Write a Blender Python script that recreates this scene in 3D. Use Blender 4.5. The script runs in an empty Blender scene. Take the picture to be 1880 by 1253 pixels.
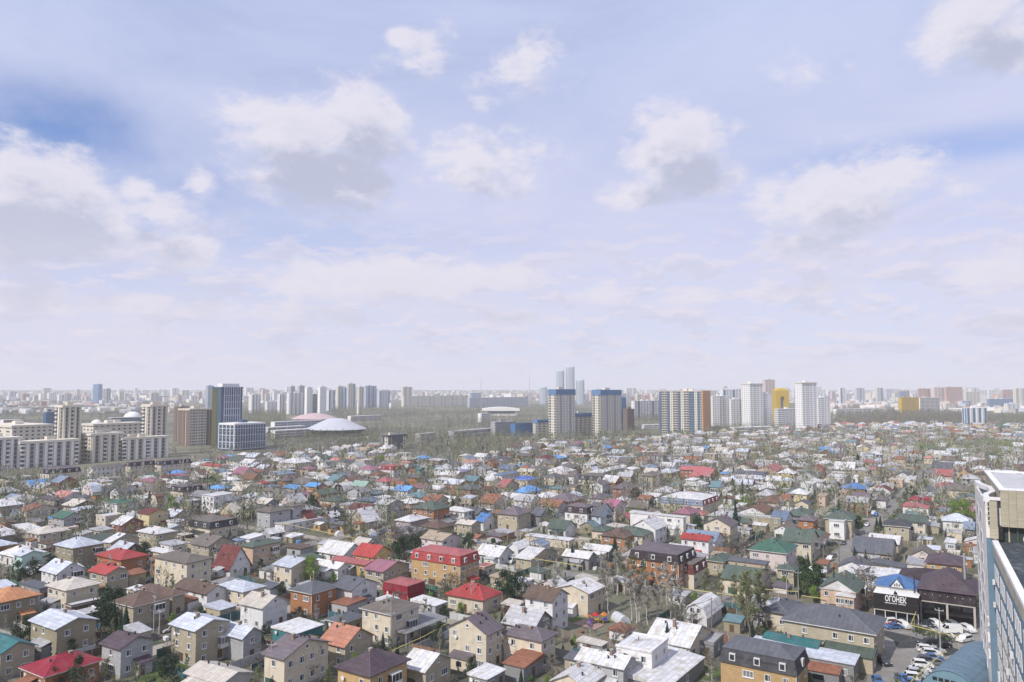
import bpy, math, random
import numpy as np
from mathutils import Vector, Matrix
R = math.radians
rnd = random.Random(7)
sc = bpy.context.scene
COL = sc.collection

# ------------------------------------------------------------------ camera
CAM_H, FPX, TILT = 60.0, 1400.0, math.atan(88.5 / 1400.0)
cam_d = bpy.data.cameras.new('camera')
cam_d.sensor_width = 36.0
cam_d.lens = FPX / 1880.0 * 36.0
cam_d.clip_start = 0.5
cam_d.clip_end = 80000
cam = bpy.data.objects.new('camera', cam_d)
cam.location = (0, 0, CAM_H)
cam.rotation_euler = (R(90) + TILT, 0, 0)
COL.objects.link(cam)
sc.camera = cam

# ------------------------------------------------------------------ light
SUN_DIR = Vector((-0.56, -0.56, 0.76)).normalized()      # towards the sun
SUN_EL = math.asin(SUN_DIR.z)
sun_d = bpy.data.lights.new('sun', 'SUN')
sun_d.energy = 4.3
sun_d.angle = R(0.6)
sun_d.color = (1.0, 0.95, 0.87)
sun = bpy.data.objects.new('sun', sun_d)
sun.rotation_euler = (-SUN_DIR).to_track_quat('-Z', 'Y').to_euler()
sun.location = (0, 0, 400)
COL.objects.link(sun)
sc.view_settings.view_transform = 'Standard'
sc.view_settings.look = 'None'
sc.view_settings.exposure = 0.0
sc.view_settings.gamma = 1.0
sc.view_settings.use_curve_mapping = False
sc.cycles.max_bounces = 5
sc.cycles.diffuse_bounces = 3
sc.cycles.glossy_bounces = 2
sc.cycles.transmission_bounces = 2
sc.cycles.volume_bounces = 2
sc.cycles.transparent_max_bounces = 6
sc.cycles.use_denoising = True

CT, ST = math.cos(TILT), math.sin(TILT)
def cam_space(p):
    x, y, z = p[0], p[1], p[2] - CAM_H
    return x, y * CT + z * ST, -y * ST + z * CT           # right, forward, up
def project(p):
    r, f, u = cam_space(p)
    return 940 + FPX * r / f, 626.5 - FPX * u / f
def direction(px, py):
    a, b = (px - 940) / FPX, (626.5 - py) / FPX
    return Vector((a, CT - b * ST, ST + b * CT))
def at(px, py, z=0.0):
    """Point of the place at height z that is seen in this direction."""
    d = direction(px, py)
    t = (z - CAM_H) / d.z
    return Vector((d.x * t, d.y * t, z))
def at_depth(px, py, dist):
    d = direction(px, py)
    t = dist / d.y
    return Vector((d.x * t, dist, CAM_H + d.z * t))
def run_to(p, d, px):
    """How far from p along d until the image column px is reached."""
    t = (px - 940) / FPX
    r, f, u = cam_space(p)
    dr, df = d[0], d[1] * CT
    den = dr - t * df
    return (t * f - r) / den if abs(den) > 1e-6 else 1e9
def uv(deg):
    a = R(deg)
    return Vector((math.cos(a), math.sin(a), 0)), Vector((-math.sin(a), math.cos(a), 0))

# ------------------------------------------------------------------ sky
def build_world():
    w = bpy.data.worlds.new('World')
    sc.world = w
    w.use_nodes = True
    nt = w.node_tree
    N, L = nt.nodes, nt.links
    N.clear()
    def node(t, **k):
        n = N.new(t)
        for a, b in k.items(): setattr(n, a, b)
        return n
    def math_(op, a, b=None, c=None, clamp=False, tree=nt):
        n = tree.nodes.new('ShaderNodeMath'); n.operation = op; n.use_clamp = clamp
        for i, v in enumerate((a, b, c)):
            if v is None: continue
            if isinstance(v, (int, float)): n.inputs[i].default_value = v
            else: tree.links.new(v, n.inputs[i])
        return n.outputs[0]
    def vec(op, a, b, tree=nt):
        n = tree.nodes.new('ShaderNodeVectorMath'); n.operation = op
        for i, v in enumerate((a, b)):
            if v is None: continue
            if isinstance(v, (tuple, Vector)): n.inputs[i].default_value = v
            else: tree.links.new(v, n.inputs[i])
        return n
    def noise(v, scale, detail, rough=0.55, dist=0.0, tree=nt):
        n = tree.nodes.new('ShaderNodeTexNoise')
        n.inputs['Scale'].default_value = scale; n.inputs['Detail'].default_value = detail
        n.inputs['Roughness'].default_value = rough; n.inputs['Distortion'].default_value = dist
        tree.links.new(v, n.inputs['Vector'])
        return n.outputs['Fac']
    def smooth(v, a, b, tree=nt, lo=0.0, hi=1.0):
        n = tree.nodes.new('ShaderNodeMapRange'); n.interpolation_type = 'SMOOTHSTEP'
        tree.links.new(v, n.inputs[0])
        for i, q in zip((1, 2, 3, 4), (a, b, lo, hi)): n.inputs[i].default_value = q
        return n.outputs[0]
    def mix(f, a, b):
        n = N.new('ShaderNodeMix'); n.data_type = 'RGBA'
        if isinstance(f, (int, float)): n.inputs[0].default_value = f
        else: L.new(f, n.inputs[0])
        for i, v in ((6, a), (7, b)):
            if isinstance(v, tuple): n.inputs[i].default_value = (*v, 1)
            else: L.new(v, n.inputs[i])
        return n.outputs[2]
    tc = node('ShaderNodeTexCoord')
    sep = node('ShaderNodeSeparateXYZ'); L.new(tc.outputs['Generated'], sep.inputs[0])
    az = math_('ARCTAN2', sep.outputs[0], sep.outputs[1])
    el = math_('ARCSINE', sep.outputs[2])
    cmb = node('ShaderNodeCombineXYZ'); L.new(az, cmb.inputs[0]); L.new(el, cmb.inputs[1])
    P = cmb.outputs[0]
    def ae(px, py):
        d = direction(px, py).normalized()
        return math.atan2(d.x, d.y), math.asin(d.z)
    # clouds: centre in the photograph's columns and rows, half width and half height
    blobs = [(70, 355, 190, 75, 1), (150, 425, 150, 52, 1), (20, 420, 120, 62, 1), (300, 385, 70, 30, .8), (250, 350, 45, 26, .8),
             (345, 462, 66, 30, .9), (365, 335, 34, 24, .6),
             (535, 255, 135, 78, 1), (665, 235, 95, 82, 1), (600, 325, 160, 66, 1), (440, 215, 60, 20, .6),
             (785, 105, 60, 52, .5), (735, 72, 26, 16, .5), (895, 300, 115, 58, .85), (960, 125, 80, 50, .32),
             (1240, 265, 105, 66, 1), (1270, 310, 95, 45, .9), (1165, 358, 72, 28, .85), (1180, 225, 34, 26, .6),
             (1545, 355, 160, 60, 1), (1620, 322, 100, 40, .9), (1480, 440, 90, 32, .75), (1530, 392, 110, 34, .8),
             (1780, 40, 100, 62, 1), (1850, 80, 110, 52, 1), (1495, 140, 55, 30, .34),
             (690, 512, 215, 44, .9), (880, 510, 140, 26, .8), (560, 525, 90, 30, .7), (1265, 548, 60, 16, .75), (1490, 530, 120, 24, .6),
             (1820, 495, 80, 26, .75), (1850, 592, 60, 14, .7), (60, 545, 150, 24, .6), (250, 555, 150, 20, .6), (500, 575, 190, 20, .5),
             (1110, 538, 60, 18, .5), (1555, 617, 50, 8, .6), (940, 585, 160, 16, .5), (1755, 350, 45, 16, .5)]
    g = bpy.data.node_groups.new('cloud_field', 'ShaderNodeTree')
    g.interface.new_socket('P', in_out='INPUT', socket_type='NodeSocketVector')
    g.interface.new_socket('D', in_out='OUTPUT', socket_type='NodeSocketFloat')
    gi, go = g.nodes.new('NodeGroupInput'), g.nodes.new('NodeGroupOutput')
    cur = None
    for bx, by, rx, ry, s in blobs:
        a, e = ae(bx, by)
        k = math.cos(a)
        ra, re = rx * 1.18 / FPX * k * k, ry * 1.22 / FPX
        d = vec('SUBTRACT', gi.outputs[0], (a, e, 0), g).outputs[0]
        d = vec('MULTIPLY', d, (1 / ra, 1 / re, 0), g).outputs[0]
        ln = vec('LENGTH', d, None, g).outputs['Value']
        v = math_('MULTIPLY_ADD', ln, -s, s, tree=g)
        if cur is None: cur = v
        else: cur = math_('SMOOTH_MAX', cur, v, 0.15, tree=g)
    # clouds that go on outside the picture
    gs = g.nodes.new('ShaderNodeSeparateXYZ'); g.links.new(gi.outputs[0], gs.inputs[0])
    aa = math_('ABSOLUTE', gs.outputs[0], tree=g)
    outside = math_('MAXIMUM', smooth(aa, .66, .9, g), smooth(gs.outputs[1], .52, .75, g), tree=g)
    sv = vec('MULTIPLY', gi.outputs[0], (1.0, 1.7, 0), g).outputs[0]
    big = noise(sv, 3.2, 2, tree=g)
    big = math_('MULTIPLY_ADD', big, 5.0, -2.75, tree=g)
    big = math_('MULTIPLY', math_('SUBTRACT', math_('MINIMUM', big, .8, tree=g), -1.0, tree=g), outside, tree=g)
    big = math_('SUBTRACT', big, 1.0, tree=g)
    cur = math_('MAXIMUM', math_('MAXIMUM', cur, -1.0, tree=g), big, tree=g)
    n1 = noise(sv, 11.0, 9, .6, .35, g)
    n2 = noise(sv, 30.0, 9, .66, .2, g)
    cur = math_('ADD', cur, math_('MULTIPLY_ADD', n1, 1.7, -.86, tree=g), tree=g)
    cur = math_('ADD', cur, math_('MULTIPLY_ADD', n2, 1.15, -.58, tree=g), tree=g)
    g.links.new(cur, go.inputs[0])
    def field(v):
        n = node('ShaderNodeGroup'); n.node_tree = g; L.new(v, n.inputs[0]); return n.outputs[0]
    d0 = field(P)
    d1 = field(vec('ADD', P, (-0.014, 0.052, 0)).outputs[0])
    d2 = field(vec('ADD', P, (-0.03, 0.010, 0)).outputs[0])
    alpha = smooth(d0, -.08, .56)
    shade = math_('ADD', smooth(d1, -.05, .75), math_('MULTIPLY', smooth(d0, .35, 1.3), .35))
    relief = math_('SUBTRACT', d0, d2)
    shade = math_('SUBTRACT', shade, math_('MULTIPLY', relief, .22), clamp=True)
    # thin veil of high cloud over the blue
    vs = vec('MULTIPLY', P, (1.0, 2.6, 1)).outputs[0]
    rot = node('ShaderNodeVectorRotate'); rot.rotation_type = 'Z_AXIS'; rot.inputs['Angle'].default_value = R(-14)
    L.new(vs, rot.inputs[0])
    v1 = noise(rot.outputs[0], 2.3, 7, .6, .6)
    # clear openings in the veil
    def opening(bx, by, rx, ry):
        a, e = ae(bx, by)
        d = vec('MULTIPLY', vec('SUBTRACT', P, (a, e, 0)).outputs[0], (FPX / rx, FPX / ry, 0)).outputs[0]
        return smooth(vec('LENGTH', d, None).outputs['Value'], 0.15, 1.25, lo=1.0, hi=0.0)
    op = math_('MAXIMUM', opening(-20, 215, 420, 95), math_('MULTIPLY', opening(420, 350, 330, 80), .55))
    op = math_('MAXIMUM', op, math_('MULTIPLY', opening(1790, 262, 330, 34), .62))
    op = math_('MAXIMUM', op, math_('MULTIPLY', opening(520, 430, 560, 60), .45))
    op = math_('MAXIMUM', op, math_('MULTIPLY', opening(30, 500, 420, 40), .30))
    op = math_('MAXIMUM', op, math_('MULTIPLY', opening(600, 40, 640, 200), .22))
    veil = smooth(v1, .25, .68, lo=.76, hi=.99)
    veil = math_('SUBTRACT', veil, math_('MULTIPLY', op, math_('MULTIPLY_ADD', v1, -1.1, 1.12)), clamp=True)
    low = smooth(el, .0, .24, lo=1.0, hi=0.0)
    veil = math_('MAXIMUM', veil, math_('MULTIPLY', low, .96))
    sky = node('ShaderNodeTexSky'); sky.sky_type = 'NISHITA'; sky.sun_disc = False
    sky.sun_elevation = SUN_EL
    sky.sun_rotation = math.atan2(SUN_DIR.x, SUN_DIR.y)
    sky.altitude = 350; sky.air_density = 1.0; sky.dust_density = 0.6; sky.ozone_density = 2.5
    tint = node('ShaderNodeMix'); tint.data_type = 'RGBA'; tint.blend_type = 'MULTIPLY'; tint.inputs[0].default_value = 1
    L.new(sky.outputs[0], tint.inputs[6]); tint.inputs[7].default_value = (.95, 1.12, 1.5, 1)
    veil_c = mix(smooth(el, .05, .5), (7.2, 7.1, 8.65), (5.9, 6.5, 9.0))
    base = mix(veil, tint.outputs[2], veil_c)
    # wisps
    wz = noise(vec('MULTIPLY', P, (1.0, 5.5, 1)).outputs[0], 9.0, 9, .68, .5)
    wl = math_('MULTIPLY', smooth(el, .30, .02), smooth(wz, .50, .72))
    base = mix(math_('MULTIPLY', wl, .45), base, (7.9, 7.2, 8.2))
    bank = noise(vec('MULTIPLY', P, (1.0, 3.2, 1)).outputs[0], 15.0, 8, .62, .25)
    bank2 = noise(vec('ADD', vec('MULTIPLY', P, (1.0, 3.2, 1)).outputs[0], (-.004, .03, 0)).outputs[0], 15.0, 8, .62, .25)
    bm = math_('MULTIPLY', smooth(el, .27, .13), smooth(el, .0, .04))
    bs = smooth(bank, .47, .56)
    base = mix(math_('MULTIPLY', math_('MULTIPLY', bm, bs), .62), base, mix(smooth(bank2, .44, .60), (8.1, 7.5, 8.5), (6.3, 6.3, 7.8)))
    lit = mix(smooth(el, .03, .25), (7.8, 7.5, 8.5), (8.2, 7.9, 8.8))
    dark = mix(smooth(el, .03, .30), (6.5, 6.5, 7.8), (5.0, 5.3, 6.8))
    cloud = mix(shade, lit, dark)
    fin = mix(math_('MULTIPLY', alpha, .88), base, cloud)
    bg = node('ShaderNodeBackground'); bg.inputs['Strength'].default_value = 0.1
    out = node('ShaderNodeOutputWorld')
    L.new(fin, bg.inputs[0]); L.new(bg.outputs[0], out.inputs[0])
    w.cycles.sampling_method = 'MANUAL'; w.cycles.sample_map_resolution = 512
build_world()

# ------------------------------------------------------------------ materials
MATS = {}
def mat(key, col, rough=0.75, kind='plain', var=0.12, metal=0.0, col2=None, scale=1.0, bump=0.0):
    """Procedural material with fine grain, wear and, by kind, courses or sheet joints."""
    if key in MATS: return MATS[key]
    m = bpy.data.materials.new(key); m.use_nodes = True
    nt = m.node_tree; N, L = nt.nodes, nt.links
    b = N['Principled BSDF']
    b.inputs['Roughness'].default_value = rough
    b.inputs['Metallic'].default_value = metal
    b.inputs['Specular IOR Level'].default_value = 0.3
    tc = N.new('ShaderNodeTexCoord')
    no = N.new('ShaderNodeTexNoise'); no.inputs['Detail'].default_value = 6
    no.inputs['Roughness'].default_value = .65
    no.inputs['Scale'].default_value = 0.45 * scale
    L.new(tc.outputs['Object'], no.inputs['Vector'])
    hsv = N.new('ShaderNodeHueSaturation')
    oi = N.new('ShaderNodeObjectInfo')
    v = N.new('ShaderNodeMath'); v.operation = 'MULTIPLY_ADD'
    L.new(no.outputs['Fac'], v.inputs[0]); v.inputs[1].default_value = var * 4; v.inputs[2].default_value = 1 - var * 2
    v2 = N.new('ShaderNodeMath'); v2.operation = 'MULTIPLY_ADD'
    L.new(oi.outputs['Random'], v2.inputs[0]); v2.inputs[1].default_value = var * 1.2; v2.inputs[2].default_value = 1 - var * .6
    v3 = N.new('ShaderNodeMath'); v3.operation = 'MULTIPLY'
    L.new(v.outputs[0], v3.inputs[0]); L.new(v2.outputs[0], v3.inputs[1])
    L.new(v3.outputs[0], hsv.inputs['Value'])
    hsv.inputs['Color'].default_value = (*col, 1)
    src = None
    if kind == 'brick':                       # courses of brick or block
        br = N.new('ShaderNodeTexBrick'); br.inputs['Scale'].default_value = 1.0
        br.inputs['Brick Width'].default_value = .8; br.inputs['Row Height'].default_value = .3
        br.inputs['Mortar Size'].default_value = .035
        c2 = tuple(c * .80 for c in col)
        br.inputs['Color1'].default_value = (*col, 1); br.inputs['Color2'].default_value = (*c2, 1)
        br.inputs['Mortar'].default_value = (*[c * .62 + .03 for c in col], 1)
        sp = N.new('ShaderNodeSeparateXYZ'); L.new(tc.outputs['Object'], sp.inputs[0])
        ad = N.new('ShaderNodeMath'); L.new(sp.outputs[0], ad.inputs[0]); L.new(sp.outputs[1], ad.inputs[1])
        cb = N.new('ShaderNodeCombineXYZ'); L.new(ad.outputs[0], cb.inputs[0]); L.new(sp.outputs[2], cb.inputs[1])
        L.new(cb.outputs[0], br.inputs['Vector']); src = br.outputs['Color']
    elif kind == 'sheet':                     # sheets of roofing with slightly different age
        br = N.new('ShaderNodeTexBrick'); br.inputs['Scale'].default_value = 1.0
        br.inputs['Brick Width'].default_value = 2.6; br.inputs['Row Height'].default_value = 1.1
        br.inputs['Mortar Size'].default_value = .05
        c2 = tuple(c * .84 for c in col); c1 = tuple(min(.85, c * 1.06) for c in col)
        br.inputs['Color1'].default_value = (*c1, 1); br.inputs['Color2'].default_value = (*c2, 1)
        br.inputs['Mortar'].default_value = (*[c * .55 for c in col], 1)
        rp = N.new('ShaderNodeVectorRotate'); rp.rotation_type = 'Z_AXIS'
        rp.inputs['Angle'].default_value = R(90) if len(key) % 2 else 0
        L.new(tc.outputs['Object'], rp.inputs[0]); L.new(rp.outputs[0], br.inputs['Vector']); src = br.outputs['Color']
    if col2 is not None:                      # patches of a second colour: rust, dirt, worn paint
        n2 = N.new('ShaderNodeTexNoise'); n2.inputs['Scale'].default_value = .5 * scale; n2.inputs['Detail'].default_value = 8
        n2.inputs['Roughness'].default_value = .7
        L.new(tc.outputs['Object'], n2.inputs['Vector'])
        mr = N.new('ShaderNodeMapRange'); mr.inputs[1].default_value = .50; mr.inputs[2].default_value = .62
        L.new(n2.outputs['Fac'], mr.inputs[0])
        mx = N.new('ShaderNodeMix'); mx.data_type = 'RGBA'
        L.new(mr.outputs[0], mx.inputs[0])
        if src is not None: L.new(src, mx.inputs[6])
        else: mx.inputs[6].default_value = (*col, 1)
        mx.inputs[7].default_value = (*col2, 1)
        src = mx.outputs[2]
    if src is not None: L.new(src, hsv.inputs['Color'])
    L.new(hsv.outputs[0], b.inputs['Base Color'])
    if bump:
        bp = N.new('ShaderNodeBump'); bp.inputs['Strength'].default_value = bump; bp.inputs['Distance'].default_value = .2
        L.new(no.outputs['Fac'], bp.inputs['Height']); L.new(bp.outputs[0], b.inputs['Normal'])
    MATS[key] = m
    return m
def glass(key, col=(.03, .04, .06), rough=.12):
    if key in MATS: return MATS[key]
    m = mat(key, col, rough, var=.25)
    m.node_tree.nodes['Principled BSDF'].inputs['Specular IOR Level'].default_value = .7
    return m

ROOF = dict(silver=(.50, .53, .60), white=(.60, .60, .62), palegrey=(.40, .40, .42), grey=(.22, .22, .23), slate=(.105, .11, .13),
            charcoal=(.05, .052, .06), greybrown=(.15, .13, .115), brown=(.12, .08, .062), plumgrey=(.145, .12, .135), plum=(.085, .06, .075),
            darkplum=(.042, .028, .036), maroon=(.13, .032, .03), red=(.36, .05, .045), pinkred=(.38, .12, .125), crimson=(.27, .018, .035),
            mauve=(.28, .12, .165), magenta=(.34, .12, .20), terracotta=(.40, .18, .12), orange=(.46, .21, .10), rust=(.27, .12, .075),
            rustbrown=(.16, .085, .055), salmon=(.50, .22, .19), teal=(.035, .14, .15), tealgrey=(.13, .22, .25), green=(.05, .125, .09),
            greygreen=(.085, .115, .095), palegreen=(.25, .36, .31), blue=(.07, .17, .38), skyblue=(.12, .32, .66), cobalt=(.06, .13, .46),
            bluegrey=(.19, .24, .33), slateblue=(.12, .16, .24), sand=(.40, .32, .24), cream=(.50, .46, .41), lavender=(.25, .22, .31))
WALL = dict(white=(.66, .65, .65), cream=(.58, .51, .40), tan=(.46, .40, .295), olive=(.33, .29, .20), orange=(.40, .18, .08),
            amber=(.52, .35, .17), yellow=(.55, .38, .15), lightyellow=(.58, .49, .28), palegrey=(.44, .44, .45), grey=(.27, .27, .27),
            brickred=(.30, .12, .08), peach=(.54, .40, .30), pinkwhite=(.60, .52, .51), pinkgrey=(.34, .27, .26), mint=(.42, .58, .53),
            paleblue=(.48, .54, .62), brown=(.17, .11, .07), dark=(.05, .048, .05), tealwall=(.05, .18, .2), crimsonwall=(.34, .015, .035))
NICE = dict(palegrey='pale grey', greybrown='grey-brown', plumgrey='grey-plum', darkplum='dark plum', pinkred='pinkish red', rustbrown='rusty brown',
            tealgrey='grey-teal', greygreen='grey-green', palegreen='pale green', skyblue='sky-blue', bluegrey='blue-grey', slateblue='slate-blue',
            lightyellow='pale yellow', brickred='brick-red', pinkwhite='pinkish white', pinkgrey='pinkish grey', paleblue='pale blue',
            tealwall='teal', crimsonwall='crimson', charcoal='charcoal', olive='olive brick', tan='tan brick', orange='orange', silver='silver')
def nice(c): return NICE.get(c, c)
def roof_mat(c):
    k = {'white': (.42, .38, .33), 'silver': (.36, .38, .42), 'rust': (.16, .07, .05), 'cream': (.40, .37, .33), 'palegrey': (.28, .27, .27)}.get(c, tuple(x * .6 + .04 for x in ROOF[c]))
    return mat('roof_' + c, ROOF[c], .55 if c in ('silver', 'white', 'skyblue', 'blue', 'cobalt', 'red', 'crimson') else .72, 'sheet', .16, col2=k)
def wall_mat(c):
    col = WALL[c]
    k = 'brick' if c in ('tan', 'olive', 'orange', 'brickred', 'brown', 'grey', 'palegrey', 'amber') else 'plain'
    return mat('wall_' + c, col, .85, k, .11, col2=tuple(x * .78 for x in col) if c in ('white', 'cream', 'palegrey', 'peach', 'tan') else None)
M_FRAME = mat('window_frame_white', (.62, .62, .62), .5)
M_PANE = glass('window_glass', (.035, .042, .055))
_nt = M_PANE.node_tree
_hs = [n for n in _nt.nodes if n.type == 'HUE_SAT'][0]; _oi = [n for n in _nt.nodes if n.type == 'OBJECT_INFO'][0]
_mr = _nt.nodes.new('ShaderNodeMapRange'); _mr.inputs[1].default_value = .62; _mr.inputs[2].default_value = .66; _nt.links.new(_oi.outputs['Random'], _mr.inputs[0])
_mx = _nt.nodes.new('ShaderNodeMix'); _mx.data_type = 'RGBA'; _nt.links.new(_mr.outputs[0], _mx.inputs[0]); _mx.inputs[6].default_value = (.035, .042, .055, 1); _mx.inputs[7].default_value = (.16, .16, .165, 1)
_nt.links.new(_mx.outputs[2], _hs.inputs['Color'])
M_TRIM = mat('trim_white', (.60, .59, .58), .6)
M_DARK = mat('dark_opening', (.02, .02, .022), .8)
M_CONC = mat('concrete', (.34, .33, .31), .9, col2=(.24, .23, .21))
M_STEEL = mat('galvanised_steel', (.35, .36, .37), .5)
M_WOODPOST = mat('weathered_pole', (.20, .17, .14), .9)
M_YELLOW = mat('yellow_gas_pipe', (.50, .42, .16), .6)

# ------------------------------------------------------------------ mesh builder
class MB:
    def __init__(s): s.v, s.f, s.m, s.mats = [], [], [], []
    def mi(s, m):
        if m not in s.mats: s.mats.append(m)
        return s.mats.index(m)
    def poly(s, pts, m=None):
        n = len(s.v); s.v += [tuple(p) for p in pts]; s.f.append(tuple(range(n, n + len(pts)))); s.m.append(s.mi(m))
    def box(s, x0, x1, y0, y1, z0, z1, m=None, top=None):
        n = len(s.v)
        s.v += [(x0, y0, z0), (x1, y0, z0), (x1, y1, z0), (x0, y1, z0), (x0, y0, z1), (x1, y0, z1), (x1, y1, z1), (x0, y1, z1)]
        k = s.mi(m); kt = s.mi(top) if top else k
        for q, kk in (((0, 3, 2, 1), k), ((4, 5, 6, 7), kt), ((0, 1, 5, 4), k), ((1, 2, 6, 5), k), ((2, 3, 7, 6), k), ((3, 0, 4, 7), k)):
            s.f.append(tuple(n + i for i in q)); s.m.append(kk)
    def hull(s, a, b, m=None, cap=True):
        """side faces between two equal loops, capped"""
        n = len(s.v); k = len(a); s.v += [tuple(p) for p in a] + [tuple(p) for p in b]; q = s.mi(m)
        for i in range(k):
            j = (i + 1) % k
            s.f.append((n + i, n + j, n + k + j, n + k + i)); s.m.append(q)
        if cap:
            s.f.append(tuple(n + i for i in reversed(range(k)))); s.m.append(q)
            s.f.append(tuple(n + k + i for i in range(k))); s.m.append(q)
    def tube(s, p, q, r0, r1=None, sides=5, m=None, cap=False):
        p, q = Vector(p), Vector(q); r1 = r0 if r1 is None else r1
        d = (q - p)
        if d.length < 1e-6: return
        d.normalize(); a = d.orthogonal().normalized(); b = d.cross(a)
        A = [p + (a * math.cos(t) + b * math.sin(t)) * r0 for t in [2 * math.pi * i / sides for i in range(sides)]]
        B = [q + (a * math.cos(t) + b * math.sin(t)) * r1 for t in [2 * math.pi * i / sides for i in range(sides)]]
        s.hull(A, B, m, cap)
    def mesh(s, name):
        me = bpy.data.meshes.new(name)
        me.from_pydata(s.v, [], s.f)
        for m in s.mats: me.materials.append(m)
        if len(s.mats) > 1: me.polygons.foreach_set('material_index', s.m)
        me.update()
        return me
    def build(s, name, parent=None, loc=None, kind=None, smooth=False):
        me = s.mesh(name)
        if smooth: me.polygons.foreach_set('use_smooth', [True] * len(me.polygons))
        return place(me, name, parent, loc, kind=kind)
def place(me, name, parent=None, loc=None, rz=0.0, kind=None, scale=None):
    o = bpy.data.objects.new(name, me)
    if loc is not None: o.location = loc
    if rz: o.rotation_euler = (0, 0, rz)
    if scale is not None: o.scale = (scale,) * 3 if isinstance(scale, (int, float)) else scale
    if parent is not None: o.parent = parent
    if kind: o['kind'] = kind
    COL.objects.link(o)
    return o
THINGS = []        # (object, description, landmark or None, position)
LANDMARKS = []     # (short name, position)
def thing(o, desc, cat, group=None, mark=None, pos=None):
    o['category'] = cat
    if group: o['group'] = group
    p = Vector(pos) if pos is not None else Vector(o.location)
    THINGS.append((o, desc, mark, p))
    if mark: LANDMARKS.append((mark, p))
    return o
def empty(name, loc, rz=0.0):
    o = bpy.data.objects.new(name, None); o.location = loc; o.rotation_euler = (0, 0, rz)
    o.empty_display_size = .5
    COL.objects.link(o)
    return o
def copy_tree(o, parent=None):
    c = o.copy(); COL.objects.link(c)
    if parent is not None: c.parent = parent
    for ch in CHILD.get(o.name, ()):
        copy_tree(ch, c)
    return c
CHILD = {}
def note_children(root):
    for o in list(COL.objects):
        if o.parent is not None: 
            CHILD.setdefault(o.parent.name, [])
            if o not in CHILD[o.parent.name]: CHILD[o.parent.name].append(o)
# footprints already taken, as (centre x, centre y, half diagonal)
TAKEN = {}
def take(cx, cy, r):
    for i in range(int((cx - r) // 5), int((cx + r) // 5) + 1):
        for j in range(int((cy - r) // 5), int((cy + r) // 5) + 1):
            TAKEN[(i, j)] = True
def take_rect(C, u, v, W, D, pad=0.5):
    a = -pad
    while a < W + pad + 2.4:
        b = -pad
        while b < D + pad + 2.4:
            p = C + u * min(a, W + pad) + v * min(b, D + pad)
            TAKEN[(int(p.x // 2.5), int(p.y // 2.5), 0)] = True
            b += 2.4
        a += 2.4
def free(x, y): return (int(x // 2.5), int(y // 2.5), 0) not in TAKEN
# ------------------------------------------------------------------ houses
CROPS = dict(A=(0, 840, 5.875), B=(300, 840, 5.875), C=(600, 840, 5.875), D=(900, 840, 5.875), E=(1200, 840, 5.875), F=(1500, 800, 5.875),
             G=(1400, 960, 5.875), K=(0, 980, 3.9167), L=(470, 980, 3.9167), M=(940, 980, 3.9167), N=(1400, 980, 3.9167), Z=(0, 0, 1.0))
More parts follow.
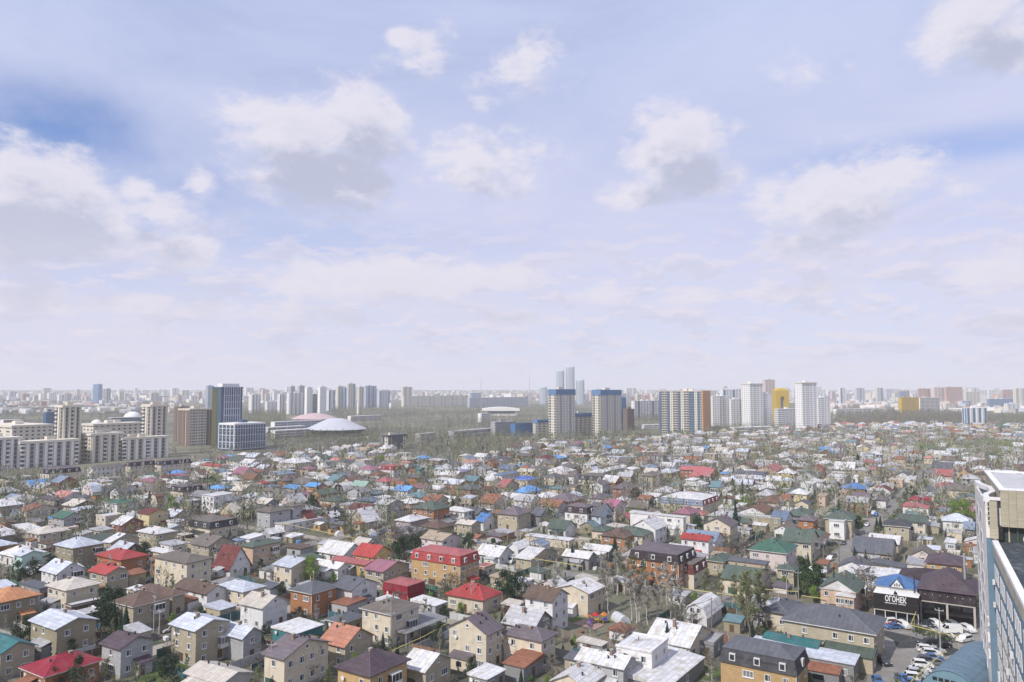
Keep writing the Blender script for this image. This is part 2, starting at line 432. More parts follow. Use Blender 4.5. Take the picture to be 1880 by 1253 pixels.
# sheet, near eave corner (column, row), column where the left facade ends, column where the right facade ends, eave height in metres,
# roof form (GR/GL gable towards right/left, H hip, F flat, M mansard, BL/BR gambrel, C open canopy; :slope), roof colour, wall colour, landmark name
HOUSES = """
K 5 865 -200 250 5.5 GR teal tan |the teal gabled house
K 325 1030 168 715 4 H crimson orange |the crimson hipped house
K 870 825 735 1100 6.3 GR:.2 plum palegrey |the grey block house
K 410 685 225 690 6.5 GR:.16 silver olive |the olive silver-roofed house
K 960 528 815 1220 6 H brown tan |the brown hipped tan house
K 1240 450 1000 1330 5.5 H brown tan
K 1490 430 1260 1630 5 GR brown white |the white gable with the long brown roof
K 1410 695 1235 1640 8 GR:.16 silver tan |the tall silver-roofed tan house
K 1475 760 1412 1632 5 F greybrown olive
K 1750 745 1600 1880 5.5 GR:.3 silver palegrey
K 1600 1075 1345 1800 3.5 GR:.16 cream palegrey
K -10 500 -150 280 6.5 H orange olive |the orange hipped house
K 480 410 345 715 6 H cream cream
K 285 398 150 380 3.5 F slate grey
K 415 285 300 610 5.5 GR:.3 silver white |the white silver-gabled house
K 770 290 648 925 7 GR:.2 red tan |the tan house with the red tilted roof
K 930 305 885 1050 4 F rust tan
K 872 192 700 1055 4.5 H red orange |the red hipped orange house
K 1345 215 1115 1520 8.5 H:.16 greybrown cream |the cream three-storey house
K 1655 245 1535 1800 3.4 GR:.75 maroon white |the steep maroon roof
K 980 412 915 1060 3 F white tan
K 515 530 470 790 3 F white brown
K 1750 420 1565 1900 5 H silver cream
L 50 530 -110 225 6 GR:.24 cream white
L 400 435 250 575 6.7 H slate orange |the orange brick house with the dark hipped roof
L 690 405 560 870 6 GR:.2 slate white
L 255 242 130 450 6 GR:.14 silver cream
L 590 250 410 670 3.5 GR white white
L 845 165 700 975 5.5 GR:.3 red yellow |the red gabled yellow house
L 790 225 545 870 4 GR:.12 pinkred amber
L 915 272 785 1100 5.5 GR:.14 mauve tan |the mauve-roofed brick house
L 1468 232 1118 1605 7.5 M red amber |the red mansard house
L 1645 250 1575 1720 3 F pinkred cream
L 1090 440 920 1210 1.6 M crimson crimsonwall |the low crimson mansard
L 1630 480 1380 1750 4 H:.28 red cream |the bright red hipped roof
L 975 585 765 1170 7.5 H greybrown cream |the beige house with the carport
L 1080 722 975 1370 3.2 C grey dark
L 625 645 520 765 3.5 H slate tan
L 640 805 470 840 5 GR:.3 terracotta tan |the terracotta gabled house
L 205 897 62 520 7 GR:.18 plumgrey cream |the cream house with the grey-plum roof
L 820 1027 590 1085 7 H:.25 plum amber |the apricot house with the plum roof
L 1218 985 1052 1400 4.5 GR:.24 white tan |the fieldstone house
L 1655 722 1390 1765 8 GL:.26 plumgrey cream |the big beige gabled house
L 290 722 120 480 3 F white tealwall
L 1290 522 1120 1370 3 F white palegrey
L 1660 1050 1530 1790 3 F white grey
L 655 520 545 790 3.5 F rust palegrey
M 210 775 -60 310 6.3 H:.22 plumgrey cream |the beige wing with the red patch
M 85 968 -60 220 3 F rust grey
M 290 482 95 400 8.5 GR:.26 brown white |the white house by the playground
M 545 427 320 655 6.5 GL:.15 white cream
M 160 675 -60 290 4 GR:.34 palegrey grey
M 1195 222 845 1320 8 M darkplum orange |the dark mansard brick block
M 1305 292 1180 1525 4.5 M maroon cream
M 1740 347 1495 1850 4.8 GR:.12 greygreen cream
M 1400 600 1240 1580 3.2 BL white white |the white gambrel house
M 1275 812 970 1430 4 GR:.2 white cream |the sprawling white-roofed house
M 1450 802 1370 1520 3 F palegrey grey
M 1005 862 750 1120 6.8 F white white |the white flat-roofed house with rust stains
M 1110 917 1070 1170 3 F brown cream
M 800 965 470 890 5.8 GR:.2 white palegrey |the white gabled house with the chimney
M 520 1100 300 650 4 GL white cream
M 1120 1105 830 1380 3 F white grey
M 1870 590 1780 1990 3.5 GR palegrey grey
N 240 1025 -301 325 6.5 M:.2 charcoal amber |the amber house with the charcoal band
N 655 945 -100 690 4 F silver grey |the long silver shed
N 385 825 10 425 4.3 GR:.12 teal cream |the teal shed roof
N 790 905 430 815 3.2 F greygreen tan
N 800 727 150 872 7 H:.2 slate tan |the big slate-roofed brick building
N 180 582 70 270 4.5 H slate cream
N 670 420 415 735 6.3 GL:.3 greygreen peach |the house with the white pediment
N 740 257 545 815 4 GL:.26 slate white
N 1020 250 800 1035 3.6 F slate cream
N 925 150 645 1000 4 GR:.22 slate tan |the slate gable by the street
N 975 77 760 1030 4 GR:.14 white tan
N 1225 165 1070 1262 3 GL:.3 greybrown pinkwhite
N 1160 232 1040 1190 3 F palegrey white
N 1430 235 1180 1560 6 H plum amber
E 1425 1040 1035 1540 7 H:.24 green pinkwhite |the green hipped house
G 520 215 220 600 7 GR:.26 greygreen cream |the grey-green gabled house
G 600 152 380 705 7 H greygreen cream
G 330 520 160 365 5 H greygreen tan |the small garage house
E 1720 690 1560 1890 6.3 H plumgrey orange |the terracotta brick house
F 990 990 725 1165 6.5 H:.2 charcoal tan |the tan house by the bend in the street
F 1165 940 870 1220 5.5 GR:.14 greygreen cream
F 1200 790 925 1245 5.5 F pinkred white |the white parapet house
F 1640 757 1440 1712 4.5 H charcoal tan
F 1640 600 1350 1700 4.5 H greybrown cream
F 1200 705 1140 1255 5 H:.4 crimson cream |the crimson turret roof
F 1085 700 1050 1118 5 H:.4 crimson cream
F 515 582 260 548 5.5 H blue orange |the blue hipped orange house
F 560 690 375 655 5.5 GR plumgrey cream
F 540 727 305 585 5 GR:.14 palegrey orange
F 370 920 90 490 7 H:.26 greygreen tan |the big grey-green hipped roof
F 290 935 130 345 7 F palegrey white
F 790 600 630 905 4.5 GL:.3 maroon white
F 1000 440 850 1050 4 GL:.3 slate white
F 1450 362 1240 1512 5 GR slate white
F 1460 437 1255 1535 4 GR:.24 pinkred peach |the pinkish red gable
F 1500 565 1280 1545 4 H red peach
F 1645 402 1525 1672 5 GL:.34 brown amber |the amber gabled cottage
F 950 257 800 985 6 H rust peach
F 880 305 830 960 3 F palegrey white
F 400 372 180 470 3.5 GR:.25 white palegrey
F 390 245 270 435 4 F white white
F 600 206 480 628 7 F slate paleblue |the pale blue flat-roofed block
F 300 452 100 345 4 F white white
F 220 520 110 300 3.5 H palegrey white
F 60 500 -60 112 5 F white palegrey
F 680 600 535 755 5 H white white
F 740 702 640 790 4 H plumgrey white
F 920 490 760 975 4 F cream peach
F 560 470 500 590 3.5 F white paleblue
F 440 450 360 500 3.5 F white white
F 700 450 580 740 4 H greybrown grey
F 1250 245 1150 1325 4.5 H salmon cream
F 1500 275 1330 1555 4.5 H greybrown white
F 1610 280 1540 1650 5 F rustbrown peach
F 1800 260 1700 1900 4 F white cream
F 1850 300 1710 1960 4.5 H slate cream
F 1010 770 960 1060 3 F rust white
F 1560 1060 1400 1615 3.6 F palegrey cream
F 1490 1165 1405 1540 3 F white paleblue
F 1690 1010 1640 1760 4 GR bluegrey grey
F 1310 985 1190 1420 3 F palegrey tan
F 1420 610 1170 1480 3 F slate grey
F 1680 860 1570 1750 4.5 GR:.3 mauve white
F 1060 480 1010 1090 3.5 GR palegrey tan
A 530 182 435 870 8.5 M:.15 darkplum cream |the first dark-topped townhouse row
A 1000 117 940 1372 8.5 H:.18 greybrown white |the white townhouse row
A 1405 100 1372 1672 8.5 M:.15 darkplum cream
A 1735 87 1692 2060 8.5 M:.15 darkplum cream
A 160 467 65 415 5 H palegrey white |the long white house
A 580 467 420 690 5.5 H plum tan |the plum hipped tan house
A 300 577 205 622 6 GR:.16 rust cream
A 690 657 560 905 5.5 GR:.22 green palegrey |the green gabled block house
A 800 527 680 1050 5 GR:.18 cream brown
A 1265 503 1130 1490 7 H:.12 green white |the green-roofed white house
A 1150 560 1060 1240 4 F palegrey white
A 1610 612 1490 1830 7 GR:.14 maroon lightyellow |the yellow maroon-roofed house
A 1320 727 1210 1550 4.5 GR:.26 white brickred
A 790 982 600 1110 7 H:.22 silver olive |the patched silver hipped roof
A 1200 917 1125 1500 4.6 GR:.2 white tan
A 1690 832 1490 1890 5.5 H white tan
A 1800 1040 1600 1900 4.5 H white cream
A 430 832 300 740 5 H cream cream
A 240 1062 150 460 6 GR:.16 silver mint |the mint-walled house
A 1000 372 880 1090 4 BL silver pinkwhite
A 1100 267 930 1222 4 F white lightyellow
A 1285 382 1190 1490 4 GL slate white
A 1650 362 1480 1822 4 GR:.3 greybrown lightyellow
A 1560 452 1370 1670 3.5 F white palegrey
A 1700 482 1600 1770 3 BL rustbrown cream
A 1650 272 1500 1790 4 H mauve cream
A 1840 217 1720 1900 4 GR maroon white
A 60 702 -40 125 5 H brown orange
A 300 792 130 470 3 F white tan
A 800 382 715 860 3 F white white
A 960 490 900 1070 4 H greybrown grey
A 70 272 -40 105 5 F sand olive
A 1550 320 1500 1700 3 F palegrey grey
B 210 377 75 425 4.5 M darkplum cream |the small dark mansard
B 600 347 475 730 4.5 H skyblue paleblue |the sky-blue pyramid roof
B 845 362 730 1020 5 GR cream cream
B 545 422 415 765 8 F white white |the big white cubic house
B 500 777 215 800 4.5 M charcoal cream |the broad charcoal mansard
B 490 957 300 765 5.5 GR:.24 greybrown tan |the grey-brown gable with the carved front
B 965 972 850 1260 7.2 H:.18 greygreen peach |the peach house with the grey-green roof
B 1150 597 1010 1372 8 H greybrown palegrey |the grey stone mansion
B 1400 532 1290 1505 9 H greybrown palegrey
B 1110 502 995 1250 6 GR cream grey
B 1555 662 1420 1650 3.5 GL:.36 maroon amber |the amber cottage with the maroon roof
B 1380 432 1235 1550 4.5 H plumgrey brown
B 1430 337 1300 1520 4.5 GR skyblue cream |the sky-blue gable
B 1655 317 1535 1750 5 GR skyblue orange
B 1700 402 1580 1880 5 GL greygreen orange
B 600 100 400 665 4.5 H red cream |the red hipped cream house
B 855 177 745 1000 5 GR:.34 mauve cream
B 960 237 820 1080 4 GR:.36 rustbrown amber
B 740 252 615 840 4 H white grey
B 1080 287 1010 1160 4 H red peach
B 1250 192 1150 1430 5 H bluegrey cream
B 1420 67 1250 1600 5.5 H white cream
B 1560 132 1475 1650 5 H mauve peach
B 1180 372 1040 1290 5 H greybrown white
B 220 202 100 290 4.5 F mauve grey
B 400 187 280 500 4 GL brown white
B 210 292 55 330 3.5 GR white cream
B 400 227 335 470 4 F cream tan
B 700 187 600 790 3.5 F white white
B 1090 122 1000 1200 4.5 GR silver peach
B 970 102 925 1100 4.5 GR silver peach
B 830 302 740 920 4 GR cream white
B 1330 257 1235 1460 4.5 H plumgrey orange
B 960 312 850 1040 5 H greybrown brown
B 760 592 620 870 4.5 GL:.36 cream tan
B 300 482 205 420 3.5 F white grey
B 1300 732 1240 1720 3 F palegrey white
B 800 907 735 870 3 H bluegrey white
B 930 882 820 1090 3 F white white
B 1850 477 1690 1900 5 H greygreen cream
B 1850 590 1740 1960 3.5 H charcoal grey
B 1800 700 1640 1900 3.5 F slate amber
C 200 57 105 305 6 H slate white
C 720 142 580 845 5 M crimson white |the crimson mansard house
C 470 137 330 580 5 H mauve white
C 560 197 450 680 4 H rustbrown cream
C 100 252 0 250 4.5 GR tealgrey cream
C 410 312 270 490 6 GR:.4 palegreen lightyellow |the pale green gable
C 190 367 75 315 3.2 BL white dark
C 870 362 720 980 5 GR skyblue white
C 800 302 680 880 5 GR rust cream
C 960 222 875 1040 7 H slate orange
C 1045 330 940 1130 5 GR mauve white
C 1240 347 1105 1310 4 GR white cream
C 1390 197 1240 1480 5 GR white peach
C 1600 257 1455 1700 5 GR tealgrey brown
C 1550 352 1380 1680 6 H slate orange |the orange cube house
C 1180 472 1030 1310 5 GR rust cream
C 1155 572 920 1325 8 H:.22 greygreen orange |the big orange house with the dark green roof
C 1480 592 1265 1570 5.5 H white white
C 920 502 760 1040 6 H white brickred
C 650 512 520 830 7.5 GR:.12 palegrey palegrey |the pale grey three-storey house
C 425 567 235 550 4.5 GR:.24 maroon white
C 415 690 245 565 3.6 GL:.5 white tan |the white roof with the dark gable
C 900 697 745 1090 5.5 H white pinkgrey |the pinkish grey house
C 1560 727 1405 1660 6 GR:.16 cream tan
C 1690 692 1600 1840 4 GR blue white
C 1245 897 1020 1440 5 GR:.14 sand pinkwhite
C 920 832 645 1080 3.5 F grey amber
C 500 482 330 620 4 H slateblue grey
C 640 447 500 740 4 F white white
C 830 442 720 910 4 F white white
C 1795 497 1635 1990 5 GR:.2 rust pinkwhite
C 1620 612 1500 1740 4 GR slate grey
C 90 482 -60 250 4 H greygreen cream
C 180 732 0 240 4 H slate amber
C 1460 162 1390 1540 5 H lavender cream
C 1380 77 1290 1455 5 H slate pinkwhite
C 1570 62 1460 1680 6 H salmon white
C 1010 132 960 1060 6 GR teal tealwall
C 1790 72 1715 1850 6 GL:.4 rustbrown orange |the orange twin gables
C 1800 252 1695 1880 3.5 GR white cream
C 880 62 780 920 5 H salmon white
C 400 37 310 505 6 F white cream
C 120 32 40 180 5 GR salmon white
C 1860 1065 1615 2000 3.5 GR:.3 white white
C 240 172 120 330 3 F greybrown dark
C 1770 352 1690 1830 4 GR maroon grey
C 1300 712 1200 1400 3 C grey dark
D 230 132 90 320 5 GR slateblue lightyellow
D 130 197 65 320 6 H slateblue white |the white house with the slate-blue roof
D 400 247 255 500 5 H cobalt cream |the cobalt hipped roof
D 400 387 265 545 4.5 H:.3 skyblue pinkwhite |the sky-blue hipped roof
D 150 327 60 310 5 GR pinkred tan
D 265 442 80 400 5 GR:.14 white tan
D 440 472 260 545 5.5 GR palegrey white
D 610 442 450 750 3.5 H white white
D 850 482 620 1005 5 H:.24 plumgrey orange |the orange house with white window surrounds
D 290 627 80 440 6.5 H:.24 plumgrey tan |the tan two-storey house with deep eaves
D 540 627 440 670 5 GR slate grey
D 1045 612 805 1140 6.5 M:.16 darkplum white |the white house with the plum band
D 1190 627 1130 1320 6 GR:.36 slate paleblue
D 1350 532 1200 1470 6.5 GR:.18 magenta pinkwhite |the magenta gable
D 810 772 620 920 4 GR:.3 greygreen white |the half-timbered cottage
D 1640 852 1290 1750 5 H:.2 greygreen cream
D 1230 802 1100 1330 4 H greygreen cream
D 1450 872 1200 1575 5 H:.22 brown orange |the salmon brick hipped house
D 1280 1010 1010 1350 3.6 GR:.22 white grey
D 1060 1087 790 1140 4 GR:.26 white grey |the white roof beside the spruce
D 440 1102 315 720 3.5 GR:.12 white tan |the shop with the red sign
D 850 902 380 900 3 F white cream
D 300 982 190 430 4 GL:.4 white white
D 1780 772 1520 1900 6.5 GL:.3 white white |the white gabled hall
D 1750 207 1595 1860 7 H:.18 greybrown tan |the tan three-storey house
D 1490 347 1310 1600 5 H:.26 plumgrey brickred
D 1200 452 1050 1320 4 H plumgrey white
D 1230 257 955 1330 4.5 M charcoal cream
D 1200 172 1060 1300 6 F white tan
D 1320 137 1220 1450 5 H white white
D 1540 132 1450 1605 5 H white white
D 770 347 640 830 4.5 H tealgrey cream
D 700 217 580 790 5 H slate cream
D 890 112 720 980 4.5 H plumgrey orange
D 800 162 600 920 4 H white white
D 500 142 370 640 5.5 H plumgrey white
D 1090 77 1000 1150 5 GL white white
D 60 202 0 110 5 GR white white
D 900 202 840 980 5 GR greybrown white
D 720 642 640 800 3 C slate dark
D 1810 427 1650 1880 5 GR:.14 white white
D 1860 362 1780 1960 4.5 H white cream
D 1720 452 1600 1770 6 GR rust palegrey
D 1640 312 1560 1720 5 H greygreen cream
Z 1003 843 983 1022 8 H maroon white |the white house with the maroon roof and towers
E 320 652 -253 335 7 F white white
E 530 527 80 700 6 M:.12 bluegrey cream |the blue-grey and crimson mansard
E 390 617 215 495 6 H:.26 mauve cream
E 825 742 540 905 6.3 GL:.24 plumgrey cream |the plain cream gable
E 590 897 300 640 7 GR:.24 red white |the white house with the red roof
E 600 147 285 650 6 GR:.22 pinkred brickred |the long red gable
E 600 210 400 712 3.4 GR:.2 pinkred brickred
E 480 312 320 590 5 H white white
E 430 250 350 480 7.5 H white white
E 180 382 15 260 4 H white tan
E 80 427 -60 120 4 GR white white
E 700 322 610 770 4 GR tealgrey white
E 800 352 740 850 4 GL:.36 white white
E 1170 192 850 1225 4.6 F slate white
E 1330 152 1090 1420 4 GL:.2 pinkred peach
E 1150 352 1005 1210 4 H white brown
E 1330 492 1120 1430 4.5 H rustbrown tan |the mottled brown hipped roof
E 1460 462 1370 1500 4.5 GR rust white
E 1570 372 1430 1680 5 H greygreen grey
E 1720 292 1585 1890 7 F white white
E 1200 602 930 1310 4.5 GL:.2 rustbrown white
E 1370 667 940 1400 5.5 F silver olive
E 1420 682 1390 1520 5 GR slateblue white
E 1010 702 950 1050 4 GR greygreen cream
E 1640 642 1420 1760 5 H greygreen grey
E 1470 792 1400 1560 4 GL:.3 greybrown white
E 740 1132 580 850 4.5 H greygreen tan
E 1200 1162 790 1240 4.5 F slate tan
E 880 562 700 915 4 F white white
E 840 442 750 870 5 H rustbrown white
E 1850 422 1760 1980 5 F sand peach
"""
ROT = 57.0
M_BLACKV = mat('vent_black', (.03, .03, .03), .6)
WIN = {}
def window_meshes(kind):
    if kind in WIN: return WIN[kind]
    w, h, mull = {'std': (1.15, 1.35, 1), 'wide': (2.1, 1.35, 2), 'small': (.8, .8, 0), 'door': (1.1, 2.1, 0)}[kind]
    fr = MB(); t = .13
    if kind == 'door':
        fr.box(-w / 2, w / 2, -.05, .02, 0, h, mat('door_paint', (.12, .07, .05), .6))
        m1 = fr.mesh('door'); m2 = None
    else:
        fr.box(-w / 2, w / 2, -.07, .03, -h / 2, -h / 2 + t, M_FRAME); fr.box(-w / 2, w / 2, -.07, .03, h / 2 - t, h / 2, M_FRAME)
        fr.box(-w / 2, -w / 2 + t, -.07, .03, -h / 2 + t, h / 2 - t, M_FRAME); fr.box(w / 2 - t, w / 2, -.07, .03, -h / 2 + t, h / 2 - t, M_FRAME)
        for i in range(mull):
            x = -w / 2 + w * (i + 1) / (mull + 1) if mull == 2 else w * .12
            fr.box(x - .05, x + .05, -.06, .03, -h / 2 + t, h / 2 - t, M_FRAME)
        fr.box(-w / 2 - .08, w / 2 + .08, -.18, .02, -h / 2 - .07, -h / 2 - .002, M_FRAME)
        m1 = fr.mesh('window')
        pn = MB(); pn.box(-w / 2 + t, w / 2 - t, -.02, .02, -h / 2 + t, h / 2 - t, M_PANE)
        m2 = pn.mesh('pane')
        fr2 = MB(); fr2.v = list(fr.v); fr2.f = list(fr.f); fr2.m = list(fr.m); fr2.mats = list(fr.mats)
        fr2.box(-w / 2 + t, w / 2 - t, -.02, .02, -h / 2 + t, h / 2 - t, M_PANE)
        WIN[kind + '_one'] = fr2.mesh('window')
    WIN[kind] = (m1, m2)
    return WIN[kind]
def add_window(parent, kind, x, y, z, face, fine):
    """face 'L' looks along -x, face 'R' along -y."""
    rz = -math.pi / 2 if face == 'L' else 0
    off = (x - .01, y, z) if face == 'L' else (x, y - .01, z)
    m1, m2 = window_meshes(kind)
    if kind == 'door': return place(m1, 'door', parent, off, rz)
    if fine:
        f = place(m1, 'window', parent, off, rz)
        place(m2, 'pane', f)
    else:
        f = place(WIN[kind + '_one'], 'window', parent, off, rz)
    return f

def gable_section(W, h, rise, o, slope, t):
    e = h - o * slope
    return [(-o, e), (W / 2, h + rise), (W + o, e), (W + o, e + t), (W / 2, h + rise + t), (-o, e + t)]
def make_roof(root, form, W, D, h, slope, rc, wc, r, fine):
    """Adds wall and roof meshes; returns the roof object."""
    rm, wm = roof_mat(rc), wall_mat(wc)
    o, t = .65, .16
    wall = MB(); roof = MB()
    def ring(x0, x1, y0, y1, z): return [(x0, y0, z), (x1, y0, z), (x1, y1, z), (x0, y1, z)]
    if form in ('GR', 'GL'):
        span = W if form == 'GR' else D; ln = D if form == 'GR' else W
        rise = slope * span; sl = rise / (span / 2)
        def p(a, b, z): return (a, b, z) if form == 'GR' else (b, a, z)
        A = [p(0, 0, 0), p(span, 0, 0), p(span, 0, h), p(span / 2, 0, h + rise), p(0, 0, h)]
        B = [p(0, ln, 0), p(span, ln, 0), p(span, ln, h), p(span / 2, ln, h + rise), p(0, ln, h)]
        wall.hull(A, B, wm)
        s = gable_section(span, h + .02, rise, o, sl, t)
        roof.hull([p(a, -.45, z) for a, z in s], [p(a, ln + .45, z) for a, z in s], rm)
    elif form in ('BL', 'BR'):
        span = W if form == 'BR' else D; ln = D if form == 'BR' else W
        def p(a, b, z): return (a, b, z) if form == 'BR' else (b, a, z)
        hh = min(3.0, span * .34); top = hh + min(1.4, span * .14)
        A = [p(0, 0, 0), p(span, 0, 0), p(span, 0, h), p(span * .82, 0, h + hh), p(span / 2, 0, h + top), p(span * .18, 0, h + hh), p(0, 0, h)]
        wall.hull(A, [tuple(q) for q in [p(*z) for z in [(0, ln, 0), (span, ln, 0), (span, ln, h), (span * .82, ln, h + hh), (span / 2, ln, h + top), (span * .18, ln, h + hh), (0, ln, h)]]], wm)
        s = [(-.3, h - .3), (span * .18, h + hh + .02), (span / 2, h + top + .02), (span * .82, h + hh + .02), (span + .3, h - .3),
             (span + .45, h - .25), (span * .82 + .08, h + hh + .2), (span / 2, h + top + .2), (span * .18 - .08, h + hh + .2), (-.45, h - .25)]
        roof.hull([p(a, -.4, z) for a, z in s], [p(a, ln + .4, z) for a, z in s], rm)
    elif form == 'H':
        wall.box(0, W, 0, D, 0, h, wm)
        m = min(W, D) / 2 + o; rise = slope * 2 * m
        a = ring(-o, W + o, -o, D + o, h); b = ring(-o, W + o, -o, D + o, h + t)
        roof.hull(a, b, M_TRIM if r.random() < .35 else rm, cap=True)
        z = h + t; zr = z + rise
        if W > D: r0, r1 = (m - o, D / 2, zr), (W + o - m, D / 2, zr)
        else: r0, r1 = (W / 2, m - o, zr), (W / 2, D + o - m, zr)
        c = [(p[0], p[1], z + .003) for p in b]
        if W > D:
            roof.poly([c[0], c[1], r1, r0], rm); roof.poly([c[1], c[2], r1], rm); roof.poly([c[2], c[3], r0, r1], rm); roof.poly([c[3], c[0], r0], rm)
        else:
            roof.poly([c[0], c[1], r0], rm); roof.poly([c[1], c[2], r1, r0], rm); roof.poly([c[2], c[3], r1], rm); roof.poly([c[3], c[0], r0, r1], rm)
    elif form == 'M':
        wall.box(0, W, 0, D, 0, h, wm)
        hh = 2.6 if h > 2 else 2.3; ins = .7
        if h < 2: ins = .3
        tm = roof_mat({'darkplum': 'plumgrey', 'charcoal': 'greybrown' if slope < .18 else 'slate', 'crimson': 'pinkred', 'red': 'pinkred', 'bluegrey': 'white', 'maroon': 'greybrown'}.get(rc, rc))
        e = .35
        b = ring(-e + ins, W + e - ins, -e + ins, D + e - ins, h + hh)
        a = ring(-e, W + e, -e, D + e, h)
        n = len(roof.v); roof.hull(a, b, rm, cap=False); roof.poly(list(reversed(a)), rm)
        if rc == 'bluegrey':
            roof.m[0] = roof.mi(roof_mat('crimson'))
        z = h + hh; rise = slope * min(W, D) * .8; m = min(W, D) / 2 - ins + .25
        x0, x1, y0, y1 = ins - e - .15, W + e - ins + .15, ins - e - .15, D + e - ins + .15
        c = ring(x0, x1, y0, y1, z); c2 = ring(x0, x1, y0, y1, z + .12)
        roof.hull(c, c2, tm)
        m = min(x1 - x0, y1 - y0) / 2; zr = z + .12 + rise
        c = [(p[0], p[1], z + .125) for p in c2]
        if W > D:
            r0, r1 = (x0 + m, (y0 + y1) / 2, zr), (x1 - m, (y0 + y1) / 2, zr)
            roof.poly([c[0], c[1], r1, r0], tm); roof.poly([c[1], c[2], r1], tm); roof.poly([c[2], c[3], r0, r1], tm); roof.poly([c[3], c[0], r0], tm)
        else:
            r0, r1 = ((x0 + x1) / 2, y0 + m, zr), ((x0 + x1) / 2, y1 - m, zr)
            roof.poly([c[0], c[1], r0], tm); roof.poly([c[1], c[2], r1, r0], tm); roof.poly([c[2], c[3], r1], tm); roof.poly([c[3], c[0], r0, r1], tm)
    elif form == 'C':
        roof.hull(ring(-.3, W + .3, -.3, D + .3, h), [(-.3, -.3, h + .15), (W + .3, -.3, h + .15), (W + .3, D + .3, h + .7), (-.3, D + .3, h + .7)], rm)
        n = 0
        for i in range(int(W // 4) + 1):
            for j in (0, D):
                x = W * i / max(1, int(W // 4))
                pb = MB(); pb.box(x - .08, x + .08, j - .08, j + .08, 0, h, M_STEEL); pb.build('post', root)
        wall = None
    else:                                            # flat, slightly pitched to one side
        wall.box(0, W, 0, D, 0, h, wm)
        k = r.choice((0, .35, .6, .9)) * (1 if min(W, D) < 14 else .6)
        if h > 5.4 and r.random() < .6: k = 0
        if k == 0:
            roof.box(-.15, W + .15, -.15, D + .15, h, h + .25, rm)
            roof.box(-.15, W + .15, -.15, .1, h + .25, h + .55, wm); roof.box(-.15, .1, .1, D + .15, h + .25, h + .55, wm)
            roof.box(W - .1, W + .15, .1, D + .15, h + .25, h + .55, wm)
        else:
            roof.hull(ring(-.3, W + .3, -.3, D + .3, h), [(-.3, -.3, h + .14), (W + .3, -.3, h + .14), (W + .3, D + .3, h + .14 + k), (-.3, D + .3, h + .14 + k)] if r.random() < .6 else
                      [(-.3, -.3, h + .14), (W + .3, -.3, h + .14 + k), (W + .3, D + .3, h + .14 + k), (-.3, D + .3, h + .14)], rm)
    if wall is not None: wall.build('wall', root)
    ro = roof.build('roof', root)
    return ro

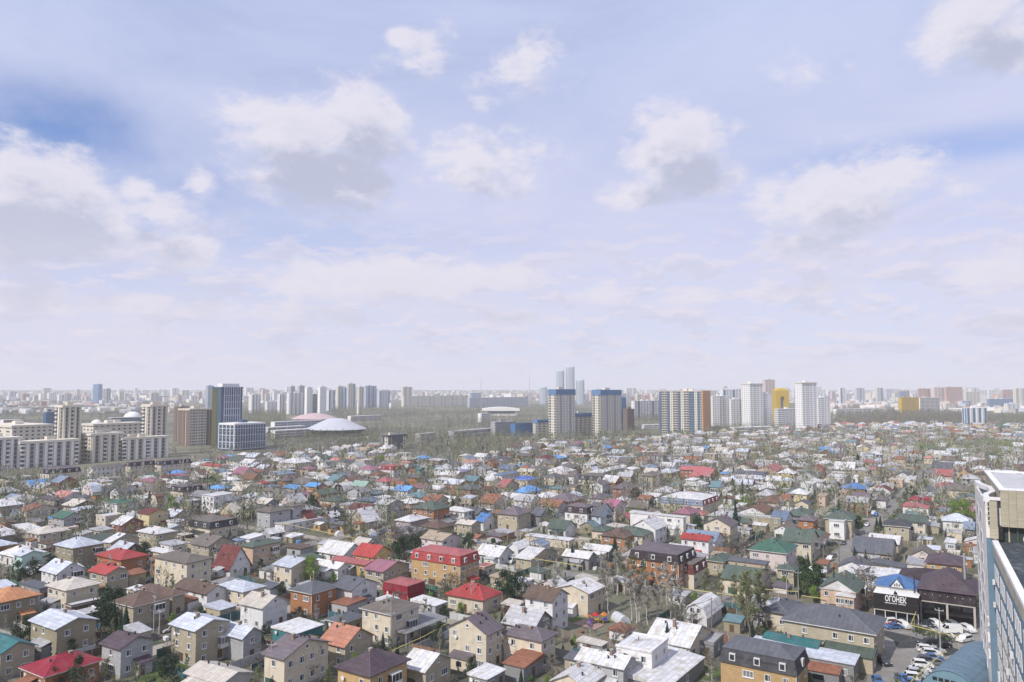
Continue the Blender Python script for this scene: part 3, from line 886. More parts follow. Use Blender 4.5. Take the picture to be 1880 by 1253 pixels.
FORMW = {'GR': 'gabled', 'GL': 'gabled', 'H': 'hipped', 'F': 'flat', 'M': 'mansard', 'BL': 'gambrel', 'BR': 'gambrel', 'C': 'flat'}
HCOUNT = [0]
def make_house(C, rot, W, D, h, form, slope, rc, wc, mark=None, fine=True, detail=True, name=None):
    r = random.Random(int(C.x * 31 + C.y * 17) & 0xffffff)
    u, v = uv(rot)
    root = empty(name or ('canopy' if form == 'C' else 'shed' if h <= 3.2 and form == 'F' else 'house'), (C.x, C.y, 0), R(rot))
    ro = make_roof(root, form, W, D, h, slope, rc, wc, r, fine)
    take_rect(C, u, v, W, D)
    st = 1 if h < 4.9 else 2 if h < 7.4 else 3
    if form != 'C' and detail:
        fh = h / st
        doorface = r.choice('LR')
        for face, ln in (('L', D), ('R', W)):
            n = max(1, int(ln / r.uniform(2.7, 3.7)))
            if h <= 3.2 and r.random() < .5: n = min(n, 1)
            n = min(n, 9)
            for s in range(st):
                for i in range(n):
                    if r.random() < .16: continue
                    a = ln * (i + .5) / n + r.uniform(-.15, .15)
                    z = s * fh + fh * .56
                    kd = 'wide' if r.random() < .14 and ln / n > 3 else 'std'
                    if s == 0 and face == doorface and i == n // 2:
                        add_window(root, 'door', *( (0, a, .1) if face == 'L' else (a, 0, .1)), face, fine); continue
                    if face == 'L': add_window(root, kd, 0, a, z, 'L', fine)
                    else: add_window(root, kd, a, 0, z, 'R', fine)
        if form == 'GR' and slope * W > 1.7: add_window(root, 'small', W / 2, 0, h + slope * W * .36, 'R', fine)
        if form == 'GL' and slope * D > 1.7: add_window(root, 'small', 0, D / 2, h + slope * D * .36, 'L', fine)
        if mark and 'pediment' in mark:
            rs = slope * D; b = MB(); b.hull([(-.08, .1, h + .05), (-.08, D - .1, h + .05), (-.08, D / 2, h + rs - .1)], [(-.01, .1, h + .05), (-.01, D - .1, h + .05), (-.01, D / 2, h + rs - .1)], M_TRIM)
            b.box(-.3, -.02, -.4, D + .4, h - .25, h + .02, M_TRIM); b.build('pediment', root)
            b = MB(); y0 = D * .02; b.box(-2.0, 0, y0, y0 + D * .5, 0, 5.2, wall_mat('peach')); bo = b.build('bay', root)
            b = MB(); b.hull([(-2.3, y0 - .3, 5.2), (-2.3, y0 + D * .5 + .3, 5.2), (-2.3, y0 + D * .25, 6.5)], [(0, y0 - .3, 5.2), (0, y0 + D * .5 + .3, 5.2), (0, y0 + D * .25, 6.5)], M_TRIM); b.build('porch_gable', bo)
            for q_ in range(4):
                for z_ in (.7, 3.3): add_window(root, 'std', -2.0, y0 + D * .5 * (q_ + .5) / 4, z_ + .6, 'L', fine)
        if form in ('BL', 'BR'):
            for q in (.35, .65): add_window(root, 'std', *((0, D * q, h + 1.2, 'L') if form == 'BL' else (W * q, 0, h + 1.2, 'R')), fine)
        if form == 'M' and h > 2:
            for face, ln in (('L', D), ('R', W)):
                n = max(1, int(ln / 4.6))
                for i in range(n):
                    a = ln * (i + .5) / n
                    b = MB()
                    if face == 'L':
                        b.box(-.36, .55, a - .6, a + .6, h + .55, h + 1.95, M_TRIM); b.box(-.38, -.34, a - .42, a + .42, h + .75, h + 1.75, M_PANE)
                    else:
                        b.box(a - .6, a + .6, -.36, .55, h + .55, h + 1.95, M_TRIM); b.box(a - .42, a + .42, -.38, -.34, h + .75, h + 1.75, M_PANE)
                    b.build('dormer', ro)
        if form in ('H', 'GR', 'GL') and r.random() < .75:
            rise = slope * (W if form == 'GR' else D if form == 'GL' else min(W, D))
            cx, cy = W * r.uniform(.35, .65), D * r.uniform(.35, .65)
            b = MB(); zt = h + rise + r.uniform(.4, .9)
            b.box(cx - .3, cx + .3, cy - .3, cy + .3, h, zt, mat('chimney_brick', (.30, .20, .15), .9, 'brick'))
            b.box(cx - .38, cx + .38, cy - .38, cy + .38, zt, zt + .12, M_CONC)
            b.build('chimney', ro)
        if fine and form in ('H', 'GR', 'GL', 'M') and r.random() < .6:       # gutter and downpipe at the near corner
            b = MB(); b.box(-.12, -.02, -.12, -.02, .2, h - .1, M_TRIM); b.build('downpipe', root)
        if detail == 'full':
            dark = rc in ('slate', 'charcoal', 'greybrown', 'brown', 'plumgrey', 'plum', 'greygreen', 'green', 'red', 'crimson', 'darkplum')
            if form == 'H' and dark:                                          # pale caps along the hips
                o2 = .65; m = min(W, D) / 2 + o2; z0, zr = h + .19, h + .19 + slope * 2 * m; b = MB()
                if W > D: r0, r1 = (m - o2, D / 2, zr), (W + o2 - m, D / 2, zr)
                else: r0, r1 = (W / 2, m - o2, zr), (W / 2, D + o2 - m, zr)
                cs = [(-o2, -o2, z0), (W + o2, -o2, z0), (W + o2, D + o2, z0), (-o2, D + o2, z0)]
                prs = [(cs[0], r0), (cs[1], r1), (cs[2], r1), (cs[3], r0)] if W > D else [(cs[0], r0), (cs[1], r0), (cs[2], r1), (cs[3], r1)]
                for p_, q_ in prs + [(r0, r1)]: b.tube(p_, q_, .07, sides=4, m=mat('ridge_cap_' + rc, tuple(x * 1.5 + .04 for x in ROOF[rc]), .6))
                b.build('ridge_cap', ro)
            for k in range(r.randint(0, 3)):
                if form not in ('H', 'GR', 'GL'): break
                x, y = W * r.uniform(.2, .8), D * r.uniform(.2, .8)
                zz_ = h + slope * 2 * (min(x, W - x) if form == 'GR' else min(y, D - y) if form == 'GL' else min(x, W - x, y, D - y) + .5)
                b = MB(); b.box(x - .12, x + .12, y - .12, y + .12, zz_ - .3, zz_ + .65, M_BLACKV); b.box(x - .2, x + .2, y - .2, y + .2, zz_ + .65, zz_ + .72, M_BLACKV); b.build('roof_vent', ro)
            q = r.random()
            if h > 5 and W > 7 and q < .30:                                   # glazed balcony box
                a = W * r.uniform(.45, .7); b = MB(); b.box(a, a + 2.8, -1.15, -.0, fh + .1, fh + 1.0, M_TRIM); b.box(a, a + 2.8, -1.15, 0, fh + 2.35, fh + 2.5, M_TRIM)
                for e in (0, .88, 1.86, 2.72): b.box(a + e, a + e + .08, -1.15, -1.05, fh + 1.0, fh + 2.35, M_TRIM)
                bo = b.build('enclosed_balcony', root); b = MB(); b.box(a + .05, a + 2.75, -1.1, -.04, fh + 1.0, fh + 2.35, M_PANE); b.build('pane', bo)
            elif h > 5 and W > 7 and q < .52:                                 # porch with its own roof
                a = W * r.uniform(.1, .6); b = MB(); b.box(a, a + 3.0, -1.9, 0, 0, 2.6, wall_mat(wc)); po = b.build('porch', root)
                b = MB(); b.hull([(a - .3, -2.2, 2.6), (a + 3.3, -2.2, 2.6), (a + 3.3, 0, 3.3), (a - .3, 0, 3.3)], [(a - .3, -2.2, 2.72), (a + 3.3, -2.2, 2.72), (a + 3.3, 0, 3.42), (a - .3, 0, 3.42)], roof_mat(rc)); b.build('porch_roof', po)
                b = MB(); b.box(a + .4, a + 1.3, -1.96, -1.9, .1, 2.15, MATS.get('door_paint') or M_DARK); b.build('door', po)
            elif D > 8 and q < .80:                                           # lean-to on the other side
                a = D * r.uniform(.05, .35); dl = D * r.uniform(.35, .55); wd = r.uniform(2, 3.2); b = MB(); b.box(-wd, 0, a, a + dl, 0, 2.5, wall_mat(r.choice((wc, wc, 'grey', 'white')))); po = b.build('lean_to', root)
                b = MB(); b.hull([(-wd - .3, a - .2, 2.5), (0, a - .2, 3.2), (0, a + dl + .2, 3.2), (-wd - .3, a + dl + .2, 2.5)], [(-wd - .3, a - .2, 2.64), (0, a - .2, 3.34), (0, a + dl + .2, 3.34), (-wd - .3, a + dl + .2, 2.64)], roof_mat(r.choice((rc, 'palegrey', 'white', 'rust')))); b.build('lean_to_roof', po)
                b = MB(); b.box(-wd - .05, -wd, a + dl * .35, a + dl * .6, .9, 1.9, M_PANE); b.build('window', po)
            if r.random() < .3 and h > 3:
                a = D * .5; b = MB(); b.box(-.06, .0, a, a + 2.6, .05, 2.3, mat('garage_door_' + r.choice(('brown', 'grey', 'green')), r.choice(((.10, .06, .045), (.20, .20, .21), (.06, .12, .09))), .6)); b.build('garage_door', root)
        if fine and h > 4.5:                                                  # concrete foot
            b = MB(); b.box(-.08, W + .08, -.08, D + .08, 0, .55, M_CONC); b.build('plinth', root)
        if r.random() < (.4 if fine else .15):
            b = MB(); cx, cy, cz = (-.45, D * .8, h * .78)
            k = 10; ringp = [(cx - .02 - .0, cy + .45 * math.cos(q * 2 * math.pi / k), cz + .45 * math.sin(q * 2 * math.pi / k)) for q in range(k)]
            ring2 = [(cx + .18, cy + .16 * math.cos(q * 2 * math.pi / k), cz + .16 * math.sin(q * 2 * math.pi / k)) for q in range(k)]
            b.hull(ringp, ring2, M_TRIM); b.tube((cx + .15, cy, cz), (0, cy, cz - .3), .03, m=M_STEEL)
            b.build('satellite_dish', root)
    wn, rn = nice(wc), nice(rc)
    sw = {1: 'single-storey', 2: 'two-storey', 3: 'three-storey'}[st]
    if form == 'C': desc = f'open {rn} canopy on steel posts'
    elif h <= 3.2 and form == 'F': desc = f'low {wn} shed with flat {rn} roof'
    else: desc = f'{sw} {wn} house with {rn} {FORMW[form]} roof'
    ctr = C + u * W / 2 + v * D / 2
    grp = 'open canopies between the houses' if form == 'C' else 'low sheds between the houses' if h <= 3.2 and form == 'F' else 'houses of the low neighbourhood'
    thing(root, desc, 'canopy' if form == 'C' else 'shed' if h <= 3.2 and form == 'F' else 'house', grp, mark, ctr)
    HCOUNT[0] += 1
    return root

HOUSE_BOXES = []
def place_houses():
    for line in HOUSES.strip().splitlines():
        line, _, mark = line.partition('|')
        t = line.split()
        ox, oy, s = CROPS[t[0]]
        x, y, xl, xr = ox + float(t[1]) / s, oy + float(t[2]) / s, ox + float(t[3]) / s, ox + float(t[4]) / s
        h = float(t[5]); form, _, sl = t[6].partition(':')
        slope = float(sl) if sl else {'H': .2, 'M': .12}.get(form, .24)
        rc, wc = t[7], t[8]
        C = at(x, y, h)
        rot = ROT + random.Random(len(line) + int(x)).uniform(-1.5, 1.5)
        u, v = uv(rot)
        W = run_to(C, u, xr); D = run_to(C, v, xl)
        if W <= 0: W = 12
        if D <= 0: D = 12
        W, D = max(3.2, min(W, 34)), max(3.2, min(D, 34))
        if x > 1480: W = min(W, max(9, 1.35 * D), 19)
        elif x > 1250: W = min(W, max(12, 1.9 * D))
        if W / D > 3.2 and D < 7: D = max(D, 6)
        base_row = project((C.x, C.y, 0))[1]
        make_house(Vector((C.x, C.y, 0)), rot, W, D, h, form, slope, rc, wc, mark or None, fine=base_row > 1040, detail='full' if base_row > 940 and h > 3.2 else True)
place_houses()
# ------------------------------------------------------------------ ground
def build_ground():
    m = bpy.data.materials.new('ground_earth'); m.use_nodes = True
    nt = m.node_tree; N, L = nt.nodes, nt.links; b = N['Principled BSDF']; b.inputs['Roughness'].default_value = .95
    tc = N.new('ShaderNodeTexCoord')
    def noise(s, d=6, r=.6):
        n = N.new('ShaderNodeTexNoise'); n.inputs['Scale'].default_value = s; n.inputs['Detail'].default_value = d; n.inputs['Roughness'].default_value = r
        L.new(tc.outputs['Object'], n.inputs['Vector']); return n.outputs['Fac']
    def ramp(f, a, b_):
        n = N.new('ShaderNodeMapRange'); L.new(f, n.inputs[0]); n.inputs[1].default_value = a; n.inputs[2].default_value = b_; return n.outputs[0]
    def mix(f, a, c):
        n = N.new('ShaderNodeMix'); n.data_type = 'RGBA'; L.new(f, n.inputs[0])
        for i, q in ((6, a), (7, c)):
            if isinstance(q, tuple): n.inputs[i].default_value = (*q, 1)
            else: L.new(q, n.inputs[i])
        return n.outputs[2]
    c = mix(ramp(noise(.11), .42, .56), (.10, .092, .07), (.045, .06, .026))
    c = mix(ramp(noise(.35, 8, .7), .52, .62), c, (.19, .18, .155))
    c = mix(ramp(noise(.9, 8, .75), .56, .66), c, (.05, .045, .036))
    c = mix(ramp(noise(.004, 4), .45, .6), c, (.18, .17, .115))
    L.new(c, b.inputs['Base Color'])
    mb = MB(); S = 40000
    mb.poly([(-S, -400, 0), (S, -400, 0), (S, S * 1.2, 0), (-S, S * 1.2, 0)], m)
    mb.build('ground', kind='structure')
M_ROAD = mat('street_asphalt', (.21, .20, .19), .95, var=.10, col2=(.27, .25, .23), scale=.6)
M_DARKROAD = mat('dark_asphalt', (.045, .047, .05), .85, var=.15, scale=.8, col2=(.07, .07, .07))
M_DIRT = mat('dirt_road', (.30, .27, .23), .95, var=.12, col2=(.22, .20, .17), scale=.5)
M_GRASS = mat('lawn_grass', (.07, .11, .03), .95, var=.25, col2=(.11, .11, .05), scale=2)
LEVEL = [0]
def sheet(name, pts, m):
    LEVEL[0] += 1
    z = .012 + .006 * LEVEL[0]
    mb = MB(); mb.poly([(p[0], p[1], z) for p in pts], m); o = mb.build(name, kind='structure')
    return o
STREETS = []
def street(name, pts, w, m=None, kerb=False):
    """a ribbon along ground points"""
    LEVEL[0] += 1; z = .012 + .006 * LEVEL[0]
    mb = MB(); pts = [Vector((p[0], p[1], 0)) for p in pts]
    L_, R_ = [], []
    for i, p in enumerate(pts):
        d = (pts[min(i + 1, len(pts) - 1)] - pts[max(i - 1, 0)]).normalized()
        n = Vector((-d.y, d.x, 0)); L_.append(p + n * w / 2); R_.append(p - n * w / 2)
    for i in range(len(pts) - 1):
        mb.poly([(R_[i].x, R_[i].y, z), (R_[i + 1].x, R_[i + 1].y, z), (L_[i + 1].x, L_[i + 1].y, z), (L_[i].x, L_[i].y, z)], m or M_ROAD)
        d = pts[i + 1] - pts[i]; n = int(d.length / 2) + 1
        sd = Vector((-d.y, d.x, 0)).normalized()
        for k in range(n + 1):
            for q in range(-int(w / 4) - 1, int(w / 4) + 2):
                p = pts[i] + d * (k / n) + sd * min(max(q * 2.0, -w / 2), w / 2); TAKEN[(int(p.x // 2.5), int(p.y // 2.5), 0)] = True
    STREETS.append((name, pts, w))
    return mb.build(name, kind='structure')
build_ground()
U, V = uv(ROT)
def line_u(px, py, a, b): p = at(px, py); return [p + U * a, p + U * b]
def line_v(px, py, a, b): p = at(px, py); return [p + V * a, p + V * b]
street('street', line_u(1606, 962, -95, 330), 7)
street('street', line_v(1003, 1048, -150, 60), 8)
street('street', line_u(655, 980, -60, 210), 6)
street('street', line_u(958, 976, -12, 120), 6)
street('street', line_v(560, 985, -40, 160), 5, M_DIRT)
street('street', line_u(30, 878, -80, 520), 16)
street('street', line_v(760, 955, -160, 20), 5, M_DIRT)
street('street', line_v(1250, 925, -100, 330), 6, M_DIRT)
street('street', line_u(1180, 905, -20, 400), 6, M_DIRT)
street('street', line_u(300, 1190, -20, 60), 6, M_DIRT)
street('street', line_u(1400, 1010, -20, 240), 5, M_DIRT)
# car park with its dark road
P = lambda x, y: at(x, y)
lot = [P(1606, 1145), P(1700, 1120), P(1800, 1128), P(1815, 1262), P(1590, 1262)]
sheet('car_park', lot, M_ROAD)
sheet('access_road', [P(1624, 1158), P(1668, 1168), P(1725, 1183), P(1770, 1196), P(1738, 1206), P(1690, 1190), P(1648, 1192), P(1640, 1176), P(1622, 1168)], M_DARKROAD)
for x in range(1590, 1815, 6):
    for y in range(1128, 1262, 5):
        p = at(x, y); TAKEN[(int(p.x // 2.5), int(p.y // 2.5), 0)] = True
sheet('lawn', [P(308, 1210), P(385, 1225), P(360, 1260), P(240, 1260)], M_GRASS)
sheet('lawn', [P(1035, 1138), P(1065, 1130), P(1118, 1142), P(1090, 1152)], M_GRASS)
sheet('lawn', [P(1255, 1232), P(1290, 1222), P(1330, 1236), P(1300, 1250)], M_GRASS)
sheet('lawn', [P(1665, 1030), P(1690, 1026), P(1702, 1042), P(1672, 1046)], M_GRASS)
# ------------------------------------------------------------------ places of their own
def frame(name, px, py, z, xl, xr, rot=ROT):
    C = at(px, py, z); u, v = uv(rot)
    W = run_to(C, u, xr) if xr is not None else 10; D = run_to(C, v, xl) if xl is not None else 10
    root = empty(name, (C.x, C.y, 0), R(rot))
    return root, Vector((C.x, C.y, 0)), u, v, W, D
def text_mesh(body, size, name, m, extrude=.06):
    cu = bpy.data.curves.new(name, 'FONT'); cu.body = body; cu.size = size; cu.extrude = extrude; cu.align_x = 'CENTER'; cu.offset = size * .022
    o = bpy.data.objects.new(name, cu); COL.objects.link(o)
    bpy.context.view_layer.update()
    me = bpy.data.meshes.new_from_object(o.evaluated_get(bpy.context.evaluated_depsgraph_get()))
    bpy.data.objects.remove(o); bpy.data.curves.remove(cu)
    me.materials.clear(); me.materials.append(m); me.name = name
    return me
def hip_faces(mb, x0, x1, y0, y1, z, rise, m):
    c = [(x0, y0, z), (x1, y0, z), (x1, y1, z), (x0, y1, z)]; k = min(x1 - x0, y1 - y0) / 2
    if x1 - x0 > y1 - y0:
        r0, r1 = (x0 + k, (y0 + y1) / 2, z + rise), (x1 - k, (y0 + y1) / 2, z + rise); fs = [[c[0], c[1], r1, r0], [c[1], c[2], r1], [c[2], c[3], r0, r1], [c[3], c[0], r0]]
    else:
        r0, r1 = ((x0 + x1) / 2, y0 + k, z + rise), ((x0 + x1) / 2, y1 - k, z + rise); fs = [[c[0], c[1], r0], [c[1], c[2], r1, r0], [c[2], c[3], r1], [c[3], c[0], r0, r1]]
    for f in fs: mb.poly(f, m)
    mb.poly(list(reversed(c)), m)
M_BLACK = mat('black_cladding', (.018, .016, .018), .6, var=.1)
M_WHITE = mat('white_paint', (.72, .71, .70), .6, var=.06)
# restaurant with the black sign front
s4 = 3.9167
root, C, u, v, W, D = frame('restaurant', 1400 + 1120 / s4, 980 + 465 / s4, 6.9, 1400 + 797 / s4, None)
W = 6.0
b = MB(); b.box(.0, W, 0, D, 2.8, 6.9, M_BLACK); b.box(-.06, W + .06, -.06, D + .06, 6.9, 7.0, M_WHITE); b.build('sign_front', root)
b = MB(); b.box(1.4, W, .3, D - .3, 0, 2.8, M_BLACK); b.build('wall', root)
for k in range(5):
    b = MB(); y = .15 + (D - .3) * k / 4; b.box(.02, .2, y - .1, y + .1, 0, 2.8, M_TRIM); b.build('post', root)
b = MB(); b.box(-.1, .0, 0, D, 2.62, 2.82, mat('beige_beam', (.45, .42, .37), .7)); b.build('beam', root)
for k in range(4):
    b = MB(); y = D * (k + .5) / 4; b.box(1.36, 1.42, y - 1.3, y + 1.3, .5, 2.3, M_PANE); b.build('window', root)
tm = text_mesh('ОГОНЕК', 2.35, 'sign_lettering', M_WHITE)
t = place(tm, 'sign_lettering', root, (-.08, D * .50, 5.15)); t.rotation_euler = (R(90), 0, R(-90)); t.scale = (.52, .84, 1)
b = MB()
for k in range(17):
    if k == 10: continue
    y = D * .50 + 2.45 - k * .29; b.box(-.1, -.01, y - .1, y + .1, 4.62, 4.84, M_WHITE)
b.build('small_lettering', root, kind='stuff')
b = MB(); fy = D * .5
b.hull([(-.12, fy - .45, 7.05), (-.12, fy + .45, 7.05), (-.12, fy + .38, 7.5), (-.12, fy + .05, 8.15), (-.12, fy - .1, 7.75), (-.12, fy - .4, 7.6)],
       [(.02, fy - .45, 7.05), (.02, fy + .45, 7.05), (.02, fy + .38, 7.5), (.02, fy + .05, 8.15), (.02, fy - .1, 7.75), (.02, fy - .4, 7.6)], M_BLACK); b.build('flame_emblem', root)
take_rect(C, u, v, W, D)
thing(root, 'black-fronted restaurant with white sign lettering and flame emblem', 'restaurant', None, 'the black-fronted restaurant', C + v * D / 2)
# its blue-roofed house behind
root, C, u, v, W, D = frame('house', 1400 + 1112 / s4, 980 + 405 / s4, 7.8, 1400 + 815 / s4, 1400 + 1150 / s4)
W = 9.0
BR = roof_mat('blue')
b = MB(); b.box(0, W, 0, D, 0, 7.8, wall_mat('orange')); b.build('wall', root)
b = MB(); b.box(-.08, .0, 0, D, 6.2, 7.75, M_TRIM); b.build('white_frieze', root)
b = MB(); hip_faces(b, -.6, W + .6, -.6, D + .6, 7.85, 2.5, BR); ro = b.build('roof', root)
b = MB(); y0, y1, yc = D * .32, D * .62, D * .47
b.poly([(-.9, y0, 8.0), (-.9, y1, 8.0), (-.9, yc, 10.0)], M_TRIM); b.poly([(-1, y0 - .5, 7.85), (-1, yc, 10.2), (W * .4, yc, 10.2), (W * .1, y0 - .5, 7.85)], BR)
b.poly([(-1, y1 + .5, 7.85), (W * .1, y1 + .5, 7.85), (W * .4, yc, 10.2), (-1, yc, 10.2)], BR)
for k in (-1, 0, 1): b.box(-.95, -.88, yc + k * .55 - .18, yc + k * .55 + .18, 8.25, 8.25 + .8 - abs(k) * .2, M_PANE)
b.build('pediment', ro)
b = MB(); b.tube((-.4, .6, 7), (-.4, .6, 11.5), .16, m=mat('soot_pipe', (.05, .05, .05), .5), sides=8, cap=True); b.build('chimney', ro)
take_rect(C, u, v, W, D)
thing(root, 'orange house with bright blue roof and small white pediment', 'house', 'houses of the low neighbourhood', 'the blue roof behind the restaurant', C + u * 4 + v * D / 2)
# white-roofed hall behind it
make_house(at(1400 + 1150 / s4, 980 + 350 / s4, 5) .xy.to_3d(), ROT, 10, 20, 5, 'F', .1, 'white', 'white', 'the white hall roof beside the blue roof')
# big dark-brown building with the open ground floor
root, C, u, v, W, D = frame('car_service', 1400 + 1532 / s4, 980 + 528 / s4, 5.6, 1400 + 1128 / s4, None)
W = 17.0; PLUM = roof_mat('darkplum'); PL2 = roof_mat('plum')
b = MB(); b.box(2.2, W, .3, D - .3, 0, 5.6, mat('dark_inner_wall', (.05, .045, .045), .8)); b.build('wall', root)
b = MB(); b.box(-.2, W, 0, D, 5.6, 8.5, PLUM); b.build('fascia', root)
b = MB(); b.box(-.1, 2.2, .3, D - .3, 2.5, 3.0, M_BLACK); b.build('gallery_floor', root)
for k in range(3):
    y = (.25, D / 2, D - .25)[k]; b = MB(); b.box(-.15, .35, y - .25, y + .25, 0, 5.6, mat('beige_column', (.42, .39, .35), .8)); b.build('column', root)
b = MB(); b.box(-.22, .0, .0, D, 5.3, 5.58, mat('beige_column', (.42, .39, .35))); b.build('beam', root)
for k in range(4):
    y = D * (k + .5) / 4; b = MB(); b.box(2.1, 2.25, y - 1.8, y + 1.8, 3.4, 5.0, M_PANE); b.build('window', root)
for k in range(7):
    b = MB(); y = D * (k + .6) / 7.4; b.box(-.32, -.2, y - .08, y + .08, 7.2, 7.36, M_TRIM); b.build('spotlight', root)
b = MB(); hip_faces(b, -.8, W + .6, -.6, D + .6, 8.52, 4.2, PL2); ro = b.build('roof', root)
for k in range(11):
    b = MB(); x, y = rnd.uniform(1, W * .45), D * (k + .5) / 11.5; z = 8.52 + 4.2 * min(1, (x + .8) / (W / 2)) * min(1, y / 7, (D - y) / 7)
    b.box(x - .15, x + .15, y - .15, y + .15, z - .4, z + .6, M_BLACK); b.build('roof_vent', ro)
b = MB(); b.tube((W * .5, D * .2, 10), (W * .5, D * .2, 17), .28, m=M_STEEL, sides=8, cap=True); b.build('flue', ro)
take_rect(C, u, v, W, D)
thing(root, 'large dark brown building with open columned ground floor and plum roof', 'car service', None, 'the dark columned building', C + u * 8 + v * D / 2)
make_house(C + u * 19 + v * (D * .25), ROT, 12, 16, 6.5, 'H', .16, 'darkplum', 'amber', 'the plum roof with the dish')
# arched blue-grey hangar
root, C, u, v, W, D = frame('hangar', 1400 + 1190 / s4, 980 + 1150 / s4, 0, None, None)
CL = Vector((78.9, 152.4, 0)); HW = 11.5; HL = 24.0; n = 16
root.location = CL; root.rotation_euler = (0, 0, R(-45))
HM = mat('hangar_sheet_blue_grey', (.13, .20, .27), .55, 'sheet', .08); HE = mat('hangar_end_blue_grey', (.15, .25, .31), .6)
arc = [(HW / 2 - HW / 2 * math.cos(math.pi * i / n), 6.6 * math.sin(math.pi * i / n)) for i in range(n + 1)]
b = MB()
for i in range(n):
    (x0, z0), (x1, z1) = arc[i], arc[i + 1]
    for k in range(10): b.poly([(x0, HL * k / 10, z0), (x1, HL * k / 10, z1), (x1, HL * (k + 1) / 10, z1), (x0, HL * (k + 1) / 10, z0)], HM)
for k in range(11):
    for i in range(n):
        (x0, z0), (x1, z1) = arc[i], arc[i + 1]; y = HL * k / 10
        b.poly([(x0, y - .06, z0 + .05), (x1, y - .06, z1 + .05), (x1, y + .06, z1 + .05), (x0, y + .06, z0 + .05)], HE)
b.build('vault', root)
b = MB(); b.poly([(x, .15, z) for x, z in reversed(arc)], HE); b.poly([(x, HL - .15, z) for x, z in arc], HE); b.build('end_wall', root)
for k in range(6):
    b = MB(); x = HW * .5 - 2.6 + k * 1.05; b.box(x - .38, x + .38, .05, .2, 4.3, 4.9, M_DARK); b.build('window', root)
b = MB(); b.box(1.2, HW - 1.2, .04, .14, 3.0, 3.2, M_TRIM); b.build('rail', root)
thing(root, 'arched blue-grey sheet-metal hangar with a row of small windows', 'hangar', None, 'the arched hangar', CL)

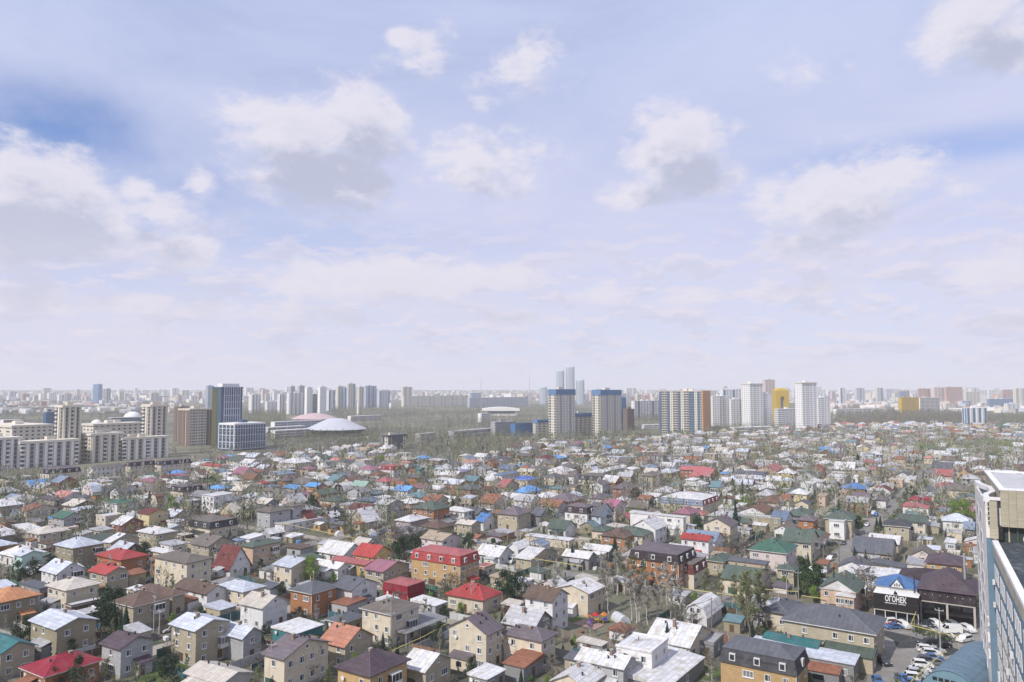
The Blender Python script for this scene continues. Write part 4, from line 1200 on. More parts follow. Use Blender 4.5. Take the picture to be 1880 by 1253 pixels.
# ------------------------------------------------------------------ tall building close by
def near_building():
    rot = 62.0; u, v = uv(rot); dist = 145.0
    zr = 31.6; K = MB
    cream = mat('render_cream_white', (.66, .63, .61), .8, var=.1, col2=(.44, .40, .36)); bluew = mat('blue_painted_wall', (.14, .22, .30), .7, var=.14)
    stone = mat('olive_stone_cladding', (.40, .36, .27), .7, var=.12); tanb = mat('beige_render_band', (.40, .36, .29), .8, col2=(.30, .27, .22))
    deck = mat('dark_roof_felt', (.035, .048, .055), .8, var=.25, col2=(.10, .11, .12)); cap = mat('white_parapet', (.68, .67, .68), .6)
    C = at_depth(1811, 990, dist); C.z = 0                     # front corner of the white wing
    # local frame: x along u (away), y along v (to the left and back); front faces look along -x
    root = empty('office_building', C, R(rot))
    L0 = run_to(Vector((C.x, C.y, 40)), u, 1789)
    zA = CAM_H - .139 * dist * 1.0; zP = CAM_H - .1305 * dist + .5
    def on(px, ref): return run_to(Vector((C.x, C.y, ref)), -v, px)   # distance to the right along the front
    y_main = -on(1824.5, 30); y_glass = -on(1831, 38)
    # white wing: left face at y=0, from the front x=0 away to x=L0
    b = K(); b.box(0, L0, y_glass, 0, 0, zA - .9, cream); b.build('wing_wall', root)
    b = K(); b.box(1.25, L0, -60, y_glass, 0, zA - .9, cream); b.build('inner_wall', root)
    # bays standing out of the left face
    for s in range(8):
        z = zA - 4.6 - s * 4.0
        for q, (a, c) in enumerate(((.30, .44), (.62, .76))):
            if q and s % 2: pass
            b = K(); b.box(L0 * a, L0 * c, .02, .12, z - 1.7, z + .6, M_TRIM); wf = b.build('window', root)
            b = K(); b.box(L0 * a + .15, L0 * c - .15, .12, .15, z - 1.55, z + .45, mat('curtained_glass', (.30, .32, .36), .3)); b.build('pane', wf)
    for k in range(3):
        b = K(); b.box(.4 + k * .1, 2.4, .0, .32, zA - 24 - k * 3, zA - 22.6 - k * 3, cream); b.build('stucco_repair', root)
    # wavy parapet of the terrace
    prof = [(0, 0), (3, .05), (6, .5), (9, 1.5), (12, 1.9), (L0 * .62, 1.8), (L0 * .72, .9), (L0 * .82, .3), (L0, .2)]
    b = K()
    for (x0, y0), (x1, y1) in zip(prof, prof[1:]):
        b.hull([(x0, -y0 + .25, zA - .9), (x1, -y1 + .25, zA - .9), (x1, -y1 - .75, zA - .9), (x0, -y0 - .75, zA - .9)],
               [(x0, -y0 + .25, zA), (x1, -y1 + .25, zA), (x1, -y1 - .75, zA), (x0, -y0 - .75, zA)], cap)
    b.box(-.1, .5, -2.9, -.76, zA - .6, zA - .02, cap); b.build('parapet', root)
    b = K(); b.poly([(0, -.3, zA - .88), (L0, -.3, zA - .88), (L0, -9, zA - .88), (0, -9, zA - .88)], deck); b.build('terrace', root)
    # penthouse block with stone front
    yp = -on(1836, 40) ; y0 = -on(1818, 40)
    b = K(); b.box(.3, L0 + 6, -62, yp, zA - .85, zP - .5, tanb); b.build('penthouse_wall', root)
    z0s = CAM_H - (961 - 715) / 1400 * dist
    z1s = CAM_H - (983 - 715) / 1400 * dist
    nrow = 19; hgt = (zP - .35 - z0s) / nrow; count = 0
    lens = K(); lens.box(-.02, .29, 0, 1.22, 0, hgt - .025, stone); pm = lens.mesh('stone_panel')
    for i in range(nrow):
        for j in range(9):
            y = yp - 1.25 * (j + 1) if i > 3 or True else 0
            o = place(pm, 'stone_panel', root, (-.35, y, z0s + i * hgt)); count += 1
        for j in range(int((y0 - yp) / 1.25)):
            if z0s + i * hgt < zA - 1.0: place(pm, 'stone_panel', root, (-.35, y0 - .9 - 1.25 * (j + 1) + 1.2, z0s + i * hgt))
    b = K(); b.box(-.3, .2, yp - 60, yp - 11.3, z0s, zP - .3, stone); b.build('stone_wall', root)
    for i in range(4): place(pm, 'stone_panel', root, (-.37, y0 - 1.2 + .25, z1s + i * .62))
    b = K(); b.box(-.34, -.02, y_glass + 0.0, y0 + .3, z1s, z0s, stone); b.build('stone_wall', root)
    b = K(); b.box(-.2, -.02, y0 - .6, y0 + .5, z0s, zA - 1.0, mat('dark_bay_glass', (.07, .075, .05), .2)); wd = b.build('window', root)
    for i in range(5):
        b = K(); z = z0s + (zA - 1 - z0s) * i / 5; b.box(-.3, -.2, y0 - .6, y0 + .5, z, z + .15, M_TRIM); b.build('transom', wd)
    # white rims of the penthouse roof and the plant on it
    b = K(); b.box(-.45, .6, -62, yp + .2, zP - .35, zP, cap); b.box(.6, L0 + 6.2, yp - .75, yp + .2, zP - .35, zP, cap); b.box(L0 + 5.2, L0 + 6.2, -62, yp - .76, zP - .35, zP, cap); b.build('penthouse_parapet', root)
    b = K(); b.poly([(.6, -62, zP - .45), (L0 + 5.2, -62, zP - .45), (L0 + 5.2, yp - .75, zP - .45), (.6, yp - .75, zP - .45)], mat('pale_roof_deck', (.45, .45, .47), .8)); b.build('penthouse_roof', root)
    for (x, y, w, d, h) in ((7, -5, 6, 3.4, .9), (16, -6, 8, 4, 1.1), (4, -12, 4, 5, .6), (20, -13, 5, 6, 1.3)):
        b = K(); b.box(x, x + w, yp + y - d, yp + y, zP - .4, zP - .4 + h, M_WHITE); b.build('roof_plinth', root)
    for k in range(14):
        b = K(); x, y = 6 + (k % 2) * 5 + rnd.uniform(-.4, .4), yp - 11 - (k // 2) * 2.3; b.box(x, x + 1.6, y - 1.2, y, zP - .4, zP + .9, M_TRIM if k % 3 else M_STEEL)
        b.box(x + .3, x + 1.3, y - 1.0, y - .2, zP + .9, zP + .96, M_DARK); b.build('condenser_unit', root)
    # recessed storey with dark glass between mullions, above the main roof
    b = K(); b.box(.9, 1.2, y_glass - 60, y_glass, zr - .3, z0s, mat('storey_glass', (.05, .065, .06), .15)); gl = b.build('glazing', root)
    for k in range(14):
        y = y_glass - k * 1.35 - .4; b = K(); b.box(.6, .95, y - .13, y + .13, zr - .3, z0s, stone if k % 2 else mat('dark_mullion', (.08, .08, .07), .5)); b.build('mullion', gl)
    b = K(); b.box(-.2, .6, y0 - 1.8, y0 - .8, z1s - .2, z1s + 2.0, M_DARK); b.build('opening', root)
    # main block: left face at y_main, running towards the camera
    Lm = 78.0
    b = K(); b.box(-Lm, -.0, y_main - 40, y_main, 0, zr - .02, bluew)
    b.build('main_wall', root)
    b = K(); b.box(-.03, .03 - .06 + .0 + .04, y_main - .02, -.0, 0, z1s, bluew); b.build('blue_strip', root)
    b = K(); b.box(-Lm, 0, y_main + .02, y_main + .06, zr - 2.6, zr - .4, tanb); b.build('beige_band', root)
    b = K(); b.box(-Lm, 0, y_main - .75, y_main + .2, zr - .4, zr + .25, cap); b.build('parapet_coping', root)
    b = K(); b.poly([(-Lm, y_main - 40, zr), (.85, y_main - 40, zr), (.85, y_main - .75, zr), (-Lm, y_main - .75, zr)], deck); b.build('roof_deck', root)
    wm = K(); wm.box(-.62, .62, -.02, .10, -1.35, 1.35, M_TRIM); wmesh = wm.mesh('window')
    pm2 = K(); pm2.box(-.46, -.04, .10, .12, -1.2, 1.2, mat('pale_blind_glass', (.36, .38, .44), .3)); pm2.box(.04, .46, .10, .12, -1.2, 1.2, mat('pale_blind_glass', (.36, .38, .44))); pmesh = pm2.mesh('pane')
    for s in range(7):
        z = zr - 5.2 - s * 4.0
        for k in range(34):
            if k % 5 == 4: continue
            w = place(wmesh, 'window', root, (-1.6 - k * 2.2, y_main, z)); place(pmesh, 'pane', w)
        if s >= 2:
            b = K(); b.box(-Lm, 0, y_main + .01, y_main + .05, z - 2.45, z - 1.5, tanb); b.build('spandrel_band', root)
    for (k, z) in ((1.2, zr - 7.5), (1.2, zr - 11.6), (30, zr - 12), (22, zr - 17)):
        b = K(); b.box(-k - .9, -k, y_main + .1, y_main + .55, z, z + .8, M_TRIM); b.box(-k - .75, -k - .15, y_main + .55, y_main + .57, z + .1, z + .7, M_DARK); b.build('air_conditioner', root)
    b = K(); b.box(-5.2, -3.4, y_main + .1, y_main + .4, zr - 25, zr - 22.6, M_TRIM); b.build('balcony', root)
    # dish on the deck
    p0 = Vector((-2.4, y_glass - 4.6, zr)); b = K(); kk = 14
    b.hull([p0 + Vector((-.2, 1.0 * math.cos(q * 2 * math.pi / kk), 1.25 + 1.0 * math.sin(q * 2 * math.pi / kk))) for q in range(kk)],
           [p0 + Vector((.15, .35 * math.cos(q * 2 * math.pi / kk), 1.25 + .35 * math.sin(q * 2 * math.pi / kk))) for q in range(kk)], M_WHITE)
    b.tube(p0 + Vector((.2, 0, 0)), p0 + Vector((.15, 0, 1.25)), .07, m=M_STEEL); b.build('satellite_dish', root)
    b = K(); b.box(-1.9, -1.0, y_glass - 14, y_glass - 5.6, zr + .01, zr + .9, M_WHITE); b.build('roof_duct', root)
    thing(root, 'tall office building close by with white wing, stone penthouse and blue window bands', 'office building', None, 'the tall office building', C)
near_building()

# ------------------------------------------------------------------ playground behind the white house
def playground():
    C = at(1095, 1146, 0)
    root = empty('play_frame', C, R(20)); root.scale = (.72, .72, .72)
    cols = [mat('play_' + n, c, .5) for n, c in (('red', (.5, .03, .03)), ('blue', (.04, .08, .5)), ('yellow', (.6, .42, .04)), ('purple', (.2, .06, .35)), ('orange', (.6, .2, .04)))]
    for i, (x, y) in enumerate(((-3, 0), (0, .6), (3, 0))):
        for k, (dx, dy) in enumerate(((-.7, -.7), (.7, -.7), (.7, .7), (-.7, .7))):
            b = MB(); b.tube((x + dx, y + dy, 0), (x + dx, y + dy, 2.9), .08, m=cols[(i + k) % 5], sides=6); b.build('pole', root)
        b = MB(); b.box(x - .8, x + .8, y - .8, y + .8, 1.25, 1.4, cols[1]); b.box(x - .8, x + .8, y - .84, y - .8, 1.4, 2.1, cols[3 - i]); b.build('platform', root)
        b = MB(); c = [(x - 1, y - 1, 2.9), (x + 1, y - 1, 2.9), (x + 1, y + 1, 2.9), (x - 1, y + 1, 2.9)]
        for q in range(4): b.poly([c[q], c[(q + 1) % 4], (x, y, 4.1)], cols[(4, 0, 4)[i]])
        b.build('pointed_roof', root)
    b = MB(); b.hull([(-3.6, -.8, 1.3), (-2.5, -.8, 1.3), (-3.3, -3.6, .2), (-4.4, -3.6, .2)], [(-3.6, -.8, 1.45), (-2.5, -.8, 1.45), (-3.3, -3.6, .35), (-4.4, -3.6, .35)], cols[3]); b.build('slide', root)
    b = MB(); b.hull([(3.8, 0, 1.3), (3.8, .8, 1.3), (6.2, .6, .2), (6.2, -.2, .2)], [(3.8, 0, 1.45), (3.8, .8, 1.45), (6.2, .6, .35), (6.2, -.2, .35)], cols[2]); b.build('slide', root)
    b = MB(); b.box(-2.2, -.8, -.4, .9, 1.3, 1.4, cols[0]); b.box(.8, 2.2, -.3, .9, 1.3, 1.4, cols[4]); b.build('bridge', root)
    thing(root, 'colourful playground frame with pointed orange and red roofs and slides', 'playground', None, 'the colourful playground', C)
    sheet('rubber_paving', [P(1052, 1146), P(1072, 1138), P(1110, 1148), P(1092, 1158)], mat('pink_paving', (.33, .22, .20), .9))
    for px in range(1030, 1150, 5):
        for py in range(1122, 1160, 4): p = at(px, py); TAKEN[(int(p.x // 2.5), int(p.y // 2.5), 0)] = True
playground()
# keep the birch grove and the yards before it open
for px in range(1088, 1215, 4):
    for py in range(1098, 1142, 4): p = at(px, py); TAKEN[(int(p.x // 2.5), int(p.y // 2.5), 0)] = True
# ------------------------------------------------------------------ the rest of the low neighbourhood
LIMIT = [(-400, 900), (-50, 888), (150, 880), (300, 860), (480, 838), (620, 828), (700, 822), (760, 850), (900, 846), (940, 822), (1100, 812), (1300, 800), (1450, 789), (1650, 780), (1880, 782), (2300, 790)]
def limit(x):
    for (a, b), (c, d) in zip(LIMIT, LIMIT[1:]):
        if a <= x <= c: return b + (d - b) * (x - a) / (c - a)
    return 900
def inside(x, y):
    px, py = project((x, y, 0))
    return -60 < px < 1960 and limit(px) < py < 1275, px, py
def rect_free(C, u, v, W, D, pad=0.8):
    a = -pad
    while a <= W + pad + .1:
        b = -pad
        while b <= D + pad + .1:
            p = C + u * a + v * b
            if not free(p.x, p.y): return False
            b += 2.3
        a += 2.3
    return True
RC_FAR = ['silver'] * 5 + ['white'] * 8 + ['palegrey'] * 6 + ['cream'] * 3 + ['slate', 'greybrown', 'greybrown', 'brown', 'plumgrey', 'plumgrey', 'rust', 'rustbrown', 'pinkred', 'salmon', 'mauve', 'grey', 'bluegrey', 'tealgrey', 'greygreen', 'greygreen', 'skyblue', 'sand']
WC_FAR = ['white'] * 6 + ['cream'] * 4 + ['tan'] * 4 + ['palegrey'] * 3 + ['pinkwhite', 'peach', 'orange', 'brickred', 'grey', 'olive', 'brown', 'lightyellow']
fill_far = MB()
def far_house(mb, C, u, v, W, D, h, form, slope, rc, wc):
    rm, wm = roof_mat(rc), wall_mat(wc)
    def g(a, b, z): p = C + u * a + v * b; return (p.x, p.y, z)
    A = [g(0, 0, 0), g(W, 0, 0), g(W, D, 0), g(0, D, 0)]; B = [g(0, 0, h), g(W, 0, h), g(W, D, h), g(0, D, h)]
    mb.hull(A, B, wm)
    o = .4
    if form == 'F':
        mb.hull([g(-o, -o, h + .01), g(W + o, -o, h + .01), g(W + o, D + o, h + .01), g(-o, D + o, h + .01)], [g(-o, -o, h + .2), g(W + o, -o, h + .2), g(W + o, D + o, h + .6), g(-o, D + o, h + .6)], rm)
    elif form == 'H':
        m = min(W, D) / 2; z = h + slope * 2 * m
        r0, r1 = (g(m, D / 2, z), g(W - m, D / 2, z)) if W > D else (g(W / 2, m, z), g(W / 2, D - m, z))
        c = [g(-o, -o, h), g(W + o, -o, h), g(W + o, D + o, h), g(-o, D + o, h)]
        if W > D: fs = [[c[0], c[1], r1, r0], [c[1], c[2], r1], [c[2], c[3], r0, r1], [c[3], c[0], r0]]
        else: fs = [[c[0], c[1], r0], [c[1], c[2], r1, r0], [c[2], c[3], r1], [c[3], c[0], r0, r1]]
        for f in fs: mb.poly(f, rm)
    else:
        if form == 'GR':
            z = h + slope * W
            mb.poly([g(0, 0, h), g(W, 0, h), g(W / 2, 0, z)], wm)
            mb.poly([g(-o, -o, h - .2), g(W / 2, -o, z), g(W / 2, D + o, z), g(-o, D + o, h - .2)], rm); mb.poly([g(W + o, -o, h - .2), g(W + o, D + o, h - .2), g(W / 2, D + o, z), g(W / 2, -o, z)], rm)
        else:
            z = h + slope * D
            mb.poly([g(0, 0, h), g(0, D / 2, z), g(0, D, h)], wm)
            mb.poly([g(-o, -o, h - .2), g(W + o, -o, h - .2), g(W + o, D / 2, z), g(-o, D / 2, z)], rm); mb.poly([g(-o, D + o, h - .2), g(-o, D / 2, z), g(W + o, D / 2, z), g(W + o, D + o, h - .2)], rm)
    for face, ln in (('L', D), ('R', W)):
        n = max(1, int(ln / 3.4))
        for s in range(1 if h < 4.5 else 2):
            for i in range(n):
                if rnd.random() < .25: continue
                a = ln * (i + .5) / n; z = 1.2 + s * 2.9
                if face == 'L': mb.poly([g(-.04, a + .6, z), g(-.04, a - .6, z), g(-.04, a - .6, z + 1.3), g(-.04, a + .6, z + 1.3)], M_PANE)
                else: mb.poly([g(a - .6, -.04, z), g(a + .6, -.04, z), g(a + .6, -.04, z + 1.3), g(a - .6, -.04, z + 1.3)], M_PANE)
def fill():
    u, v = uv(ROT)
    nsmall = nshed = nfar = 0
    # bigger houses first in a jittered lattice turned with the streets, then sheds in what is left
    for step, kind in ((13.0, 'house'), (8.5, 'house2'), (5.6, 'shed')):
        cells = []
        for i in range(-260, 330):
            for j in range(-260, 330):
                p = U * (i * step) + V * (j * step)
                if p.y < 100 or p.y > 1300: continue
                ok, px, py = inside(p.x, p.y)
                if not ok: continue
                cells.append((py, p))
        cells.sort(key=lambda c: -c[0])
        for py, p in cells:
            q = Vector((p.x + rnd.uniform(-.3, .3) * step, p.y + rnd.uniform(-.3, .3) * step, 0))
            if kind == 'house':
                if py > 1050 or rnd.random() < (.15 if py > 880 else .30): continue
                W, D = rnd.uniform(8, 12), rnd.uniform(8, 13)
                h = rnd.choice([3, 3.2, 3.5, 4, 5.2, 5.8]); form = rnd.choice(['GR', 'GL', 'H', 'H', 'GR', 'F'])
            elif kind == 'house2':
                if py > 1100 or rnd.random() < (.45 if py > 860 else .72): continue
                W, D = rnd.uniform(5.5, 8), rnd.uniform(5.5, 8); h = rnd.uniform(2.6, 3.6); form = rnd.choice(['GR', 'GL', 'F', 'F', 'H'])
            else:
                if rnd.random() < .60 or py < 840: continue
                W, D = rnd.uniform(3, 5.5), rnd.uniform(3, 6.5); h = rnd.uniform(2.2, 2.9); form = 'F'
            rot = ROT + rnd.uniform(-3, 3); uu, vv = uv(rot)
            if not rect_free(q, uu, vv, W, D): continue
            if py > 1000 and kind == 'house': h = min(h, 3.2)
            rc, wc = rnd.choice(RC_FAR), rnd.choice(WC_FAR)
            if py > 980 and rc in ('red', 'pinkred', 'salmon', 'skyblue', 'mauve'): rc = 'palegrey'
            sl = rnd.uniform(.18, .32)
            small = h <= 3.2 and form == 'F'
            if (small and nshed < 250 and py > 880) or (not small and nsmall < 60 and py > 885):
                if small: nshed += 1
                else: nsmall += 1
                make_house(q, rot, W, D, h, form, sl, rc, wc, None, fine=False)
            else:
                far_house(fill_far, q, uu, vv, W, D, h, form, sl, rc, wc); take_rect(q, uu, vv, W, D); nfar += 1
    print('small', nsmall, 'sheds', nshed, 'far', nfar)
fill()
fill_far.build('distant_houses', kind='stuff')

# ------------------------------------------------------------------ fences round the yards
FCOL = [('corrugated green fence', (.05, .14, .10)), ('brown sheet fence', (.11, .07, .055)), ('grey concrete fence', (.33, .32, .30)), ('weathered board fence', (.20, .17, .14)),
        ('pale sheet fence', (.48, .48, .48)), ('dark blue-green fence', (.05, .12, .15)), ('rusty sheet fence', (.22, .12, .08))]
def make_fence(p, d, n_panel, i, mark=None):
    """n_panel panels of 2.5 m from p along the unit vector d, posts between"""
    nm, col = FCOL[i % len(FCOL)]
    m = mat('fence_' + nm.replace(' ', '_'), col, .8, 'plain', .14)
    root = empty('fence', p, math.atan2(d.y, d.x))
    key = ('fence', i % len(FCOL))
    if key not in WIN:
        b = MB(); b.box(.06, 2.44, -.03, .03, .12, 1.95, m)
        for k in range(6): b.box(.12 + k * .4, .22 + k * .4, -.055, -.032, .15, 1.92, m)
        a = MB(); a.box(-.06, .06, -.06, .06, 0, 2.05, M_STEEL if i % 2 else M_CONC)
        WIN[key] = (b.mesh('panel'), a.mesh('post'))
    for k in range(n_panel):
        place(WIN[key][0], 'panel', root, (k * 2.5, 0, 0)); place(WIN[key][1], 'post', root, (k * 2.5, 0, 0))
    place(WIN[key][1], 'post', root, (n_panel * 2.5, 0, 0))
    thing(root, nm + ' between yards', 'fence', 'yard fences', mark, p + d * n_panel * 1.25)
nf = 0
for name, pts, w in list(STREETS):                    # along the streets
    if w > 10: continue
    d = (pts[1] - pts[0]); ln = d.length; d.normalize(); nrm = Vector((-d.y, d.x, 0))
    for side in (-1, 1):
        a = 0
        while a < ln - 12:
            n = rnd.randint(3, 7)
            q = pts[0] + d * a + nrm * side * (w / 2 + 1.2)
            ok, px, py = inside(q.x, q.y)
            if ok and py > 860 and nf < 150 and all(free(*(q + d * (k * 2.5) + nrm * side * .9).xy) for k in range(n + 1)):
                make_fence(q, d, n, rnd.randrange(7)); nf += 1
            a += n * 2.5 + rnd.choice([.4, 3.5, 5])
for k in range(5000):
    if nf >= 250: break
    px, py = rnd.uniform(0, 1790), rnd.uniform(880, 1255)
    q = at(px, py); d = U if rnd.random() < .5 else V
    n = rnd.randint(3, 7); nr = Vector((-d.y, d.x, 0))
    if all(free(*(q + d * (j * 2.5)).xy) for j in range(n + 1)):
        make_fence(Vector((q.x, q.y, 0)), d, n, rnd.randrange(7)); nf += 1
        for j in range(n + 1):
            c = q + d * (j * 2.5); TAKEN[(int(c.x // 2.5), int(c.y // 2.5), 0)] = True
# ------------------------------------------------------------------ trees
BARK = mat('bark_grey_brown', (.16, .13, .11), .95)
BIRCH = mat('bark_birch', (.50, .47, .43), .9, col2=(.12, .11, .10), scale=5)
def leaf_mat(key, a, b):
    if key in MATS: return MATS[key]
    m = mat(key, a, .85, 'plain', .22, col2=b, scale=3.0)
    return m
TWIG = leaf_mat('bare_twigs', (.175, .165, .14), (.105, .10, .085))
TWIG_G = leaf_mat('budding_twigs', (.20, .215, .11), (.12, .135, .065))
TWIG_W = leaf_mat('birch_twigs', (.34, .32, .28), (.20, .185, .16))
SPRUCE = leaf_mat('spruce_needles', (.022, .045, .028), (.012, .026, .018))
PINE = leaf_mat('pine_needles', (.035, .06, .03), (.018, .034, .02))
LIME = leaf_mat('fresh_leaves', (.17, .25, .05), (.09, .15, .035))
DLEAF = leaf_mat('dark_green_leaves', (.05, .085, .035), (.03, .05, .022))
def tri(mb, p, d, w, ln, m, r):
    """one long thin face from p along d"""
    d = d.normalized(); s = d.cross(Vector((r.uniform(-1, 1), r.uniform(-1, 1), r.uniform(-1, 1))))
    if s.length < 1e-3: return
    s = s.normalized() * w
    mb.poly([p - s, p + s, p + d * ln], m)
def quad_leaf(mb, p, w, m, r):
    a = Vector((r.gauss(0, 1), r.gauss(0, 1), r.gauss(0, 1))).normalized(); b = a.cross(Vector((r.gauss(0, 1), r.gauss(0, 1), r.gauss(0, 1)))).normalized()
    mb.poly([p - a * w * .6 - b * w * .3, p + a * w * .55 - b * w * .35, p + a * w * .2 + b * w * .6], m)
def grow(h, seed, style):
    r = random.Random(seed); trunk, crown = MB(), MB()
    if style in ('bare', 'birch', 'budding'):
        tm = BIRCH if style == 'birch' else BARK
        cm = {'bare': TWIG, 'birch': TWIG_W, 'budding': TWIG_G}[style]
        up = {'bare': .55, 'birch': 1.9, 'budding': 1.3}[style]
        r0 = {'bare': .022, 'birch': .014, 'budding': .015}[style] * h
        p = Vector((0, 0, 0)); pts = [p]; n = 7
        for i in range(n):
            p = p + Vector((r.gauss(0, .018) * h, r.gauss(0, .018) * h, h * .92 / n)); pts.append(p)
        for i in range(n): trunk.tube(pts[i], pts[i + 1], r0 * (1 - i / n * .85), r0 * (1 - (i + 1) / n * .85), 5, tm)
        nb = {'bare': 16, 'birch': 20, 'budding': 26}[style]
        for k in range(nb):
            f = r.uniform(.22, .95) if style != 'bare' else r.uniform(.2, .8)
            i = min(n - 1, int(f * n)); b = pts[i].lerp(pts[i + 1], f * n - i)
            a = k * 2.4 + r.uniform(-.4, .4)
            d = Vector((math.cos(a), math.sin(a), up * r.uniform(.7, 1.3))).normalized()
            ln = h * (.40 if style == 'bare' else .15 if style == 'birch' else .20) * (1.15 - f * .7) * r.uniform(.7, 1.2)
            e = b + d * ln
            mid = b + d * ln * .5 + Vector((0, 0, ln * .05))
            trunk.tube(b, mid, r0 * .38 * (1.1 - f * .6), r0 * .24, 3, tm); trunk.tube(mid, e, r0 * .24, r0 * .08, 3, tm)
            for j in range(7 if style == 'bare' else 5):
                g = r.uniform(.3, 1); q = b.lerp(e, g)
                dd = (d + Vector((r.gauss(0, .55), r.gauss(0, .55), r.gauss(.15, .4)))).normalized(); l2 = ln * r.uniform(.25, .5)
                crown.tube(q, q + dd * l2, r0 * .10, r0 * .03, 3, tm)
                for t in range(13 if style == 'budding' else 11):
                    s = q + dd * l2 * r.uniform(.15, 1)
                    tri(crown, s, dd + Vector((r.gauss(0, .8), r.gauss(0, .8), r.gauss(.1, .6))), .032 + .0018 * h, r.uniform(.4, 1.1) * h * .075, cm, r)
                    if style == 'budding' and t % 2: quad_leaf(crown, s + dd * .3, .17, cm, r)
    elif style == 'spruce':
        trunk.tube((0, 0, 0), (0, 0, h * .95), h * .018, .02, 5, BARK)
        z = h * .08
        while z < h * .98:
            f = 1 - z / h; rad = h * .21 * f ** .85 + .08
            k = int(9 + 9 * f)
            for i in range(k):
                a = i * 2 * math.pi / k + r.uniform(-.2, .2) + z * 3; rr = rad * r.uniform(.72, 1.15)
                c, s = math.cos(a), math.sin(a)
                tip = Vector((c * rr, s * rr, z - rr * .32 + r.uniform(-.05, .05) * h * .1))
                w = rr * .30 + .07
                root = Vector((0, 0, z + .12)); side = Vector((-s, c, 0)) * w; mid = root.lerp(tip, .55)
                crown.poly([root, mid + side - Vector((0, 0, .16)), tip, mid - side - Vector((0, 0, .16))], SPRUCE)
                crown.poly([root.lerp(tip, .3), mid + side * .5 - Vector((0, 0, w * 1.2)), tip], SPRUCE)
            z += h * .045 * (.6 + .6 * f)
    else:
        m = {'pine': PINE, 'lime': LIME, 'dark': DLEAF}[style]
        trunk.tube((0, 0, 0), (r.gauss(0, .2), r.gauss(0, .2), h * .75), h * .022, h * .008, 6, BARK)
        lumps = []
        for k in range(14 if style != 'pine' else 11):
            a = k * 2.4; f = r.uniform(.25, .95)
            rr = h * .26 * math.sin(math.pi * min(.95, f * .9 + .1)) ** .7 * r.uniform(.4, 1.1)
            c = Vector((math.cos(a) * rr, math.sin(a) * rr, h * f)); lumps.append((c, h * r.uniform(.10, .17)))
            trunk.tube((0, 0, h * f * .6), c, h * .008, h * .003, 3, BARK)
        lumps.append((Vector((0, 0, h * .86)), h * .12)); lumps.append((Vector((0, 0, h * .55)), h * .2))
        for c, rad in lumps:
            for t in range(95 if style == 'lime' else 85):
                d = Vector((r.gauss(0, 1), r.gauss(0, 1), r.gauss(0, .8))).normalized() * rad * r.uniform(.45, 1.12)
                if style == 'lime': tri(crown, c + d, Vector((d.x * .4, d.y * .4, -.9 + r.gauss(0, .5))), .09, r.uniform(.4, .9), m, r)
                else: quad_leaf(crown, c + d, r.uniform(.24, .45), m, r)
    return trunk.mesh('trunk'), crown.mesh('crown')
TREES = {}
SPEC = dict(bare=('bare_tree', 'bare grey-brown tree', 'tree', 'bare trees among the houses', 4), birch=('birch_tree', 'bare pale-stemmed birch', 'tree', 'birches among the houses', 4),
            budding=('budding_poplar', 'tall poplar just coming into bud', 'tree', 'budding poplars', 3), spruce=('spruce_tree', 'dark pointed spruce', 'tree', 'spruces in the yards', 3),
            pine=('pine_tree', 'bushy dark green pine', 'tree', 'pines in the yards', 3), lime=('willow_tree', 'fresh yellow-green willow', 'tree', 'willows in new leaf', 3),
            dark=('leafy_tree', 'round dark green tree', 'tree', 'green trees in the yards', 3))
HREF = dict(bare=9, birch=13, budding=14, spruce=9, pine=8, lime=8, dark=6)
def tree(style, p, h, mark=None):
    nm, desc, cat, grp, nv = SPEC[style]
    if not free(p.x, p.y):                      # step off a roof towards the nearest open ground
        for k in range(1, 9):
            for dx, dy in ((0, -1), (-1, 0), (1, 0), (-.7, -.7), (.7, -.7), (0, 1)):
                if free(p.x + dx * k * 1.6, p.y + dy * k * 1.6): break
            else: continue
            p = Vector((p.x + dx * k * 1.6, p.y + dy * k * 1.6, 0)); break
    k = rnd.randrange(nv)
    if (style, k) not in TREES: TREES[(style, k)] = grow(HREF[style], hash((len(style), k)) % 9999 + k * 31, style)
    t, c = TREES[(style, k)]
    s = h / HREF[style]
    root = empty(nm, (p.x, p.y, 0), rnd.uniform(0, 6.28)); root.scale = (s * rnd.uniform(.88, 1.12), s * rnd.uniform(.88, 1.12), s)
    place(t, 'trunk', root); place(c, 'crown', root)
    size = 'small ' if s < .7 else 'large ' if s > 1.2 else ''
    thing(root, size + desc, cat, grp, mark, p)
    TAKEN[(int(p.x // 2.5), int(p.y // 2.5), 0)] = True
